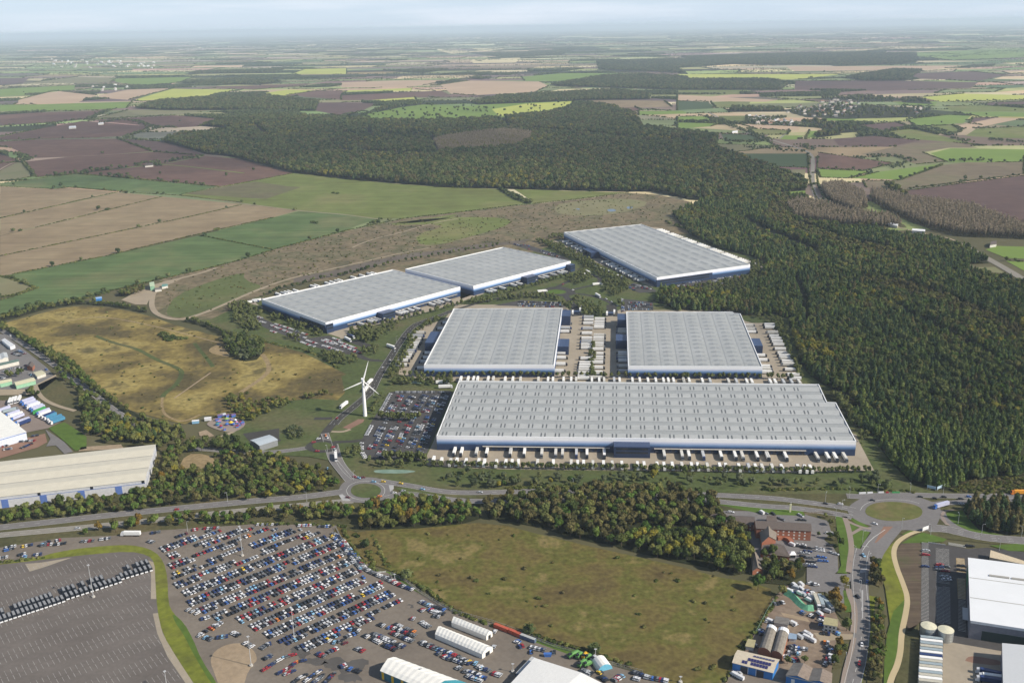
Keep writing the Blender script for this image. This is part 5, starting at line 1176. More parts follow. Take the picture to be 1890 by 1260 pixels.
    for (ei, t0, t1, dep, h, kind) in pods:
        a, b = outline[ei], outline[(ei + 1) % n]
        mb = MB(); fp = outline_box(a, b, t0, t1, dep, .6); mb.prism(fp, .3, h, 0, 1)
        pod = put(mb, "office_block", [navy, navy2 if kind != 'flush' else navy])
        g_ = MB(); nrm = out_normal(a, b)
        for zz in ([(h - 3.2, h - 1.2), (h - 7.0, h - 5.0)] if h > 9 else [(h - 2.6, h - 1)]):
            p, q = lerp(fp[0], fp[1], .06), lerp(fp[0], fp[1], .94)
            g_.add([(p[0] + nrm[0] * .06, p[1] + nrm[1] * .06, zz[0]), (q[0] + nrm[0] * .06, q[1] + nrm[1] * .06, zz[0]), (q[0] + nrm[0] * .06, q[1] + nrm[1] * .06, zz[1]), (p[0] + nrm[0] * .06, p[1] + nrm[1] * .06, zz[1])], [(0, 1, 2, 3)])
        o = g_.build("glazing", glassd, pod); o.data.transform(inv)
    nd = 0
    for (ei, t0, t1, step, mat_) in docks:
        a, b = outline[ei], outline[(ei + 1) % n]
        L = math.hypot(b[0] - a[0], b[1] - a[1])
        cnt = int((t1 - t0) * L / step)
        for i in range(cnt):
            t = t0 + (t1 - t0) * (i + .5) / cnt; hw = 1.45 / L
            mb = MB(); mb.prism(outline_box(a, b, t - hw, t + hw, .35, .1), 1.4, 4.6, 0)
            if nd < 100: put(mb, "dock_door", mat_)
            nd += 1
        mb = MB(); mb.prism(outline_box(a, b, t0, t1, 1.3, .1), 5.1, 5.5, 0); put(mb, "dock_canopy", canopy_m)
        mb = MB(); mb.prism(outline_box(a, b, t0, t1, .25, .1), .3, 1.3, 0); put(mb, "dock_plinth", dockd)
    return root
def RP(spec, h=WH + .6): return [G(p[0], p[1], h)[:2] for p in PX(spec)]
FRONT = {}
# the long warehouse
o_ = RP("px 805.6,803.6 1580.6,813.6 1543,742.2 1526.5,741.2 1511.5,708.6 846.7,702.2")
q_ = [o_[0], o_[1], None, o_[5]]
dR = (o_[2][0] - o_[1][0], o_[2][1] - o_[1][1])
vb = ((o_[4][1] - o_[1][1]) / dR[1]); q_[2] = (o_[1][0] + dR[0] * vb, o_[4][1])
FRONT['long'] = o_
shed("long_warehouse", "very long grey roofed warehouse banded white to navy, nearest of the new estate", q_, o_, 'u', 7, (29, 7, .0016, .026, .0046), pods=[(0, .429, .515, 12, 11.8, 'pod')], docks=[(0, .112, .42, 5.2, dockd), (0, .526, .885, 5.2, dockd)], rl_mat=rl_dark)
o_ = RP("E 450,806 1160,808 1205,497 612,500"); FRONT['ml'] = o_
shed("square_warehouse", "square grey roofed warehouse west of the central lorry yards", o_, o_, 'v', 8, (8, 15, .036, .0095, 0), pods=[(1, .34, .47, 14, 11.5, 'pod'), (1, .86, .985, 12, 14, 'pod'), (3, .40, .60, 16, 11.5, 'pod')])
o_ = RP("E 1563,813 F 465,816 345,527 310,524 299,517 E 1553,517")
FRONT['mr'] = o_
dR = (o_[2][0] - o_[1][0], o_[2][1] - o_[1][1]); vb = (o_[5][1] - o_[1][1]) / dR[1]
shed("square_warehouse", "square grey roofed warehouse with a stepped corner beside the pine forest", [o_[0], o_[1], (o_[1][0] + dR[0] * vb, o_[5][1]), o_[5]], o_, 'v', 8, (8, 15, .036, .0095, 0), pods=[(1, .42, .56, 13, 11, 'pod'), (5, .40, .52, 14, 11.5, 'pod'), (5, .02, .15, 12, 14, 'pod')])
o_ = RP("D 1425,449 1775,577 E 648,381 280,288"); FRONT['ul'] = o_
shed("far_warehouse", "grey roofed warehouse with a dark glazed corner entrance, furthest west on the estate", o_, o_, 'v', 8, (8, 12, .03, .009, 0), pods=[(1, .0, .045, 1.2, 13.0, 'flush'), (0, .62, .985, .8, 11, 'flush'), (1, .35, .44, 13, 11, 'pod')], docks=[(1, .14, .34, 6, dockd), (1, .45, .97, 6, dockd)])
o_ = RP("E 348,284 720,377 1250,242 880,165"); FRONT['ul2'] = o_
shed("far_warehouse", "grey roofed warehouse standing corner to corner with the one furthest west", o_, o_, 'v', 8, (8, 12, .03, .009, 0), pods=[(1, .47, .58, 13, 11, 'pod'), (1, .95, 1.0, 10, 12, 'pod')], docks=[(1, .1, .46, 6, dockd), (1, .6, .93, 6, dockd)])
o_ = RP("E 1213,84 1720,331 F 398,261 E 1635,40"); FRONT['ur'] = o_
shed("far_warehouse", "large grey roofed warehouse against the forest at the north end of the estate", o_, o_, 'u', 8, (12, 8, .03, .012, 0), pods=[(0, .33, .43, 16, 11, 'pod'), (1, -.005, .58, 1.5, 11.5, 'flush')], docks=[(0, .04, .32, 6, dockd), (0, .45, .93, 6, dockd)])

# ------------------------------------------------------------------ older buildings
def hall(name, label, cat, corners, h, ridges=1, rise=2.0, along='u', wall=white_p, roof=cream_roof, eave=.4, group=None, z0=.3, extra=None, roof2=None):
    """pitched hall over four eave corners FL FR BR BL (world), ridges parallel to FL->FR for 'u'"""
    FL, FR, BR, BL = corners
    root = empty(name, FL + (0,)); tag(root, label, cat, group)
    inv = Matrix.Translation((-FL[0], -FL[1], 0))
    def put(mb, nm, mats, par=None):
        o = mb.build(nm, mats, par or root); o.data.transform(inv); return o
    def Q(u, v): return lerp(lerp(FL, FR, u), lerp(BL, BR, u), v)
    W_ = MB(); W_.prism([FL, FR, BR, BL], z0, h)
    Rf = MB()
    lu, lv = math.hypot(FR[0] - FL[0], FR[1] - FL[1]), math.hypot(BL[0] - FL[0], BL[1] - FL[1])
    eu, ev = eave / lu, eave / lv
    for s in range(ridges):
        t0, tm, t1 = s / ridges, (s + .5) / ridges, (s + 1) / ridges
        if along == 'u':
            A = [Q(-eu, t0 - (ev if s == 0 else 0)), Q(1 + eu, t0 - (ev if s == 0 else 0))]; Bm = [Q(-eu, tm), Q(1 + eu, tm)]; C_ = [Q(-eu, t1 + (ev if s == ridges - 1 else 0)), Q(1 + eu, t1 + (ev if s == ridges - 1 else 0))]
            g1, g2 = [Q(0, t0), Q(0, tm), Q(0, t1)], [Q(1, t0), Q(1, tm), Q(1, t1)]
        else:
            A = [Q(t0 - (eu if s == 0 else 0), 1 + ev), Q(t0 - (eu if s == 0 else 0), -ev)]; Bm = [Q(tm, 1 + ev), Q(tm, -ev)]; C_ = [Q(t1 + (eu if s == ridges - 1 else 0), 1 + ev), Q(t1 + (eu if s == ridges - 1 else 0), -ev)]
            g1, g2 = [Q(t0, 0), Q(tm, 0), Q(t1, 0)], [Q(t0, 1), Q(tm, 1), Q(t1, 1)]
        th = .18
        for X_, Y_ in ((A, Bm), (Bm, C_)):
            za, zb = (h + .05, h + rise) if X_ is A else (h + rise, h + .05)
            Rf.add([X_[0] + (za + th,), X_[1] + (za + th,), Y_[1] + (zb + th,), Y_[0] + (zb + th,), X_[0] + (za,), X_[1] + (za,), Y_[1] + (zb,), Y_[0] + (zb,)], [(0, 1, 2, 3), (7, 6, 5, 4), (0, 4, 5, 1), (1, 5, 6, 2), (2, 6, 7, 3), (3, 7, 4, 0)], 0 if X_ is A or roof2 is None else 1)
        for g_ in (g1, g2):
            W_.add([g_[0] + (h,), g_[1] + (h + rise - .02,), g_[2] + (h,)], [(0, 1, 2)])
    put(W_, "wall", wall); put(Rf, "roof", [roof] + ([roof2] if roof2 else []))
    if extra: extra(put, Q, root)
    return root
def wall_panels(put, a, b, items):
    """items: (part, t0, t1, z0, z1, material, proud)"""
    n = out_normal(a, b)
    for nm, t0, t1, z0, z1, m_, pr in items:
        mb = MB(); mb.prism(outline_box(a, b, t0, t1, pr, .05), z0, z1); put(mb, nm, m_)
blue_t = plain("blue_trim", (.10, .17, .42), .5); black_t = plain("black_trim", (.012, .014, .02), .5); gutter = plain("gutter_grey", (.30, .29, .26), .6)
# cream roofed warehouse beside the main road
h_ = 11.0
fr, br = G(267.2, 885.8, h_)[:2], G(287, 820.3, h_)[:2]
du_ = np.array(G(267.2, 885.8, h_)[:2]) - np.array(G(0, 916.8, h_)[:2]); du_ /= np.linalg.norm(du_)
du2 = np.array(G(287, 820.3, h_)[:2]) - np.array(G(0, 852, h_)[:2]); du2 /= np.linalg.norm(du2)
fl, bl = tuple(np.array(fr) - du_ * 230), tuple(np.array(br) - du2 * 230)
def ex1(put, Q, root):
    a, b = Q(0, 0), Q(1, 0)
    its = [("fascia", 0, 1, 7.9, 8.3, blue_t, .12)]
    for k in range(8):
        t = 1 - (.10 + k * .137) * .98
        its.append(("blue_door", t - .012, t + .012, .4, 7.88, blue_t, .2))
        t2 = 1 - (.006 + k * .2 * .93)
        if t2 > 0: its.append(("downpipe_box", t2 - .006, t2 + .004, 8.4, 10.9, black_t, .25))
    wall_panels(put, a, b, its)
    for t in (1 / 3, 2 / 3):
        mb = MB(); p, q = Q(0, t), Q(1, t)
        strip_mesh(mb, [p, q], 1.2, h_ + .32); put(mb, "gutter", gutter)
    a, b = Q(1, 0), Q(1, 1)
    wall_panels(put, a, b, [("rail", 0, 1, 5.2, 5.5, blue_t, .1)] + [("post", .1 + k * .18, .112 + k * .18, .4, 10.8, pale_grey, .12) for k in range(5)])
hall("cream_warehouse", "long white warehouse with a cream roof and blue doors beside the main road", "warehouse", [fl, fr, br, bl], h_, 3, 1.5, 'u', plain("offwhite_wall", (.50, .51, .53), .6), cream_roof, extra=ex1)
# white shed of the lorry yard (west edge)
c0 = G(48.2, 797, 9)[:2]; c1 = G(0, 810.8, 9)[:2]; c2 = G(0, 759, 9)[:2]
e1 = np.array(c1) - np.array(c0); e1 *= 70 / np.linalg.norm(e1); e2 = np.array(c2) - np.array(c0); e2 *= 95 / np.linalg.norm(e2)
def ex2(put, Q, root):
    wall_panels(put, Q(0, 0), Q(1, 0), [("fascia", 0, 1, 8.2, 8.8, blue_t, .15), ("blue_door", .44, .5, .4, 8, blue_t, .2)])
hall("white_shed", "white pitched shed with blue door in the lorry yard at the west edge", "warehouse", [tuple(np.array(c0) + e1), c0, tuple(np.array(c0) + e2), tuple(np.array(c0) + e1 + e2)], 9, 1, 2.6, 'v', plain("pale_blue_wall", (.55, .60, .68), .6), plain("white_roof", (.70, .70, .66), .6, var=.08, scale=.2), extra=ex2)
def hallpx(name, label, cat, spec, h, **k):
    return hall(name, label, cat, [G(p[0], p[1], h)[:2] for p in PX(spec)], h, **k)
green_r = plain("pale_green_roof", (.40, .50, .34), .6); sand_r = plain("sand_roof", (.48, .46, .32), .6); grey_r = plain("fibre_roof", (.15, .14, .13), .85, var=.25, scale=.5); brown_r = plain("brown_tiles", (.105, .085, .075), .85, var=.2, scale=1.2); brick = plain("red_brick", (.30, .115, .065), .85, var=.2, scale=1.5); render_w = plain("pale_render", (.55, .53, .48), .8); moss_r = plain("mossy_roof", (.33, .30, .17), .85, var=.15); blue_w = plain("blue_cladding", (.03, .17, .46), .5)
hallpx("trade_shed", "pale green roofed shed with a row of rooflights beside the sandy track", "shed", "P 150,560 330,515 300,487 130,530", 5, rise=1.6, along='u', wall=plain("green_wall", (.25, .45, .30), .6), roof=sand_r)
hallpx("trade_shed", "pale green roofed shed west of its larger twin on the sandy track", "shed", "P 0,545 110,520 95,500 -40,525", 5, rise=1.6, wall=MAT["green_wall"], roof=sand_r)
hallpx("trade_shed", "yellowish flat roofed hut among the trade yards", "shed", "P 345,475 425,450 385,420 310,440", 4, rise=.5, wall=render_w, roof=sand_r)
hallpx("trade_shed", "long dark green roofed shed among the trade yards", "shed", "P -60,390 175,335 165,318 -60,365", 5, rise=1.2, wall=render_w, roof=plain("dark_green_roof", (.10, .15, .13), .6))
hallpx("trade_shed", "pale grey roofed building with four ridges in the trade yards", "shed", "P -40,330 75,300 60,255 -60,280", 6, ridges=2, rise=1.2, along='v', wall=render_w, roof=pale_grey)
hallpx("trade_shed", "white roofed cabin row nearest the straight lane", "shed", "P 95,205 140,190 45,125 15,140", 4, ridges=3, rise=.8, along='v', wall=white_p, roof=white_p)
hallpx("trade_shed", "dark gabled house among the trade yards", "house", "P 250,385 300,395 320,365 275,345", 5, rise=2.2, along='v', wall=brick, roof=brown_r)
# small grey building beside the estate road
hallpx("grey_shed", "small plain grey building alone beside the new estate road", "shed", "Q 865,597 1108,520 995,455 750,525", 6.5, rise=.7, along='u', wall=plain("grey_wall", (.20, .21, .22), .6), roof=plain("steel_roof", (.40, .45, .49), .5, var=.04))
# east works: white roof, grey walls
def ex3(put, Q, root):
    wall_panels(put, Q(0, 0), Q(1, 0), [("fascia", 0, 1, 12.2, 13.9, white_p, .2), ("dark_door", .11, .98, .5, 7.6, plain("door_green_black", (.012, .03, .032), .4), .25)])
    wall_panels(put, Q(0, 1), Q(0, 0), [("green_panel", .05, .28, 1, 11, plain("green_panel", (.02, .16, .06), .5), .15), ("canopy", .62, .8, 3.4, 3.8, pale_grey, 3.5), ("window_strip", .3, .6, 5, 6.4, glassd, .12)])
    for t in (.34, .66):
        mb = MB(); strip_mesh(mb, [Q(0, t), Q(1, t)], .7, 14.3); put(mb, "gutter", gutter)
    for u0 in (.17, .36):
        mb = MB(); mb.prism([Q(u0, .72), Q(u0 + .17, .72), Q(u0 + .17, .745), Q(u0, .745)], 14.2, 14.9); put(mb, "roof_vent", gutter)
hall("white_works", "large white roofed factory with grey walls beside the silos", "factory", [G(1791.8, 1144.4, 14)[:2], G(2010, 1178, 14)[:2], G(2010, 1057, 14)[:2], G(1787.8, 1029.3, 14)[:2]], 14, 3, .35, 'u', plain("mid_grey_wall", (.20, .20, .23), .55), plain("white_roof_flat", (.68, .70, .72), .45, var=.03, scale=.08), extra=ex3)
hall("grey_works", "pale grey roofed factory in front of the white roofed one", "factory", [G(1853, 1290, 11)[:2], G(2020, 1290, 11)[:2], G(2020, 1203, 11)[:2], G(1850.7, 1187, 11)[:2]], 11, 2, .3, 'u', MAT["mid_grey_wall"], plain("grey_roof_flat", (.47, .49, .51), .5, var=.03))
mb = MB(); q_ = [G(p[0], p[1], 6)[:2] for p in PX("V 660,215 1000,285 1000,262 668,155")]; mb.prism([q_[0], q_[1], q_[2], q_[3]], .4, 6, 0, 0)
tag(mb.build("timber_screen_wall", plain("timber_cream", (.52, .44, .31), .7, var=.15, scale=.8)), "long cream timber clad block behind the white roofed factory", "wall", None, "thing")
# silos
zinc = plain("galvanised", (.42, .44, .44), .35, .6, .1); zinc_t = plain("silo_lid", (.58, .56, .42), .6)
for p, lab in (((1714.4, 1153.3), "western"), ((1746, 1160.4), "eastern")):
    x, y, _ = G(p[0], p[1], 8.2)
    r_ = empty("silo", (x, y, .4)); tag(r_, "round galvanised silo with a cream lid, the %s of the pair" % lab, "silo", None)
    mb = MB(); mb.cyl(0, 0, 0, 7.6, 5.0, 5.0, 28); o = mb.build("tank_shell", zinc, r_)
    mb = MB(); mb.cyl(0, 0, 7.6, 8.4, 5.1, 1.0, 28); mb.build("lid", zinc_t, r_)
    mb = MB()
    for k in (1.5, 3.5, 5.5, 7.3): mb.cyl(0, 0, k, k + .15, 5.06, 5.06, 28)
    mb.build("hoop", zinc, r_)
    mb = MB(); mb.tube((5.2, 0, 0), (5.2, 0, 8), .12, .12); mb.build("ladder", zinc, r_)
# hotel
def windows_on(put, a, b, n, rows, par=None, w=1.3, hgt=1.3, m_=None, t0=.06, t1=.94):
    L = math.hypot(b[0] - a[0], b[1] - a[1])
    for z in rows:
        for i in range(n):
            t = t0 + (t1 - t0) * (i + .5) / n
            mb = MB(); mb.prism(outline_box(a, b, t - w / 2 / L, t + w / 2 / L, .08, .05), z, z + hgt); put(mb, "window", m_ or win_w)
win_w = plain("window_pale", (.62, .60, .54), .4, var=.2, scale=2)
def hotel_wing(lab, spec, h, rise, along, wn=(), rf=brown_r):
    def ex(put, Q, root):
        for (e, n, rows) in wn:
            a, b = [(Q(0, 0), Q(1, 0)), (Q(1, 0), Q(1, 1)), (Q(1, 1), Q(0, 1)), (Q(0, 1), Q(0, 0))][e]
            windows_on(put, a, b, n, rows)
    return hallpx("hotel_wing", lab, "hotel", spec, h, rise=rise, along=along, wall=brick, roof=rf, extra=ex, eave=.5)
hotel_wing("two storey red brick hotel wing facing the wood", "W 165,345 562,380 562,262 160,245", 6, 2.6, 'u', [(0, 7, (1.3, 4.2))])
hotel_wing("three storey red brick hotel wing with three rows of pale windows", "W 600,430 1395,470 1370,362 568,320", 9, 3.0, 'u', [(0, 9, (1.4, 4.1, 6.8)), (1, 2, (1.4, 4.1, 6.8))])
hotel_wing("steep roofed brick hotel wing in the middle of the hotel", "W 680,640 880,600 890,450 650,470", 6, 4.6, 'v', [(0, 3, (1.4,))], plain("grey_brown_tiles", (.17, .145, .12), .85, var=.15, scale=1))
hotel_wing("broad low tiled hotel wing with a white porch beside the hotel car park", "W 660,790 1080,840 890,660 720,700", 4, 4.2, 'u', [(0, 6, (1.2,))])
hotel_wing("narrow brick lodge between the wood and the hotel trees", "W 545,1050 690,1030 610,800 530,830", 3.5, 2.6, 'v', [(0, 1, (1.2,))], MAT["grey_brown_tiles"])
hotel_wing("flat tiled hotel wing seen over the hedge by the west trees", "W -60,300 155,325 155,235 -60,215", 5, 2.4, 'u', [(0, 3, (1.2,))])
hotel_wing("small square tiled hotel annex behind the long wing", "W 760,330 890,330 860,250 750,250", 5, 2.6, 'u')
mb = MB(); x, y, _ = G(*PX("W 1110,850")[0]); mb.box(-2.2, 2.2, -2.2, 2.2, .1, 3.0, 1); mb.prism([(-2.8, -2.8), (2.8, -2.8), (2.8, 2.8), (-2.8, 2.8)], 3.0, 4.4, 0, 0, top=[(-.6, -.6), (.6, -.6), (.6, .6), (-.6, .6)])
o = mb.build("porch_kiosk", [white_p, glassd]); o.location = (x, y, .5); tag(o, "small white roofed porch at the corner of the hotel", "porch")
q_ = WP("W 900,600 1000,590 1080,625 1110,670", 2, False); mb = MB(); L_, R_ = ribbon(q_, 3.4)
for i in range(len(q_) - 1): mb.prism([R_[i], R_[i + 1], L_[i + 1], L_[i]], .4, 3.2)
tag(mb.build("curved_brick_wall", brick), "curved red brick garden wall in front of the hotel", "wall", None, "thing")
# tents and halls of the storage yard
tent_w = plain("tent_canvas", (.78, .77, .72), .6, var=.04, scale=.3); teal = plain("teal_canvas", (.05, .30, .36), .6); yellow_p = plain("yellow_panel", (.65, .42, .03), .5)
def ribs(n):
    def f(put, Q, root):
        pass
    return f
def marquee(lab, spec, h, rise, nrib, ends=None, panels=None, dark_end=False):
    FL, FR, BR, BL = [G(p[0], p[1], h)[:2] for p in PX(spec)]
    root = empty("marquee", FL + (0,)); tag(root, lab, "marquee")
    inv = Matrix.Translation((-FL[0], -FL[1], 0))
    def put(mb, nm, m_):
        o = mb.build(nm, m_, root); o.data.transform(inv); return o
    def Q(u, v): return lerp(lerp(FL, FR, u), lerp(BL, BR, u), v)
    prof = [(0, h), (.16, h + rise * .44), (.5, h + rise), (.84, h + rise * .44), (1, h)]
    mb = MB()
    for i in range(nrib):
        u0, u1 = i / nrib, (i + 1) / nrib; um = (u0 + u1) / 2
        for k in range(4):
            (v0, z0), (v1, z1) = prof[k], prof[k + 1]
            mb.quad(Q(u0, v0) + (z0,), Q(um, v0) + (z0 - .16,), Q(um, v1) + (z1 - .16,), Q(u0, v1) + (z1,)); mb.quad(Q(um, v0) + (z0 - .16,), Q(u1, v0) + (z0,), Q(u1, v1) + (z1,), Q(um, v1) + (z1 - .16,))
    put(mb, "canvas_roof", tent_w)
    mb = MB(); mb.add([Q(u, v) + (z,) for z in (.3, h) for u, v in ((0, 0), (1, 0), (1, 1), (0, 1))], [(0, 1, 5, 4), (1, 2, 6, 5), (2, 3, 7, 6), (3, 0, 4, 7)])
    for u in (0, 1): mb.add([Q(u, v) + (z - .2,) for v, z in prof], [tuple(range(5))])
    put(mb, "canvas_wall", panels or tent_w)
    if panels:
        wall_panels(put, Q(0, 0), Q(1, 0), [("yellow_panel", .03 + k * .17, .07 + k * .17, .4, h - .3, yellow_p, .12) for k in range(6)])
    if ends:
        mb = MB()
        for k in range(4):
            (v0, z0), (v1, z1) = prof[k], prof[k + 1]; mb.quad(Q(.86, v0) + (z0 + .08,), Q(1.005, v0) + (z0 + .08,), Q(1.005, v1) + (z1 + .08,), Q(.86, v1) + (z1 + .08,))
        put(mb, "coloured_end", ends)
    if dark_end:
        wall_panels(put, Q(1, 0), Q(1, 1), [("doorway", .3, .7, .3, h - .8, glassd, .1)])
    return root
marquee("long white ribbed marquee tent, the longer of the two in the storage yard", "S 725,410 1240,630 1355,550 800,330", 4, 3.2, 14, dark_end=True)
marquee("white ribbed marquee tent, the shorter one next to the meadow fence", "S 905,280 1285,432 1352,385 955,230", 4, 2.8, 11, dark_end=True)
marquee("big cream ribbed tent with a teal end and yellow panels in the storage yard", "S 125,810 760,1075 1120,960 300,660", 6, 4.0, 11, ends=teal, panels=plain("teal_wall", (.03, .14, .19), .6))
hallpx("white_hall", "large white roofed hall with a lean to at the edge of the storage yard", "hall", "Y 170,640 900,760 1120,660 420,372", 7, ridges=1, rise=3.4, along='v', wall=plain("blue_grey_wall", (.10, .15, .22), .6), roof=plain("white_hall_roof", (.70, .70, .68), .6, var=.05), roof2=MAT["white_hall_roof"])
mb = MB(); FL = G(*PX("Y 1,1")[0]); q_ = [G(p[0], p[1], 4.5)[:2] for p in PX("Y 282,478 330,485 445,375 400,355")]
mb.prism(q_, .4, 4.5, 1, 0); tag(mb.build("lean_to_shed", [pale_grey, MAT["blue_grey_wall"]]), "pale grey lean to shed against the large white roofed hall", "shed")
x, y, _ = G(*PX("Y 910,430")[0]); mb = MB()
for k in range(8):
    a0_, a1_ = math.pi * k / 8, math.pi * (k + 1) / 8
    mb.add([(-5 * math.cos(a0_), -5, 4.6 * math.sin(a0_)), (-5 * math.cos(a1_), -5, 4.6 * math.sin(a1_)), (-5 * math.cos(a1_), 5, 4.6 * math.sin(a1_)), (-5 * math.cos(a0_), 5, 4.6 * math.sin(a0_))], [(0, 3, 2, 1)], 0)
mb.add([(-5 * math.cos(math.pi * k / 8), -5, 4.6 * math.sin(math.pi * k / 8)) for k in range(9)], [tuple(range(9))], 1); mb.add([(-5 * math.cos(math.pi * k / 8), 5, 4.6 * math.sin(math.pi * k / 8)) for k in range(9)], [tuple(range(8, -1, -1))], 1)
o = mb.build("arched_tent", [tent_w, plain("light_blue_canvas", (.15, .45, .62), .6)]); o.location = (x, y, .5); o.rotation_euler = (0, 0, R(20)); tag(o, "small arched white tent with light blue ends by the meadow fence", "tent")
# scrapyard and workshops
def ex4(put, Q, root):
    for i in range(2):
        for j in range(9 if i == 0 else 8):
            if (i, j) in ((0, 2),): continue
            mb = MB(); u0 = .33 + j * .072 - .12 * (i == 0); v0 = .08 + i * .20
            zz = 6.2 + 1.8 * (v0 + .08) * 2 + .28
            mb.quad(Q(u0, v0) + (zz - .3,), Q(u0 + .062, v0) + (zz - .3,), Q(u0 + .062, v0 + .17) + (zz + .3,), Q(u0, v0 + .17) + (zz + .3,)); put(mb, "solar_panel", plain("solar_cell", (.035, .035, .12), .25, var=.1))
    for j in range(7):
        mb = MB(); u0 = .42 + j * .075; mb.quad(Q(u0, .62) + (7.9,), Q(u0 + .064, .62) + (7.9,), Q(u0 + .064, .80) + (7.2,), Q(u0, .80) + (7.2,)); put(mb, "solar_panel", MAT["solar_cell"])
    wall_panels(put, Q(0, 0), Q(1, 0), [("roller_door", .20, .38, .4, 5.2, dockd, .1), ("roller_door", .60, .78, .4, 5.2, dockd, .1), ("white_post", .385, .395, .3, 6, white_p, .15), ("white_post", .585, .595, .3, 6, white_p, .15)])
hallpx("blue_workshop", "blue walled workshop with solar panels on its cream roof", "workshop", "R 78,1022 545,1140 615,990 140,880", 6, rise=1.8, along='u', wall=blue_w, roof=plain("cream_sheet_roof", (.50, .44, .34), .6, var=.1), extra=ex4)
def ex5(put, Q, root):
    wall_panels(put, Q(0, 0), Q(1, 0), [("white_door", .12, .2, .4, 4.4, white_p, .1), ("fascia", 0, 1, 5.4, 6, pale_grey, .12)])
hallpx("blue_workshop", "blue walled workshop with weathered fibre roof in front of the scrapyard", "workshop", "R 700,1170 1220,1290 1230,1150 790,1030", 6, ridges=2, rise=1.8, along='v', wall=blue_w, roof=grey_r, roof2=plain("brown_fibre_roof", (.20, .16, .13), .85, var=.25, scale=.5), extra=ex5)  # second slope of each ridge is a lighter brown
def barrel(lab, spec, h):
    FL, FR, BR, BL = [G(p[0], p[1], h)[:2] for p in PX(spec)]
    root = empty("barrel_shed", FL + (0,)); tag(root, lab, "shed"); inv = Matrix.Translation((-FL[0], -FL[1], 0))
    def Q(u, v): return lerp(lerp(FL, FR, u), lerp(BL, BR, u), v)
    mb, wb, tb = MB(), MB(), MB()
    pr = [((1 - math.cos(math.pi * k / 6)) / 2, h + 2.6 * math.sin(math.pi * k / 6)) for k in range(7)]
    for k in range(6):
        (u0, z0), (u1, z1) = pr[k], pr[k + 1]
        mb.quad(Q(u0, .0) + (z0,), Q(u1, .0) + (z1,), Q(u1, .86) + (z1,), Q(u0, .86) + (z0,), 0 if k < 3 else 1)  # second half of the arch is paler: sunlight put into the roof colour
        tb.quad(Q(u0, .86) + (z0 + .15,), Q(u1, .86) + (z1 + .15,), Q(u1, 1) + (z1 + .15,), Q(u0, 1) + (z0 + .15,))
    wb.add([Q(*c) + (z,) for z in (.3, h) for c in ((0, 0), (1, 0), (1, 1), (0, 1))], [(0, 1, 5, 4), (1, 2, 6, 5), (2, 3, 7, 6), (3, 0, 4, 7)])
    for v in (0, 1): wb.add([Q(u, v) + (z - .05,) for u, z in pr], [tuple(range(7))])
    for b_, nm, m_ in ((mb, "barrel_roof", [grey_r, plain("fibre_roof_sunlit", (.20, .18, .15), .85, var=.25, scale=.5)]), (tb, "white_roof_end", white_p), (wb, "wall", brick)):
        o = b_.build(nm, m_, root); o.data.transform(inv)
barrel("western of two dark barrel roofed sheds with white far ends", "R 375,865 520,915 595,640 475,595", 4)
barrel("eastern of two dark barrel roofed sheds with white far ends", "R 525,905 655,950 735,660 605,630", 4)
hallpx("flat_hut", "small grey flat roofed hut in the scrapyard", "hut", "R 560,555 720,585 733,515 585,485", 3.2, rise=.5, wall=render_w, roof=grey_r)
hallpx("small_house", "small two storey house with a mossy cream roof in the scrapyard", "house", "R 1138,575 1290,600 1298,525 1150,495", 6, rise=.9, wall=render_w, roof=moss_r, extra=lambda put, Q, root: windows_on(put, Q(0, 0), Q(1, 0), 3, (1.2, 3.8), m_=glassd))
hallpx("lean_to_shed", "mossy cream lean to shed behind the barrel roofed sheds", "shed", "R 230,830 320,845 340,765 260,750", 3.2, rise=.4, wall=render_w, roof=moss_r)
hallpx("lean_to_shed", "blue grey lean to shed beside the barrel roofed sheds", "shed", "R 730,740 815,750 815,695 735,680", 3.0, rise=.4, wall=render_w, roof=plain("blue_grey_sheet", (.22, .30, .40), .6))
# farm yard at the end of the dirt road
hallpx("farm_shed", "small pale green silo shed at the farm yard beside the dirt road", "shed", "D 818,380 842,378 838,354 815,358", 7, rise=1.0, wall=MAT["green_wall"], roof=green_r); hallpx("farm_shed", "low dark farm shed beside the dirt road", "shed", "D 845,398 880,394 878,386 845,388", 4, rise=1, wall=render_w, roof=grey_r); hallpx("farm_shed", "blue green farm shed beside the dirt road", "shed", "D 882,382 915,376 910,366 885,368", 4, rise=1, wall=render_w, roof=plain("bluegreen_roof", (.12, .25, .22), .6)); hallpx("farm_shed", "bright blue farm container shed against the tree belt", "shed", "D 518,448 555,443 552,436 518,440", 4, rise=.4, wall=blue_w, roof=plain("pale_blue_roof", (.25, .42, .70), .6))
# far farms
for s_, lb in [("A 375,698 415,695 412,686 378,688", "white roofed farm building out among the ploughed fields"), ("A 535,676 565,674 562,668 538,670", "small white farm building among the ploughed fields"), ("A 790,905 835,900 830,888 795,892", "grey farm building among trees on the ploughed field"), ("C 300,724 330,720 328,712 302,715", "white barn beside the distant road"), ("F 1705,155 1740,150 1740,130 1712,135", "pale farmhouse beside the eastern road"), ("F 1515,155 1550,160 1552,148 1520,145", "brick cottage beside the eastern road"), ("F 1150,40 1200,50 1205,40 1160,32", "long white shed at the forest edge"), ("F 1280,75 1350,80 1350,70 1285,66", "low white shed at the forest edge")]:
    hallpx("farm_building", lb, "farm building", s_, 5, rise=2, wall=render_w, roof=white_p if "white" in lb else brown_r)
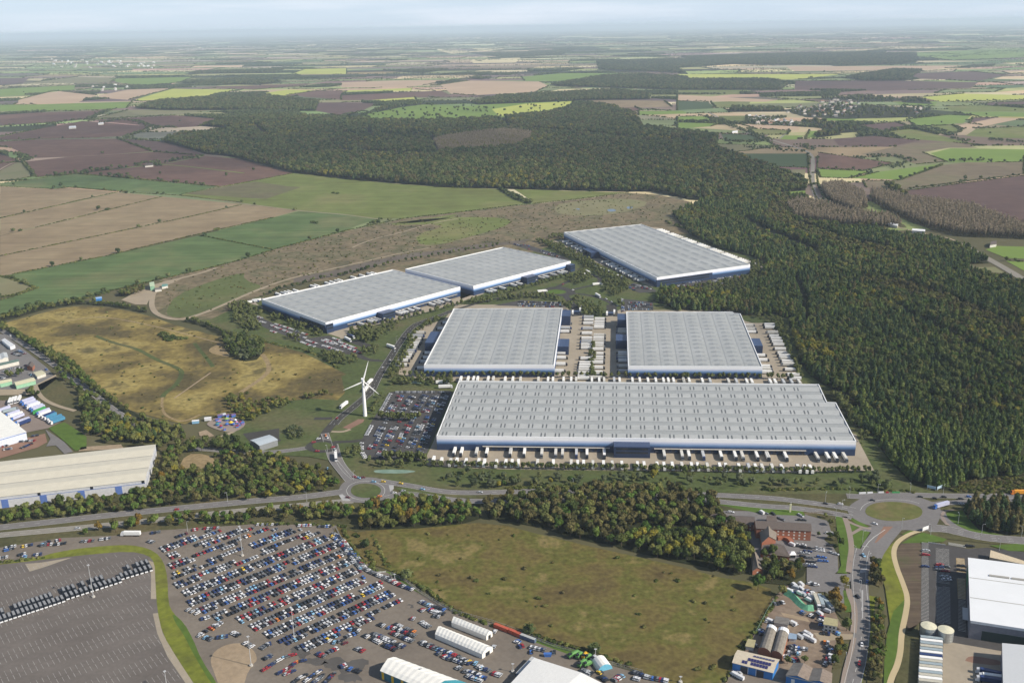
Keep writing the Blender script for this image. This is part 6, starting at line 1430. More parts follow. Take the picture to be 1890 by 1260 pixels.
# distant village houses
vill = []
def village(spec, step, roofs, lab, grp, keep=.7, sz=1.0):
    poly = WP(spec)
    proto_me = []
    for rm in roofs:
        mb = MB(); a, b, h, r_ = 6 * sz, 4 * sz, 5 * sz, 3.2 * sz
        mb.box(-a, a, -b, b, 0, h, 0); mb.add([(-a - .4, -b - .4, h), (a + .4, -b - .4, h), (a + .4, 0, h + r_), (-a - .4, 0, h + r_), (-a - .4, b + .4, h), (a + .4, b + .4, h)], [(0, 1, 2, 3), (3, 2, 5, 4), (0, 3, 4), (1, 5, 2)], 1)
        mb.box(a * .6, a * .75, -.6, .6, h + r_ * .7, h + r_ + 1.2, 0)
        proto_me.append(mb.mesh("house", [render_w, rm]))
    for x, y in spots(poly, step):
        if rnd.random() > keep: continue
        o = link(bpy.data.objects.new("village_house", rnd.choice(proto_me))); o.location = (x, y, .1); o.rotation_euler = (0, 0, rnd.choice((0, 1.57)) + rnd.uniform(-.4, .4)); s_ = rnd.uniform(.9, 1.3); o.scale = (s_, s_, s_)
        tag(o, lab, "house", grp)
pale_tile = plain("pale_tiles", (.42, .36, .32), .8); red_tile = plain("red_tiles", (.27, .14, .10), .8)
village("C 385,635 520,640 680,675 660,690 400,675", 30, [pale_tile, red_tile, white_p], "small pale house in the dense estate at the edge of the distant village", "houses in the village estate", .8)
village("C 580,620 640,590 760,560 900,540 1000,560 990,620 850,640 700,640", 46, [pale_tile, red_tile, brown_r], "small tiled house among trees in the distant village", "houses in the distant village", .6, 1.1)
village("C 1190,585 1330,580 1320,630 1200,630", 75, [pale_tile, red_tile], "tiled house on the east side of the distant village", "houses east of the village", .5, 1.1)
village("A 280,325 860,340 850,380 300,370", 210, [white_p, pale_tile], "pale house in a hazy far village", "houses of the far village", .5, 2.0)
village("A 500,465 730,455 720,500 520,500", 150, [white_p, pale_tile], "pale house in the village beyond the tan fields", "houses beyond the tan fields", .5, 1.5)
# ------------------------------------------------------------------ vehicles
def paint(name, c): return plain(name, c, .32, var=0, spec=.5)
PAINT = {'white': paint("paint_white", (.62, .63, .65)), 'silver': paint("paint_silver", (.42, .44, .47)), 'grey': paint("paint_grey", (.14, .15, .165)), 'black': paint("paint_black", (.018, .02, .026)), 'dark blue': paint("paint_dark_blue", (.02, .04, .13)), 'blue': paint("paint_blue", (.05, .14, .42)), 'red': paint("paint_red", (.32, .02, .03)), 'maroon': paint("paint_maroon", (.13, .02, .03)),
         'light blue': paint("paint_light_blue", (.22, .42, .60)), 'yellow': paint("paint_yellow", (.70, .48, .03)), 'orange': paint("paint_orange", (.65, .20, .03)), 'green': paint("paint_green", (.05, .28, .08))}
MIXC = [('white', 18), ('silver', 16), ('grey', 16), ('black', 20), ('dark blue', 12), ('blue', 5), ('red', 6), ('maroon', 2), ('light blue', 2), ('yellow', .6), ('orange', .4)]
tyre = plain("tyre", (.015, .015, .016), .9, var=0)
def car_shape():
    """low saloon or hatchback, nose towards +x: body with bonnet and wheels; the glasshouse apart"""
    b = MB()
    prof = [(-2.15, .35), (2.15, .35), (2.2, .62), (1.9, .78), (.95, .92), (-1.9, .98), (-2.2, .80)]
    for s in (1,):
        n = len(prof)
        b.add([(x, -.88, z) for x, z in prof] + [(x, .88, z) for x, z in prof], [tuple(range(n)), tuple(range(2 * n - 1, n - 1, -1))] + [(i, n + i, n + (i + 1) % n, (i + 1) % n) for i in range(n)], 0)
    b.add([(-1.45, -.66, 1.44), (.25, -.66, 1.44), (.25, .66, 1.44), (-1.45, .66, 1.44), (-1.45, -.66, 1.40), (.25, -.66, 1.40), (.25, .66, 1.40), (-1.45, .66, 1.40)], [(0, 1, 2, 3), (0, 4, 5, 1), (1, 5, 6, 2), (2, 6, 7, 3), (3, 7, 4, 0)], 0)
    for x in (-1.35, 1.35):
        for y in (-.82, .82):
            c = [(x + .33 * math.cos(t * math.pi / 4), y, .33 + .33 * math.sin(t * math.pi / 4)) for t in range(8)]
            b.add([(p[0], p[1] - .1, p[2]) for p in c] + [(p[0], p[1] + .1, p[2]) for p in c], [tuple(range(8)), tuple(range(15, 7, -1))] + [(i, 8 + i, 8 + (i + 1) % 8, (i + 1) % 8) for i in range(8)], 1)
    g = MB()
    g.add([(-2.0, -.78, .95), (1.0, -.78, .90), (1.0, .78, .90), (-2.0, .78, .95), (-1.45, -.65, 1.41), (.25, -.65, 1.41), (.25, .65, 1.41), (-1.45, .65, 1.41)], [(0, 1, 5, 4), (1, 2, 6, 5), (2, 3, 7, 6), (3, 0, 4, 7)])
    return b, g
cb, cg = car_shape()
CARM = {c: cb.mesh("car", [PAINT[c], tyre]) for c in PAINT}
GLM = cg.mesh("windows", [glassd])
cars = []     # (x, y, heading, colour, label, group, forced)
def pick(): return rnd.choices([c for c, _ in MIXC], [w_ for _, w_ in MIXC])[0]
def car_rows(spec, dirspec, pitch, occ, where, grp, step=2.55, double=True, off=0.0, ref=None):
    """double rows of cars over a plot; dirspec gives the row direction"""
    poly = WP(spec); a, b = [np.array(p) for p in WP(dirspec, 0, False)]
    d = (b - a) / np.linalg.norm(b - a); n = np.array([-d[1], d[0]])
    P = np.array(poly); s, t = (P - a) @ d, (P - a) @ n
    js = range(int(t.min() / pitch) - 1, int(t.max() / pitch) + 2)
    row = 0
    for j in reversed(js):
        any_ = 0
        for side in ((-1, 1) if double else (0,)):
            seq = 0
            run = 1
            for i in range(int(s.min() / step), int(s.max() / step) + 1):
                p = a + d * i * step + n * (j * pitch + off + side * 2.55)
                if not in_poly(p[None, :], poly)[0]: continue
                o_ = occ(p[0], p[1]) if callable(occ) else occ
                if rnd.random() < .16: run = rnd.random() < o_
                if not run or rnd.random() < .06: continue
                if any_ == 0: row += 1
                any_ = 1; seq += 1
                h = math.atan2(n[1], n[0]) + (math.pi if side > 0 else 0) + rnd.gauss(0, .03)
                c = pick()
                cars.append((p[0], p[1], h, c, "%s car, %s in the %s side of the %s row %s" % (c, ordinal(seq), "near" if side < 0 else "far", ordinal(row), where) if double else "%s car, %s in the %s line %s" % (c, ordinal(seq), ordinal(row), where), grp, 0))
def car_line(spec, n, where, grp, across=True, gapp=.1, cols=None, jit=.2, forced=0):
    q = WP(spec, 0, False); L = sum(math.hypot(b[0] - a[0], b[1] - a[1]) for a, b in zip(q, q[1:]))
    st = L / max(n, 1); pts = resample(q, st); k = 0
    for i, p in enumerate(pts):
        if rnd.random() < gapp: continue
        a, b = pts[max(0, i - 1)], pts[min(len(pts) - 1, i + 1)]
        h = math.atan2(b[1] - a[1], b[0] - a[0]) + (math.pi / 2 if across else 0) + rnd.gauss(0, .04)
        c = cols[i % len(cols)] if cols else pick(); k += 1
        cars.append((p[0] + rnd.uniform(-jit, jit), p[1] + rnd.uniform(-jit, jit), h, c, "%s car, %s %s" % (c, ordinal(k), where), grp, forced))
YG = "cars of the storage yard"
yard = "px 300,999 340,985 400,980 480,975 575,978 600,990 622,1004 636,1018 652,1043 672,1064 702,1076 714,1082 720,1092 742,1104 738,1114 700,1135 660,1163 625,1190 580,1207 L 420,1000 300,945 130,870 0,790 -20,740 K 1720,790 1600,730 1500,700 1440,650 1440,580 1370,560 1330,420 1310,300 1250,230"
def yocc(x, y):
    a, b, _ = proj(x, y)
    return min(.96, max(.35, .55 + (a - 330) / 400.0 + (b - 1000) / 600.0))
car_rows(yard, "L 120,840 760,560", 14.6, yocc, "across the storage yard", YG, 2.75)
car_line("L 740,110 810,165 860,230 920,300 980,380 1050,420 1140,450 1230,500 1370,550", 44, "along the meadow fence of the storage yard", YG, gapp=.03); car_line("L 735,130 800,185 850,250 905,320 965,395", 22, "beside the curved fence of the storage yard", YG, gapp=.1)
for k_, (a_, b_) in enumerate([("L 985,900", "L 1215,1010"), ("L 1020,880", "L 1250,990"), ("L 1060,890", "L 1280,985")]): car_line(a_ + " " + b_[2:], 12, "in the %s line of the slanting block by the tents" % ordinal(k_ + 1), YG)
for k_, (a_, b_) in enumerate([("L 1195,880", "L 1345,945"), ("L 1190,835", "L 1390,910"), ("L 1200,810", "L 1380,880")]): car_line(a_ + " " + b_[2:], 9, "in the %s line of the block west of the long marquee" % ordinal(k_ + 1), YG)
car_line("L 1100,815 1170,840", 3, "by the slanting blocks in the yard", YG)
for k_, s_ in enumerate(["S 580,510 700,560 800,605 920,650 1020,700 1100,740", "S 600,530 760,590 900,630 1080,720 1170,745", "S 760,630 850,680 950,710 1060,755"]): car_line(s_, 18 - 5 * (k_ == 2), "in the %s line below the long marquee" % ordinal(k_ + 1), YG)
for k_, s_ in enumerate(["S 980,790 1060,830 1150,850 1250,890", "S 1090,880 1160,910 1270,940"]): car_line(s_, 10, "in the %s line behind the big cream tent" % ordinal(k_ + 1), YG)
for k_, s_ in enumerate(["S 530,50 620,90 700,120 820,160", "S 670,155 760,190 840,210", "S 700,175 780,200"]): car_line(s_, 11 - 3 * k_, "in the %s line at the corner of the meadow fence" % ordinal(k_ + 1), YG)
for k_, s_ in enumerate(["L 205,1165 290,1110 360,1070 430,1050", "L 325,1190 400,1150 450,1110 505,1095", "L 375,1200 440,1170", "L 440,1260 480,1230 520,1210", "L 530,1250 580,1215 630,1180", "L 590,1262 640,1230 660,1205", "L 680,1262 720,1220 750,1190"]): car_line(s_, 10 - 6 * (k_ in (2,)), "of the %s slanting line by the sand circle" % ordinal(k_ + 1), YG, across=False, gapp=.05)
for k_, s_ in enumerate(["L 180,1000 240,960 260,970", "L 60,960 130,1000", "L 205,1080 255,1055", "L 710,940 760,960 800,930 830,960 790,980", "L 700,1030 760,1000", "L 620,1040 690,1070", "L 840,910 920,880", "L 880,850 960,870", "L 920,1000 965,1020", "L 800,1140 830,1130", "L 870,1160 950,1180 890,1185", "L 1425,800 1480,835", "L 1350,770 1360,772", "L 1420,700 1440,710", "L 1520,750 1570,755"]):
    car_line(s_, 3 + (k_ in (0, 3)) * 2, "of the %s loose group on the open asphalt" % ordinal(k_ + 1), YG, gapp=0)
for k_, s_ in enumerate(["K 1465,700 1560,740 1500,760", "K 1540,780 1640,750", "K 1560,890 1700,800", "K 1640,850 1730,790", "K 1690,915 1760,905", "K 1790,870 1870,910", "K 1550,900 1640,930"]): car_line(s_, 4, "of the %s loose group at the west side of the yard" % ordinal(k_ + 1), YG, gapp=.1)
for k_, s_ in enumerate(["K 40,240 100,225", "K 50,220 120,205", "K 180,210 250,195", "K 310,205 380,170", "K 330,200 400,190", "K 430,195 530,180", "K 440,165 480,155", "K 640,170 725,165", "K 780,155 850,145", "K 0,300 80,285", "K 150,275 215,260", "K 270,275 340,265", "K 180,290 210,285", "K 1180,105 1240,95", "K 1160,170 1200,180", "K 1500,80 1530,75", "K 1590,70 1690,65"]): car_line(s_, 3 + (k_ in (5, 8, 16)), "of the %s cluster on the strip beside the main road" % ordinal(k_ + 1), "cars on the strip beside the main road", gapp=0)
for k_, s_ in enumerate(["L 150,40 340,38", "L 470,48 560,45", "L 630,55 725,52"]): car_line(s_, 8 - 3 * (k_ == 0), "of the %s group along the top fence of the yard" % ordinal(k_ + 1), YG, gapp=.05)
for k_, (s_, n_) in enumerate([("Y 770,465 850,500", 5), ("Y 790,480 840,505", 3), ("Y 905,515 940,540", 3), ("Y 1000,540 1070,500", 5), ("Y 1020,530 1050,500", 3), ("Y 1140,480 1200,500", 5), ("Y 1145,525 1190,535", 4), ("Y 1210,510 1400,548", 11), ("Y 290,265 300,255", 1), ("Y 310,295 330,290 360,285", 2), ("Y 395,300 490,320", 6), ("Y 395,335 400,335", 1), ("Y 558,337 562,337", 1), ("Y 10,440 90,470", 3), ("Y 20,450 60,440", 2), ("Y 125,490 185,510", 4), ("Y 0,510 60,525", 4), ("Y 890,485 900,480", 1), ("Y 120,295 130,297", 1), ("Y 130,185 135,186", 1)]): car_line(s_, n_, "of the %s small group around the white hall" % ordinal(k_ + 1), "cars around the white hall", gapp=0)
# staff car park and the estate's other car parks
CP = "cars in the staff car park"
vdir = "px 843,703 806,805"
for k_, s_ in enumerate(["O 470,415 505,420 415,580 390,580", "O 285,700 335,715 280,815 255,810", "O 215,850 255,860 240,900 290,1010 270,1010 210,900"]): car_line({0: "O 485,430 405,575", 1: "O 318,715 270,805", 2: "O 232,870 228,910 240,960 265,1000"}[k_], 9, "on the west edge of the staff car park", CP, cols=['white', 'silver', 'white'])
for k_, (a_, b_) in enumerate([("580,440", "470,600"), ("685,450", "570,600"), ("800,440", "690,600"), ("890,450", "790,600"), ("985,420", "900,600")]):
    for w_ in (-1, 1):
        ax, ay = map(float, a_.split(',')); bx, by = map(float, b_.split(','))
        car_line("O %f,%f %f,%f" % (ax + w_ * 18, ay, bx + w_ * 18, by), 16, "in the %s line of the %s block north of the trees" % ("west" if w_ < 0 else "east", ordinal(k_ + 1)), CP, gapp=.34)
for k_, (a_, b_) in enumerate([("420,715", "315,920"), ("530,715", "385,990"), ("645,710", "510,980"), ("755,710", "620,1000"), ("850,700", "720,1020")]):
    for w_ in (-1, 1):
        ax, ay = map(float, a_.split(',')); bx, by = map(float, b_.split(','))
        car_line("O %f,%f %f,%f" % (ax + w_ * 18, ay, bx + w_ * 18, by), 20, "in the %s line of the %s block south of the trees" % ("west" if w_ < 0 else "east", ordinal(k_ + 1)), CP, gapp=.30)
for k_, (a_, b_) in enumerate([("480,630", "440,690"), ("595,630", "560,690"), ("705,630", "670,690"), ("820,630", "790,690"), ("880,650", "860,690")]): car_line("O %s %s" % (a_, b_), 5, "between the trees of the staff car park", CP)
car_line("O 540,412 980,412", 26, "along the north edge of the staff car park", CP, cols=['silver', 'white', 'grey'])
for s_, n_ in [("X 250,690 460,740", 9), ("X 340,660 420,690", 6), ("X 300,700 400,730", 5), ("X 510,765 620,810", 9), ("X 560,750 720,800", 10), ("X 650,820 780,870", 9), ("X 720,800 940,880", 10), ("X 490,825 580,855", 5), ("X 800,880 920,915", 8), ("X 860,960 960,1000 1040,1020", 7), ("X 920,940 1080,990", 6), ("X 1100,940 1240,990", 9), ("X 1140,930 1270,980", 7), ("X 1110,1000 1250,1050 1330,1070", 8), ("X 1150,1010 1300,1060", 7), ("X 1270,985 1390,1030 1480,1070", 9), ("X 1300,960 1490,1030", 9), ("X 1340,1000 1540,1085", 9), ("X 1230,915 1320,945", 5)]:
    car_line(s_, n_, "in the car park of the westernmost warehouse", "cars at the westernmost warehouse", gapp=.12, cols=['white', 'white', 'silver', 'red', 'white', 'grey'])
for poly_, d_, p_, o_, lb in [("E 970,460 1200,470 1200,495 960,492", "E 980,490 1190,495", 11, .8, "north of the square warehouse"), ("U 760,460 840,450 950,480 950,515 820,510", "U 770,465 930,490", 9, .7, "at the corner of the north warehouse"), ("U 1140,460 1500,395 1660,385 1620,440 1400,500 1180,490", "U 1150,470 1640,400", 9, .75, "in front of the north warehouse"), ("E 930,150 1000,155 1170,205 1200,225 1100,205", "E 960,155 1180,210", 9, .75, "behind the north west warehouse"), ("Z 1120,370 1340,360 1560,410 1560,495 1130,500", "Z 1140,495 1540,495", 9, .75, "behind the eastern square warehouse"), ("Z 1000,310 1090,300 1080,530 1010,530", "Z 1020,350 1040,520", 8, .6, "beside the eastern square warehouse")]:
    car_rows(poly_, d_, p_, o_, lb, "cars " + lb, 2.8, False)
# hotel, works and plots
for k_, s_ in enumerate(["W 1205,680 1280,690", "W 1210,705 1275,712", "W 1300,730 1370,735", "W 1310,780 1365,785", "W 1260,800 1335,808", "W 1255,850 1305,855", "W 1345,875 1395,880", "W 1350,930 1420,935", "W 1340,970 1420,975", "W 1380,1000 1440,1005", "W 1480,735 1545,745", "W 1490,770 1550,775", "W 1510,865 1575,870", "W 1525,920 1605,925", "W 1650,695 1720,700", "W 1690,800 1760,820", "W 1640,515 1700,520", "W 1225,250 1255,265", "W 930,300 980,320", "W 1225,325 1290,328", "W 215,210 240,212", "W 720,228 740,230", "W 835,230 850,240", "J 330,1100 380,1105"]):
    car_line(s_, 1, "in the %s parking group of the hotel" % ordinal(k_ + 1), "cars at the hotel", across=False, gapp=0, cols=[['white', 'black', 'black', 'dark blue', 'silver', 'black', 'grey', 'black', 'silver', 'dark blue', 'silver', 'white', 'blue', 'blue', 'black', 'silver', 'white', 'silver', 'grey', 'black', 'white', 'grey', 'black', 'white'][k_]])
for k_, (s_, cl) in enumerate([("V 115,170 140,170", 'silver'), ("V 115,205 140,206", 'red'), ("V 110,302 135,302", 'dark blue'), ("V 230,287 255,287", 'red'), ("V 225,310 255,310", 'dark blue'), ("V 275,300 305,305", 'grey'), ("V 225,330 255,335", 'grey'), ("V 275,340 305,342", 'red'), ("V 270,385 310,390", 'silver'), ("V 285,412 320,412", 'white'), ("V 410,298 440,300", 'black'), ("V 405,330 445,335", 'black'), ("V 475,130 510,132", 'black')]):
    car_line(s_, 1, "in the %s group of the factory car park" % ordinal(k_ + 1), "cars at the factory", across=False, gapp=0, cols=[cl])
for k_, (s_, n_) in enumerate([("R 735,860 800,850", 2), ("R 810,860 940,885", 4), ("R 730,910 880,940", 5), ("R 770,885 800,890", 2), ("R 1150,800 1200,810", 1), ("R 1160,850 1210,880", 2), ("R 1165,890 1220,900", 2), ("R 1170,950 1260,990", 4), ("R 1180,1000 1250,1020", 3), ("R 1130,690 1190,700", 1), ("R 1150,650 1160,660", 1), ("R 1300,690 1320,695", 1), ("R 870,455 910,470", 1), ("R 990,490 1015,500", 1), ("R 755,575 795,600", 1), ("R 485,550 510,560", 1), ("R 575,350 660,340", 3), ("R 710,200 780,240", 4), ("R 840,170 900,200", 4), ("R 900,220 960,250", 3), ("R 1140,1050 1170,1060", 1), ("R 760,1010 860,990", 5), ("R 90,1170 160,1140", 3), ("R 980,115 1040,130", 3), ("R 940,190 1010,240", 4), ("R 780,190 840,230", 4), ("R 1100,500 1120,600", 4), ("R 395,650 420,710", 3), ("R 300,840 350,830", 3), ("R 650,960 720,980", 3)]):
    car_line(s_, n_, "in the %s cluster of the scrapyard and workshop plots" % ordinal(k_ + 1), "cars in the scrapyard", gapp=0, jit=.8)
# traffic on the roads
for s_, cl, lb in [("G 1270,560 1300,556", 'red', "alone on the main road south of the junction wood"), ("G 550,697 580,694", 'silver', "alone on the near carriageway west of the roundabout"), ("H 455,45 475,42", 'white', "entering the mini roundabout from the estate road"), ("H 418,70 440,66", 'red', "on the west side of the mini roundabout"), ("H 440,135 470,133", 'red', "south of the mini roundabout"), ("H 560,108 580,102", 'red', "on the east side of the mini roundabout"), ("H 580,118 590,128", 'white', "leaving the mini roundabout southwards"), ("H 515,10 520,30", 'orange', "north of the mini roundabout"), ("H 522,28 535,42", 'white', "following the orange car at the mini roundabout"), ("H 528,255 538,268", 'light blue', "on the link road between the roundabouts"), ("H 715,318 740,325", 'red', "heading the queue of three near the west roundabout"), ("H 745,326 770,332", 'light blue', "second in the queue near the west roundabout"), ("H 775,328 800,324", 'maroon', "last in the queue near the west roundabout"),
                    ("H 850,356 880,358", 'light blue', "north of the west roundabout island"), ("H 920,355 950,357", 'yellow', "leaving the west roundabout eastwards"), ("H 1050,368 1075,371", 'yellow', "second yellow one east of the west roundabout"), ("H 1205,410 1235,413", 'light blue', "on the main road east of the west roundabout"), ("H 1625,432 1655,434", 'silver', "on the main road by the yellow tree"), ("H 1000,438 1030,436", 'white', "entering the west roundabout from the east"), ("H 1065,425 1095,424", 'silver', "on the grass side east of the west roundabout"), ("H 665,470 690,472", 'maroon', "south west of the west roundabout island"), ("H 895,465 920,462", 'orange', "south of the west roundabout island"),
                    ("J 770,490 805,493", 'black', "on the north side of the east roundabout"), ("J 435,513 460,517", 'black', "approaching the east roundabout from the west"), ("J 535,518 575,520", 'white', "behind the black car at the east roundabout"), ("J 790,658 820,666", 'white', "on the south side of the east roundabout"), ("J 1120,465 1150,466", 'black', "north of the east roundabout on the top lane"), ("J 1225,477 1255,479", 'black', "on the slip by the east roundabout"), ("J 1290,467 1325,468", 'black', "on the top lane by the pine stand"), ("J 1415,480 1445,481", 'black', "beside the pine stand on the top lane"), ("J 1470,464 1505,466", 'blue', "on the top lane close to the orange lorry"), ("J 1420,517 1450,517", 'silver', "beside the pine stand under its trees"), ("J 715,885 730,900", 'light blue', "on the south road near the junction"), ("J 745,1090 755,1070", 'blue', "on the south road by the hotel entrance"), ("J 672,1185 690,1200", 'black', "on the south road beside the autumn trees"),
                    ("N 895,755 898,780", 'white', "on the south road below the workshop entrance"), ("N 883,870 882,895", 'red', "southmost on the south road"), ("O 480,130 490,120", 'white', "on the estate road north of the turbine"), ("O 415,195 420,185", 'white', "behind the lorry on the estate road"), ("O 525,50 530,40", 'silver', "on the bend of the estate road by the square warehouse"), ("O 5,650 15,640", 'red', "on the estate road west of the turbine"), ("E 1200,375 1215,368", 'red', "north of the upper roundabout"), ("E 1250,405 1275,400", 'white', "east side of the upper roundabout"), ("Z 720,300 770,320", 'white', "on the road to the eastern gate"), ("Z 820,350 860,370", 'white', "close to the eastern gate"), ("Z 930,420 950,440", 'silver', "last before the eastern gate"), ("C 725,840 728,845", 'white', "on the distant eastern road"), ("P 95,100 100,106", 'white', "on the straight lane near the trade yards"), ("P 300,480 325,490", 'white', "beside the yellowish hut"), ("P 400,410 460,430", 'blue', "beside the trade yards' end")]:
    p = WP(s_, 0, False); cars.append(((p[0][0] + p[1][0]) / 2, (p[0][1] + p[1][1]) / 2, math.atan2(p[1][1] - p[0][1], p[1][0] - p[0][0]), cl, cl + " car " + lb, None, 1))
for s_, n_ in [("P 130,260 180,250", 6), ("P 170,240 240,275", 10), ("P 120,270 190,290", 7), ("P 30,440 100,410", 8), ("P 110,410 210,400", 9), ("P 280,460 320,480", 4), ("P 300,1040 350,1030", 4), ("P 100,1090 320,1080", 12), ("P 0,1140 90,1120", 7), ("P 40,1165 120,1150", 6), ("P 200,1150 290,1110", 6), ("P 240,380 290,400", 4), ("P 0,495 40,500", 3)]:
    car_line(s_, n_, "in the trade yards", "cars in the trade yards", gapp=.05)
cars = [c for c in cars if in_view(c[0], c[1], 5)]
cars.sort(key=lambda c: (-c[6], math.hypot(c[0], c[1])))
for k_, (x, y, h, c, lb, grp, _f) in enumerate(cars[:300]):
    o = link(bpy.data.objects.new("car", CARM[c])); o.location = (x, y, .6); o.rotation_euler = (0, 0, h); s_ = rnd.uniform(.93, 1.06); o.scale = (s_, s_, rnd.uniform(.95, 1.2))
    tag(o, " ".join(lb.split()[:16]), "car", grp)
    link(bpy.data.objects.new("windows", GLM), o)
V, F, MI, b0 = [], [], [], 0
pm = [PAINT[c] for c in PAINT] + [tyre, glassd]; names = list(PAINT)
for (x, y, h, c, lb, grp, _f) in cars[300:]:
    ch, sh = math.cos(h), math.sin(h); k = rnd.uniform(.95, 1.2)
    for mb_, isg in ((cb, 0), (cg, 1)):
        V += [(x + px * ch - py * sh, y + px * sh + py * ch, .6 + pz * k) for px, py, pz in mb_.v]
        F += [tuple(b0 + i for i in f) for f in mb_.f]; MI += [len(names) + 1] * len(mb_.f) if isg else [names.index(c) if m_ == 0 else len(names) for m_ in mb_.m]
        b0 += len(mb_.v)
tag(link(bpy.data.objects.new("parked_cars", np_mesh("parked_cars", V, F, pm, MI))), kind='stuff')
# lorries
LOR = 0
def lorry_shape(cabc, boxc, L=13.6, cab=True):
    t, c = MB(), MB()
    t.box(-L / 2 - 1, L / 2 - 1, -1.27, 1.27, 1.15, 4.0, 0); t.box(-L / 2 - .8, L / 2 - 1.2, -.9, .9, .75, 1.15, 1)
    for x in ((-L / 2 + .6, -L / 2 + 1.9, -L / 2 + 3.2)):
        for y in (-1.0, 1.0): t.tube((x, y - .2, .5), (x, y + .2, .5), .5, .5, 8, 1)
    x0 = L / 2 - .7
    c.add([(x0, -1.25, .5), (x0 + 2.3, -1.25, .5), (x0 + 2.3, 1.25, .5), (x0, 1.25, .5), (x0, -1.2, 3.7), (x0 + 1.7, -1.2, 3.3), (x0 + 1.7, 1.2, 3.3), (x0, 1.2, 3.7), (x0 + 2.3, -1.25, 1.9), (x0 + 2.3, 1.25, 1.9)], [(0, 1, 8, 5, 4), (3, 7, 6, 9, 2), (1, 2, 9, 8), (4, 5, 6, 7), (0, 4, 7, 3)], 0)
    c.quad((x0 + 2.32, -1.15, 1.95), (x0 + 2.32, 1.15, 1.95), (x0 + 1.75, 1.1, 3.25), (x0 + 1.75, -1.1, 3.25), 1)
    for x in (x0 - 1.2, x0 + 1.3):
        for y in (-1.0, 1.0): c.tube((x, y - .2, .5), (x, y + .2, .5), .5, .5, 8, 2)
    return t.mesh("trailer", [boxc, tyre]), c.mesh("cab", [cabc, glassd, tyre])
trailer_w = plain("trailer_white", (.76, .76, .74), .5, var=.04)
LM = {'est2': lorry_shape(PAINT['grey'], plain("trailer_offwhite", (.58, .57, .53), .5)), 'est3': lorry_shape(PAINT['dark blue'], plain("trailer_dull", (.46, .48, .50), .5)), 'est': lorry_shape(PAINT['black'], trailer_w), 'white': lorry_shape(PAINT['white'], trailer_w), 'blue': lorry_shape(PAINT['white'], PAINT['dark blue']), 'lblue': lorry_shape(PAINT['blue'], plain("trailer_lilac", (.45, .47, .62), .5)), 'green': lorry_shape(PAINT['green'], PAINT['green']), 'teal': lorry_shape(PAINT['white'], plain("trailer_teal", (.06, .22, .36), .5)), 'orange': lorry_shape(PAINT['orange'], plain("trailer_orange", (.70, .30, .02), .5)), 'grey': lorry_shape(PAINT['grey'], plain("trailer_grey", (.28, .34, .37), .5)), 'cream': lorry_shape(PAINT['white'], plain("trailer_cream", (.45, .43, .36), .5))}
def lorry(x, y, h, kind, label, grp, cab=True, name="lorry"):
    r_ = empty(name, (x, y, .6), h); tag(r_, " ".join(label.split()[:16]), "lorry" if cab else "trailer", grp)
    if kind == 'est': kind = rnd.choices(['est', 'est2', 'est3'], [7, 2, .8])[0]
    link(bpy.data.objects.new("trailer" if cab else "trailer_body", LM[kind][0]), r_)
    if cab: link(bpy.data.objects.new("cab", LM[kind][1]), r_)
    return r_
def dock_lorries(b, ei, pxs, sheet_, where, grp, along_x=True):
    """lorries backed up to wall ei of outline b at the photo positions along it"""
    a, c = FRONT[b][ei], FRONT[b][(ei + 1) % len(FRONT[b])]
    n = out_normal(a, c); h = math.atan2(n[1], n[0])
    pa, pc = proj(a[0], a[1], 2), proj(c[0], c[1], 2)
    for k, p in enumerate(PX(sheet_ + " " + pxs)):
        # nearest point of the wall line to that pixel, in world space
        g = np.array(G(p[0], p[1], 2.5)[:2]); d = np.array(c) - np.array(a); L = np.linalg.norm(d); d /= L
        t = float((g - np.array(a)) @ d)
        q = np.array(a) + d * t + np.array(n) * 8.4
        lorry(q[0], q[1], h, 'est', "white lorry, %s docked at %s" % (ordinal(k + 1), where), grp)
dock_lorries('long', 0, "1453,130 1505,130 1612,140 1687,140 1860,140", "H", "the long warehouse near the staff car park", "lorries docked at the long warehouse")
dock_lorries('long', 0, "10,130 110,140 237,140 338,140 387,140 488,140 565,145 690,145", "I", "the long warehouse west of the office block", "lorries docked at the long warehouse")
dock_lorries('long', 0, "1125,150 1253,150 1305,155 1408,155 1538,160 1641,160 1693,160 1798,160 1877,160", "I", "the long warehouse east of the office block", "lorries docked at the long warehouse")
dock_lorries('long', 0, "25,165 157,165 382,165 460,165 515,165 583,165", "J", "the long warehouse near its eastern corner", "lorries docked at the long warehouse")
a_, b_ = FRONT['long'][0], FRONT['long'][1]; hN = math.atan2(out_normal(a_, b_)[1], out_normal(a_, b_)[0])
k_ = 0
for p in PX("H 1300,205 1357,215 1422,222 1468,218 1535,222 1628,222 1670,225 1757,230 1825,228 1870,228 I 65,228 205,228 320,230 450,232 497,235 540,235 608,238 685,238 748,240 818,242 932,245 980,245 1075,248 1125,250 1185,248 1255,250 1325,252 1370,252 1440,255 1530,255 1575,257 1670,260 1740,260 1790,262 1838,262 J 60,262 130,265 250,268 300,270 340,270"):
    k_ += 1; x, y, _ = G(p[0], p[1] - 3.2, 2.5); lorry(x, y, hN + math.pi, 'est', "white lorry parked %s behind the tree row in front of the long warehouse" % ordinal(k_), "lorries behind the front tree row")
k_ = 0
a_, b_ = FRONT['long'][5], FRONT['long'][4]
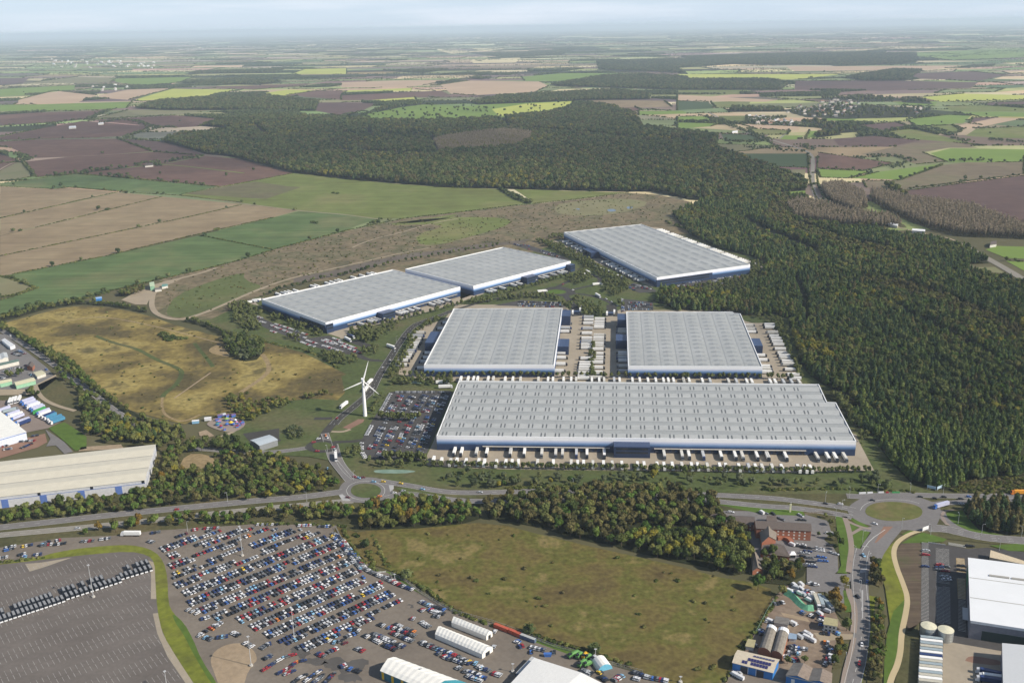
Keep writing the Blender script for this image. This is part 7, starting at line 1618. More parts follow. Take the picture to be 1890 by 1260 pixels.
for p in PX("E 650,890 690,890 720,890 742,890 800,890 828,890 893,892 935,892 977,893 1075,894 1128,894 1155,894 1213,894 1255,894 1282,894 1368,896 1408,896 1435,896 1490,896 1520,897 1590,897 1630,897 1675,898 1718,898 1760,898 1787,898 1815,898 1870,899 F 40,898 70,898 142,900 184,900 285,902 328,902 385,903 413,903 514,904 541,904 586,905 630,905 672,906"):
    k_ += 1; g = np.array(G(p[0], p[1] - .6, 4)[:2]); lorry(g[0], g[1] + 6, hN + math.pi, 'est', "white lorry %s in the row just behind the long warehouse" % ordinal(k_), "lorries behind the long warehouse")
hX = math.atan2(b_[1] - a_[1], b_[0] - a_[0])
def col(spec, face, where, grp, every=None):
    for k, p in enumerate(PX(spec)):
        x, y, _ = G(p[0], p[1], 2.6); lorry(x, y, hX + (0 if face > 0 else math.pi), 'est', "white lorry parked %s in the column %s" % (ordinal(k + 1), where), grp)
def ys(x0, y0, x1, y1, n): return " ".join("%f,%f" % (x0 + (x1 - x0) * i / (n - 1), y0 + (y1 - y0) * i / (n - 1)) for i in range(n))
col("E " + ys(428, 632, 405, 682, 4) + " " + ys(398, 692, 352, 768, 7) + " 338,784 332,808", 1, "on the west side of the square warehouse", "lorries west of the square warehouse")
col("E 575,578 548,610 480,742 472,768 458,790 440,825", -1, "at the west docks of the western square warehouse", "lorries at the west docks")
col("E 1225,580 1222,605 1218,625 1203,742 1198,768 1195,802 1185,840", 1, "at the east docks of the western square warehouse", "lorries at the east docks")
col("E 1345,546 1345,562 1342,580 1340,608 1335,635 1334,662 1334,680 1332,697 1332,714 1330,772 1325,796 1323,810 1321,824 1320,838 1318,852 1316,868 1315,880", -1, "on the west side of the central tree strip", "lorries west of the central strip")
col("E 1412,556 1411,572 1410,588 1409,602 1408,645 1407,660 1406,676 1405,692 1404,708 1403,722 1403,746 1402,766 1400,780 1400,794 1399,822 1397,848 1396,862 1394,876", 1, "on the east side of the central tree strip", "lorries east of the central strip")
col("E 1532,598 1531,614 1530,628 1534,742 1534,756 1535,770 1536,784 1538,814 1540,842", -1, "at the west docks of the eastern square warehouse", "lorries at the eastern warehouse")
col("F 390,592 398,610 404,627 452,755 464,780 478,815 482,830 488,846", 1, "at the east docks of the eastern square warehouse", "lorries at the forest side docks")
col("F 498,588 502,602 516,630 526,650 534,664 540,680 548,697 557,720 572,742 580,758 588,772 596,788 602,804 614,832 628,860 638,880", -1, "along the forest edge", "lorries along the forest edge")
dock_lorries('ul', 1, "90,582 145,568 165,562 180,556 205,551 305,526 325,522 345,518 370,508 403,500 490,478 515,470 540,465 580,457", "E", "the westernmost warehouse", "lorries docked at the westernmost warehouse")
dock_lorries('ul', 1, "1515,735 1630,705 1670,695 1720,685", "X", "the westernmost warehouse at its glazed corner", "lorries docked at the westernmost warehouse")
dock_lorries('ul2', 1, "790,405 815,400 868,388 930,372 965,365 1045,345 1080,332 1110,327 1150,316 1185,305 1210,300", "E", "the north west warehouse", "lorries docked at the north west warehouse")
dock_lorries('ur', 0, "265,115 300,130 340,150 370,165 385,175 410,187 435,200 465,212 490,225 598,272 630,290 650,297 675,310 705,328 745,345 765,355 785,362 820,378 840,388 885,405 905,415", "U", "the north warehouse", "lorries docked at the north warehouse")
def back_row(b, ei, n, where, off=10.0, skip=.15):
    a, c = FRONT[b][ei], FRONT[b][(ei + 1) % len(FRONT[b])]; nn = out_normal(a, c); h = math.atan2(nn[1], nn[0]); k = 0
    for i in range(n):
        if rnd.random() < skip: continue
        k += 1; q = lerp(a, c, (i + .5) / n); lorry(q[0] + nn[0] * off, q[1] + nn[1] * off, h, 'est', "white lorry, %s in the row showing behind %s" % (ordinal(k), where), "lorries behind " + where)
def peek_row(b, ei, pts, where):
    a, c = FRONT[b][ei], FRONT[b][(ei + 1) % len(FRONT[b])]; nn = out_normal(a, c); h = math.atan2(nn[1], nn[0])
    for k, p in enumerate(pts):
        x, y, _ = G(p[0], p[1], 3.6); lorry(x + nn[0] * 3, y + nn[1] * 3, h, 'est', "white lorry, %s in the row showing behind %s" % (ordinal(k + 1), where), "lorries behind " + where)
peek_row('ur', 2, [(p[0], p[1]) for i in range(42) if i % 6 != 4 for p in PX("U %f,%f" % (1012 + i * 17.8, 15 + i * 6.65))], "the north warehouse")
peek_row('ul', 3, PX("X 595,393 655,383 695,375 735,367 800,353 1000,303 1045,296 1170,268 1225,256 1280,243 1315,234 1470,199 1570,178 1660,157 1705,151"), "the westernmost warehouse")
for k_, p in enumerate(PX("U 150,130 175,140 200,152 270,180 290,188 370,230 400,245 480,285 500,295 520,305 560,330 600,345 680,380 700,390")): x, y, _ = G(p[0], p[1], 2.5); lorry(x, y, hX - .9, 'est', "white lorry parked %s among the trees facing the north warehouse docks" % ordinal(k_ + 1), "lorries facing the north warehouse")
for k_, p in enumerate(PX("X 240,490 300,480 345,465")): x, y, _ = G(p[0], p[1], 2.5); lorry(x, y, .5, 'est', "white lorry, %s at the west gable of the westernmost warehouse" % ordinal(k_ + 1), "lorries at the west gable")
for s_, kd, lb in [("O 95,520 50,555", 'white', "white lorry on the estate road below the turbine"), ("O 260,410 282,375", 'white', "white lorry just behind the turbine tower"), ("O 290,345 318,315", 'white', "white lorry partly hidden by the turbine blades"), ("O 470,5 515,20", 'white', "white lorry turning off the estate road by the car park"), ("H 590,160 593,205", 'white', "white lorry on the link road between the roundabouts"), ("Z 535,70 645,60", 'white', "white lorry on the road north of the upper roundabout"), ("Z 565,245 635,285", 'white', "white lorry on the road to the eastern gate"), ("E 1080,415 1110,412", 'white', "white lorry west of the upper roundabout"), ("Z 160,590 162,535", 'white', "white lorry at the western gate house"), ("Z 290,540 292,500", 'white', "white lorry leaving the western gate house"), ("Z 275,440 310,475", 'white', "white lorry approaching the western gate house"), ("Z 758,610 760,555", 'white', "white lorry at the eastern gate house"), ("Z 885,575 887,535", 'white', "white lorry waiting beside the eastern gate house"), ("X 1370,925 1430,955", 'white', "white lorry at the gate of the westernmost warehouse"), ("X 1410,890 1465,915", 'blue', "dark blue lorry at the gate of the westernmost warehouse"), ("U 395,370 430,385", 'white', "white lorry at the north west warehouse corner"), ("U 435,355 465,370", 'white', "second white lorry at the north west warehouse corner"), ("O 915,335 995,332", 'white', "white lorry by the corner of the long warehouse"), ("O 940,375 1020,372", 'white', "second white lorry by the corner of the long warehouse"), ("J 1315,530 1260,545", 'lblue', "pale blue lorry entering the east roundabout"), ("J 1900,445 1830,445", 'orange', "orange lorry on the top lane at the east edge"),
                   ("V 740,1220 580,1185", 'blue', "dark blue lorry with white roof in the factory yard"), ("V 760,1250 600,1228", 'white', "white lorry behind the dark blue one in the factory yard"), ("V 740,1275 580,1250", 'blue', "second dark blue lorry in the factory yard"), ("R 1030,290 1075,400", 'cream', "beige trailer parked in the scrapyard"), ("R 1085,300 1125,410", 'grey', "grey and red trailer in the scrapyard"), ("R 1150,350 1195,400", 'grey', "short grey trailer by the autumn trees"), ("G 1010,745 900,745", 'white', "white and green lorry parked at the yard's road edge")]:
    p = WP(s_, 0, False); lorry((p[0][0] + p[1][0]) / 2, (p[0][1] + p[1][1]) / 2, math.atan2(p[1][1] - p[0][1], p[1][0] - p[0][0]), kd, lb, None)
for k_ in range(16):
    y_ = 893 + k_ * 24; p0, p1 = PX("V %f,%f %f,%f" % (110 - k_ * .8, y_, 268 - k_ * .6, y_ + 18)); a_, b_ = G(p0[0], p0[1], 2.5), G(p1[0], p1[1], 2.5)
    kd = ['grey', 'white', 'grey', 'cream', 'grey', 'white', 'blue', 'white', 'cream', 'grey', 'cream', 'white', 'grey', 'cream', 'white', 'cream'][k_]
    lorry((a_[0] + b_[0]) / 2, (a_[1] + b_[1]) / 2, math.atan2(b_[1] - a_[1], b_[0] - a_[0]), kd, "%s trailer, %s south of the silos" % ({'grey': 'pale grey', 'white': 'white', 'cream': 'cream', 'blue': 'blue'}[kd], ordinal(k_ + 1)), "trailers south of the silos", False, "parked_trailer")
for k_, (s_, kd) in enumerate([("P 305,700 200,735", 'lblue'), ("P 320,715 215,750", 'lblue'), ("P 350,735 240,775", 'lblue'), ("P 370,745 255,785", 'white'), ("P 390,765 285,800", 'lblue'), ("P 410,775 300,812", 'lblue'), ("P 420,790 310,835", 'green'), ("P 455,805 350,845", 'lblue'), ("P 470,820 360,865", 'white'), ("P 490,840 410,870", 'blue'), ("P 510,850 430,885", 'teal'), ("P 550,870 470,895", 'teal'), ("P 570,885 480,910", 'teal'), ("P 590,890 490,925", 'teal'), ("P 70,790 0,815", 'lblue'), ("P 60,820 140,800", 'grey'), ("P 150,830 90,850", 'lblue'), ("P 180,845 110,865", 'white'), ("P 190,865 140,885", 'lblue'), ("P 240,900 180,920", 'lblue'), ("P 250,915 200,935", 'blue'), ("P 190,690 175,720", 'white'), ("P 155,695 145,730", 'white'), ("P 130,705 115,735", 'white'), ("P 100,715 90,740", 'white')]):
    p = WP(s_, 0, False); lorry((p[0][0] + p[1][0]) / 2, (p[0][1] + p[1][1]) / 2, math.atan2(p[1][1] - p[0][1], p[1][0] - p[0][0]), kd, "%s lorry, %s in the lorry yard at the west edge" % ({'lblue': 'lilac blue', 'white': 'white', 'green': 'bright green', 'blue': 'dark blue', 'teal': 'teal blue', 'grey': 'grey'}[kd], ordinal(k_ + 1)), "lorries in the west yard")
# dark minibuses in the empty lot
bb, bw = MB(), MB()
bb.box(-3.9, 3.9, -1.15, 1.15, .45, 1.35, 1); bb.box(-3.9, 3.75, -1.15, 1.15, 1.35, 2.75, 0); bb.box(-3.2, 2.6, -.8, .8, 2.75, 2.9, 2); bb.box(3.9, 4.0, -1.1, 1.1, .45, 1.5, 3)
for x in (-2.4, 2.5):
    for y in (-1.0, 1.0): bb.tube((x, y - .2, .45), (x, y + .2, .45), .45, .45, 8, 0)
for y in (-1.17, 1.17): bw.quad((-3.6, y, 1.5), (3.3, y, 1.5), (3.3, y, 2.4), (-3.6, y, 2.4)) if y < 0 else bw.quad((3.3, y, 1.5), (-3.6, y, 1.5), (-3.6, y, 2.4), (3.3, y, 2.4))
bw.quad((3.78, -1.05, 1.55), (3.78, 1.05, 1.55), (3.78, 1.05, 2.6), (3.78, -1.05, 2.6))
BUS = bb.mesh("bus", [PAINT['black'], PAINT['grey'], plain("bus_roof", (.24, .245, .25), .5), PAINT['white']]); BUSW = bw.mesh("windows", [glassd])
for row_, (s_, n_) in enumerate([("K -30,795 485,625", 16), ("K 520,605 925,475", 12), ("K 945,450 1165,385", 7)]):
    p = WP(s_, 0, False); d = np.array(p[1]) - np.array(p[0]); h = math.atan2(d[1], d[0]) - math.pi / 2
    for i in range(n_):
        for back in (0, 1):
            if back and rnd.random() < .35: continue
            q = lerp(p[0], p[1], i / (n_ - 1)); q = (q[0] - math.cos(h) * (9.3 * back), q[1] - math.sin(h) * 9.3 * back)
            o = link(bpy.data.objects.new("bus", BUS)); o.location = (q[0], q[1], .6); o.rotation_euler = (0, 0, h + rnd.gauss(0, .015))
            tag(o, "dark minibus, %s in the %s rank of the %s row across the empty lot" % (ordinal(i + 1), "front" if not back else "rear", ordinal(row_ + 1)), "bus", "dark minibuses in the empty lot")
            link(bpy.data.objects.new("windows", BUSW), o)

# ------------------------------------------------------------------ masts, turbine, small things
galv = plain("mast_steel", (.55, .56, .57), .45, .3, .05)
x, y, _ = G(674, 768); px_, py_, dd = proj(x, y)
Ht = 65.0 * dd / FOC / math.cos(R(PITCH + 2.6))
tb = empty("wind_turbine", (x, y, .4)); tag(tb, "white three bladed wind turbine beside the estate road", "wind turbine")
turb_w = plain("turbine_white", (.80, .80, .80), .4, var=.02)
mb = MB(); mb.cyl(0, 0, 0, Ht, 2.1, 1.15, 20); mb.build("tower", turb_w, tb)
yaw = R(14)
mb = MB(); mb.box(-1.4, 1.4, -2.6, 4.2, Ht - 1.2, Ht + 1.6); o = mb.build("nacelle", turb_w, tb); o.rotation_euler = (0, 0, yaw)
mb = MB(); mb.tube((0, -4.6, Ht + .2), (0, -2.6, Ht + .2), .5, 1.5, 14); hub = mb.build("hub", turb_w, tb); hub.rotation_euler = (0, 0, yaw)
Lb = 21.5
for tip in ("O 292,112", "O 55,348", "O 368,418"):
    p = PX(tip)[0]; hp = PX("O 236,288")[0]
    ang = math.atan2(-(p[1] - hp[1]) / .93, (p[0] - hp[0]) / math.cos(yaw))
    lb_ = math.hypot((p[1] - hp[1]) / .93, p[0] - hp[0]) * dd / FOC
    mb = MB(); vs, fs = [], []
    for t, wd, th in [(0, .8, .8), (.06, .9, .7), (.2, 1.6, .45), (.5, 1.1, .28), (.85, .6, .15), (1, .15, .05)]:
        b = len(vs); vs += [(t * lb_, 0, -wd * .35), (t * lb_, -th / 2, wd * .1), (t * lb_, 0, wd * .65), (t * lb_, th / 2, wd * .1)]
        if b: fs += [(b - 4 + i, b - 4 + (i + 1) % 4, b + (i + 1) % 4, b + i) for i in range(4)]
    mb.add(vs, fs); o = mb.build("blade", turb_w, tb)
    o.matrix_local = Matrix.Translation((0, 0, Ht + .2)) @ Matrix.Rotation(yaw, 4, 'Z') @ Matrix.Translation((0, -3.6, 0)) @ Matrix.Rotation(-ang, 4, 'Y')
def mast(spec, top, lab, heads=4):
    b, t = PX(spec)[0], PX(top)[0]; x, y, _ = G(*b); _, _, d_ = proj(x, y)
    h = math.hypot(t[0] - b[0], t[1] - b[1]) * d_ / FOC / math.cos(R(PITCH + (b[1] - 630) / 31.4)) * .97
    r_ = empty("lighting_mast", (x, y, .5)); tag(r_, lab, "lighting mast")
    mb = MB(); mb.cyl(0, 0, 0, h, .27, .15, 8); mb.build("pole", galv, r_)
    mb = MB(); mb.cyl(0, 0, 0, 1.0, 1.3, 1.2, 10); mb.build("foot", a_c, r_)
    mb = MB()
    for k in range(heads):
        a = k * 6.283 / heads; mb.box(math.cos(a) * .7 - .25, math.cos(a) * .7 + .25, math.sin(a) * .7 - .25, math.sin(a) * .7 + .25, h - .2, h + .2)
    mb.cyl(0, 0, h - .1, h + .05, .7, .7, 10); mb.build("lamp_head", galv, r_)
a_c = plain("concrete_foot", (.42, .40, .36), .9)
mast("G 1762,890", "G 1735,680", "tall lighting mast among the cars near the yard's top fence"); mast("G 680,1190", "G 642,965", "tall lighting mast standing in the row of dark minibuses"); mast("L 432,905", "L 415,690", "tall lighting mast among the cars above the sand circle"); mast("L 100,1130", "L 155,920", "leaning looking lighting mast beside the sand circle"); mast("S 575,930", "S 562,800", "lighting mast in front of the cream tent"); mast("K 1295,1300", "K 1275,1180", "lighting mast by the mossy verge at the lot's bottom edge"); mast("L 1213,465", "L 1210,420", "small lighting mast at the meadow fence corner", 2); mast("Y 862,370", "Y 860,310", "lighting mast beside the green farm machines", 2); mast("S 1575,830", "S 1590,745", "lighting mast in front of the white hall", 2); mast("Y 1480,550", "Y 1478,510", "lighting mast by the meadow's south corner", 2)
lm = MB(); lm.cyl(0, 0, 0, 9.5, .16, .09, 6); lm2 = MB(); lm2.tube((0, 0, 9.4), (1.6, 0, 9.7), .08, .06, 5); lm2.box(1.3, 2.1, -.18, .18, 9.6, 9.8)
LP_, LH_ = lm.mesh("pole", [galv]), lm2.mesh("lamp_head", [galv])
for k_, p in enumerate(PX("G 1655,500 1365,715 H 380,500 I 465,405 J 445,505 620,470 825,440 1060,440 1300,450 1580,740 1870,755 1410,660 1710,850 1210,740 520,620 715,790 565,560 190,575 660,900 615,1190 N 795,900 830,640 H 720,340 530,150 O 340,440 E 300,690 J 1000,690 760,960 700,1150")):
    x, y, _ = G(*p); r_ = empty("street_lamp", (x, y, .5), rnd.uniform(0, 6.28)); tag(r_, "slim grey street lamp beside the main road or a junction", "street lamp", "street lamps along the roads")
    link(bpy.data.objects.new("pole", LP_), r_); link(bpy.data.objects.new("lamp_head", LH_), r_)
# containers by the fence
cont = {'r': plain("container_red", (.42, .09, .05), .6, var=.25, scale=.8), 'b': plain("container_blue", (.10, .14, .22), .6, var=.2, scale=.8), 's': plain("container_top", (.38, .40, .40), .6)}
for s_, k, lb in [("S 1375,335 1525,395", 'r', "faded red container at the meadow fence"), ("S 1535,395 1660,450", 'r', "darker red container next to the blue grey one"), ("S 1660,450 1820,510", 'b', "blue grey container with grey top at the meadow fence")]:
    p = WP(s_, 0, False); d = math.atan2(p[1][1] - p[0][1], p[1][0] - p[0][0]); L = math.hypot(p[1][0] - p[0][0], p[1][1] - p[0][1])
    r_ = empty("container", ((p[0][0] + p[1][0]) / 2, (p[0][1] + p[1][1]) / 2, .5), d); tag(r_, lb, "container")
    mb = MB()
    nn = 40
    for side in (-1, 1):
        pts = [(-L / 2 + L * i / nn, side * (1.25 - .06 * (i % 2))) for i in range(nn + 1)]
        mb.add([(a, b, 0) for a, b in pts] + [(a, b, 2.7) for a, b in pts], [(i, i + 1, nn + 2 + i, nn + 1 + i) for i in range(nn)])
    mb.box(-L / 2, L / 2, -1.18, 1.18, .05, 2.68, 0, 1); mb.build("container_body", [cont[k], cont['s' if k == 'b' else 'r']], r_)
    mb = MB(); mb.box(L / 2, L / 2 + .06, -1.15, -.03, .15, 2.6); mb.build("door", cont[k], r_); mb = MB(); mb.box(L / 2, L / 2 + .06, .03, 1.15, .15, 2.6); mb.build("door", cont[k], r_)
# farm machines, skip
mg, my = plain("machine_green", (.10, .26, .07), .5), plain("machine_yellow", (.62, .36, .02), .5)
def machine(spec, m_, lb, L=7, name="farm_machine"):
    x, y, _ = G(*PX(spec)[0]); r_ = empty(name, (x, y, .5), rnd.uniform(.6, 1.2)); tag(r_, lb, "farm machine")
    mb = MB(); mb.box(-L / 2, L / 2, -1.2, 1.2, .9, 2.6); mb.prism([(-L / 4, -1.0), (L / 2 - .4, -1.0), (L / 2 - .4, 1.0), (-L / 4, 1.0)], 2.6, 3.4, top=[(-L / 6, -.6), (L / 3, -.6), (L / 3, .6), (-L / 6, .6)]); mb.build("body", m_, r_)
    mb = MB(); mb.box(-L / 2 + .3, -L / 2 + 1.9, -.8, .8, 2.6, 3.7); mb.build("driver_cabin", glassd, r_)
    for xx, rr_ in ((-L / 3, .95), (L / 3, .65)):
        for yy in (-1.4, 1.4): mb = MB(); mb.tube((xx, yy - .25, rr_), (xx, yy + .25, rr_), rr_, rr_, 12); mb.build("wheel", tyre, r_)
machine("Y 705,360", mg, "large green combine harvester at the north end of the machine group", 9); machine("Y 745,368", mg, "narrow dark green machine between the harvester and the yellow one", 6); machine("Y 785,370", my, "yellow farm machine among the green ones", 6); machine("Y 810,378", mg, "small green machine beside the yellow one", 5); machine("Y 765,425", mg, "green harvester in the second line of machines", 8); machine("Y 805,430", mg, "green machine nearest the arched tent", 6); machine("Y 850,390", PAINT['silver'], "grey machine beside the lighting mast", 5); machine("Y 878,395", PAINT['grey'], "dark machine at the end of the machine line", 5)
mb = MB(); mb.prism([(-2, -1), (2, -1), (2, 1), (-2, 1)], 0, 2.2, top=[(-2.6, -1.1), (2.6, -1.1), (2.6, 1.1), (-2.6, 1.1)]); x, y, _ = G(*PX("Y 515,360")[0]); o = mb.build("skip", PAINT['blue']); o.location = (x, y, .5); tag(o, "bright blue skip on the asphalt near the white hall", "skip")
# vans and boxes of the scrapyard
vb_, vg_ = MB(), MB()
vb_.box(-2.8, 1.6, -1, 1, .4, 2.5); vb_.add([(1.6, -1, .4), (2.8, -1, .4), (2.8, 1, .4), (1.6, 1, .4), (1.6, -1, 2.4), (2.8, -1, 1.2), (2.8, 1, 1.2), (1.6, 1, 2.4)], [(0, 1, 5, 4), (1, 2, 6, 5), (2, 3, 7, 6), (4, 5, 6, 7)])
for x_ in (-1.8, 1.8):
    for y_ in (-.9, .9): vb_.tube((x_, y_ - .15, .4), (x_, y_ + .15, .4), .4, .4, 8, 1)
vg_.quad((1.85, -.85, 2.2), (2.55, -.9, 1.5), (2.55, .9, 1.5), (1.85, .85, 2.2))
VM = {c: vb_.mesh("van", [PAINT[c], tyre]) for c in ('white', 'silver', 'grey', 'red')}; VG = vg_.mesh("windscreen", [glassd])
for k_, (s_, c, lb) in enumerate([("R 745,215 1", 'white', "")][:0] + [("R 790,140", 'white', "at the top of the scrapyard heap"), ("R 805,170", 'silver', "second from the top of the scrapyard heap"), ("R 870,130", 'white', "beside the hotel trees in the scrapyard"), ("R 865,180", 'white', "in the middle of the scrapyard heap"), ("R 850,235", 'white', "with its rear to the green fence"), ("R 890,245", 'silver', "beside the green scrapyard fence"), ("R 955,310", 'white', "alone below the scrapyard heap"), ("R 985,285", 'silver', "beside the beige trailer"), ("R 1085,470", 'white', "near the small mossy roofed house"), ("R 775,585", 'white', "beside the grey flat hut"), ("R 930,700", 'white', "behind the beige skip heap"), ("R 920,740", 'white', "next to the barrel sheds"), ("R 960,720", 'white', "largest near the barrel sheds"), ("R 1000,780", 'white', "parked alone facing the workshop yard"), ("R 850,740", 'silver', "against the barrel sheds"), ("R 1215,970", 'white', "under the trees at the road side"), ("R 1220,1010", 'silver', "second under the trees at the road side"), ("R 160,1215", 'white', "in front of the solar panel workshop"), ("R 95,1180", 'white', "at the corner of the solar panel workshop"), ("R 730,205", 'white', "beside the green tarpaulin"), ("R 1170,440", 'silver', "by the autumn trees"), ("R 500,555", 'white', "west of the grey flat hut"), ("W 1110,685", 'white', "at the hotel wall"), ("W 675,220", 'white', "behind the hotel beside the main road")]):
    x, y, _ = G(*PX(s_)[0]); o = link(bpy.data.objects.new("van", VM[c])); o.location = (x, y, .55); o.rotation_euler = (0, 0, rnd.uniform(1.9, 2.5)); tag(o, c + " van " + lb, "van", None); link(bpy.data.objects.new("windscreen", VG), o)
q_ = WP("R 700,220 790,270 860,350 930,400 1010,400", 1, False); tarp = plain("green_tarpaulin", (.12, .34, .20), .7, var=.3, scale=.4); mb = MB(); L_, R_ = ribbon(q_, 6.5)
for i in range(len(q_) - 1): mb.add([L_[i] + (.5,), L_[i + 1] + (.5,), R_[i + 1] + (.5,), R_[i] + (.5,), q_[i] + (3.2 + .5 * math.sin(i),), q_[i + 1] + (3.2 + .5 * math.sin(i + 1),)], [(0, 1, 5, 4), (5, 2, 3, 4)])
tag(mb.build("tarpaulin", tarp), "long green tarpaulin over a heap across the scrapyard", "tarpaulin")
def fence(name, spec, h, m_, lab, cat="fence", post=4.0):
    q = resample(WP(spec, 0, False), post); r_ = empty(name, q[0] + (0,)); tag(r_, lab, cat); inv = Matrix.Translation((-q[0][0], -q[0][1], 0)); mb = MB(); L_, R_ = ribbon(q, .12)
    for i in range(len(q) - 1):
        for z0, z1 in ((.5, .75), (h * .5, h * .5 + .2), (h - .1, h + .1)): mb.prism([R_[i], R_[i + 1], L_[i + 1], L_[i]], z0, z1)
    o = mb.build("rail", m_, r_); o.data.transform(inv); mb = MB()
    for p in q: mb.cyl(p[0], p[1], .3, h + .4, .09, .09, 5)
    o = mb.build("post_run", m_, r_); o["kind"] = "stuff"; o.data.transform(inv)
fence("mesh_fence", "H 590,690 640,790 710,880 800,990 900,1050 1000,1095 L 1180,420 1300,480 1400,560 1560,660 1680,720 M 130,800 300,860 460,930 600,985 850,1050 1000,1110 1150,1150 1300,1190", 2.6, plain("fence_grey", (.30, .30, .29), .6), "long grey mesh fence between the storage yard and the meadow")
fence("board_fence", "R 345,690 480,430 580,285", 2.2, plain("fence_green", (.16, .26, .18), .7), "pale green fence between the meadow and the scrapyard")
fence("white_barrier", "L 1060,412 1175,400", 1.2, white_p, "white barrier rail at the corner of the meadow", "barrier"); fence("white_barrier", "J 1195,795 1330,815", 1.0, white_p, "low white barrier at the head of the factory car park", "barrier"); fence("garden_fence", "J 300,590 420,575 520,600", 1.8, plain("fence_brown", (.20, .16, .12), .8), "brown fence between the hotel and the main road")
# gate houses
for s_, lb in [("Z 225,560", "small navy gate house at the western yard entrance"), ("Z 815,585", "small navy gate house at the eastern yard entrance")]:
    x, y, _ = G(*PX(s_)[0]); r_ = empty("gate_house", (x, y, .5)); tag(r_, lb, "gate house"); mb = MB(); mb.box(-4, 4, -3, 3, 0, 3.4, 0, 1); mb.build("wall", [navy, navy2], r_); mb = MB(); mb.box(-4.4, 4.4, -3.4, 3.4, 3.4, 3.8); mb.build("roof", navy2, r_); mb = MB(); mb.box(-3, 3, -3.06, -3, 1.2, 2.4); mb.build("window", glassd, r_)
# signs
x, y, _ = G(*PX("J 1172,710")[0]); mb = MB(); mb.box(-3.5, 3.5, -.1, .1, 1, 4.0); mb.box(-3.2, -3, -.1, .1, 0, 1); mb.box(3, 3.2, -.1, .1, 0, 1); o = mb.build("sign_board", white_p); o.location = (x, y, .5); o.rotation_euler = (0, 0, .5); tag(o, "white road sign board at the gravel path's end", "sign")
x, y, _ = G(*PX("W 1088,200")[0]); mb = MB(); mb.box(-.7, .7, -.25, .25, 0, 7.0); mb.box(-.9, .9, -.35, .35, 6.2, 7.2); o = mb.build("pylon_sign", plain("sign_yellowish", (.62, .62, .40), .5)); o.location = (x, y, .5); tag(o, "tall pale yellow pylon sign on the lawn beside the hotel", "sign")
for k_, (s_, c) in enumerate([("J 690,440 740,437", 'white'), ("J 750,437 790,435", 'white'), ("J 830,434 870,433", 'white'), ("J 885,434 905,434", 'red'), ("J 930,434 985,434", 'green')]):
    p = WP(s_, 0, False); mb = MB(); mb.prism(outline_box(p[0], p[1], 0, 1, .5, .3), .5, 1.8); tag(mb.build("banner_board", PAINT[c]), "%s banner board, %s in the line north of the east roundabout" % (c, ordinal(k_ + 1)), "banner", None)
x, y, _ = G(*PX("J 1245,412")[0]); 
for s in (-1, 1):
    mb = MB(); mb.box(-3.6, 3.6, -.12, .12, 1.5, 3.9); mb.box(-3.3, -3.1, -.1, .1, 0, 1.5); mb.box(3.1, 3.3, -.1, .1, 0, 1.5); o = mb.build("hoarding", plain("hoarding_blue", (.42, .55, .66), .5)); o.location = (x + s * 3.6, y, .5); o.rotation_euler = (0, 0, s * .55); tag(o, "pale blue hoarding, %s wing of the V shaped pair at the forest foot" % ("west" if s < 0 else "east"), "hoarding")
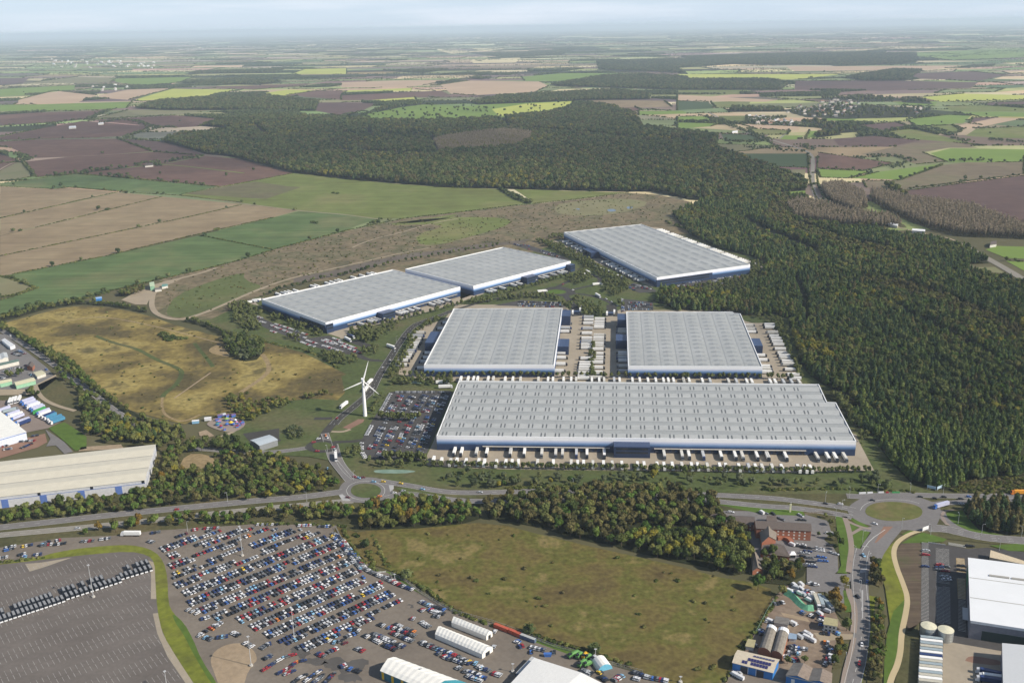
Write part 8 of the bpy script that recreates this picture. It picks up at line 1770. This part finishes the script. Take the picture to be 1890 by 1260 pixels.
# fairground: coloured rides and stalls
rc = {'purple': paint("paint_purple", (.17, .11, .26)), 'yellow': PAINT['yellow'], 'blue': PAINT['blue'], 'lime': paint("paint_lime", (.24, .34, .10)), 'red': PAINT['red'], 'white': PAINT['white'], 'pink': paint("paint_pink", (.55, .25, .38)), 'teal': paint("paint_teal", (.06, .2, .22))}
for k_, (s_, c, r0, h0, shape) in enumerate([("Q 425,265", 'lime', 4, 4, 'tent'), ("Q 485,315", 'yellow', 3.6, 3.5, 'ride'), ("Q 430,330", 'blue', 3, 3, 'ride'), ("Q 520,330", 'blue', 2.6, 3, 'ride'), ("Q 350,360", 'red', 2.6, 3, 'ride'), ("Q 300,330", 'teal', 3.2, 3, 'ride'), ("Q 590,335", 'purple', 3, 3, 'ride'), ("Q 340,222", 'purple', 4, 3, 'stall'), ("Q 380,210", 'white', 4, 3, 'stall'), ("Q 435,222", 'purple', 3, 3, 'stall'), ("Q 515,215", 'purple', 3.6, 3, 'stall'), ("Q 300,268", 'purple', 3, 2.6, 'stall'), ("Q 490,270", 'purple', 2.6, 3, 'tent'), ("Q 545,275", 'white', 2.4, 3, 'tent'), ("Q 640,320", 'blue', 2.6, 3, 'stall'), ("Q 570,360", 'red', 2.2, 2.4, 'stall'), ("Q 630,265", 'purple', 2.2, 2.4, 'tent'), ("Q 560,300", 'pink', 2.2, 2.6, 'tent'), ("Q 330,290", 'pink', 2.6, 2, 'stall'), ("Q 400,395", 'purple', 2.0, 2, 'stall'), ("Q 610,300", 'red', 2, 2.6, 'tent')]):
    x, y, _ = G(*PX(s_)[0]); r_ = empty("fairground_" + {'tent': 'tent', 'ride': 'ride', 'stall': 'stall'}[shape], (x, y, .5), rnd.uniform(0, 1)); tag(r_, "%s %s, spot %s of the small fairground" % (c, {'tent': 'peaked tent', 'ride': 'round ride', 'stall': 'box stall'}[shape], ordinal(k_ + 1)), shape, "attractions of the fairground")
    r0 *= .7; mb = MB()
    if shape == 'tent': mb.prism([(r0 * math.cos(a), r0 * math.sin(a)) for a in np.arange(6) * 1.0472], h0 * .5, h0, top=[(.2 * math.cos(a), .2 * math.sin(a)) for a in np.arange(6) * 1.0472])
    elif shape == 'ride': mb.cyl(0, 0, h0 * .6, h0, r0, r0 * .3, 10)
    else: mb.box(-r0, r0, -r0 * .5, r0 * .5, h0 * .7, h0)
    mb.build("canopy", rc[c], r_)
    mb = MB()
    if shape == 'stall': mb.box(-r0 * .9, r0 * .9, -r0 * .4, r0 * .4, 0, h0 * .7)
    else: mb.cyl(0, 0, 0, .6, r0 * .9, r0 * .9, 10); mb.cyl(0, 0, .6, h0 * .6, .4, .3, 6)
    mb.build("base_deck", rc['blue' if c != 'blue' else 'purple'], r_)
for s_, lb in [("Q 175,262 210,262", "white cabin beside the small fairground"), ("Q 10,300 30,300", "pale blue cabin west of the small fairground")]:
    x, y, _ = G(*PX(s_)[0]); r_ = empty("site_cabin", (x, y, .5), .2); tag(r_, lb, "cabin"); mb = MB(); mb.box(-3.4, 3.4, -1.6, 1.6, 0, 2.8); mb.build("wall", PAINT['white'] if "white" in lb else PAINT['light blue'], r_); mb = MB(); mb.box(-3.6, 3.6, -1.8, 1.8, 2.8, 3.0); mb.build("roof", white_p, r_)
# scrap yard heaps in the west and the far turbines on the horizon
for k_, (fx, fy) in enumerate([(300, 58), (308, 59), (316, 58), (322, 59)]):
    x, y, _ = G(fx, 75); r_ = empty("far_turbine", (x, y, 0)); tag(r_, "tiny white wind turbine on the hazy horizon", "wind turbine", "wind turbines on the horizon"); mb = MB(); mb.cyl(0, 0, 0, 80, 3, 2, 6); mb.build("tower", turb_w, r_)
    for a in (.4, 2.5, 4.6): mb = MB(); mb.tube((0, 0, 80), (40 * math.cos(a), 0, 80 + 40 * math.sin(a)), 1.6, .5, 5); mb.build("blade", turb_w, r_)
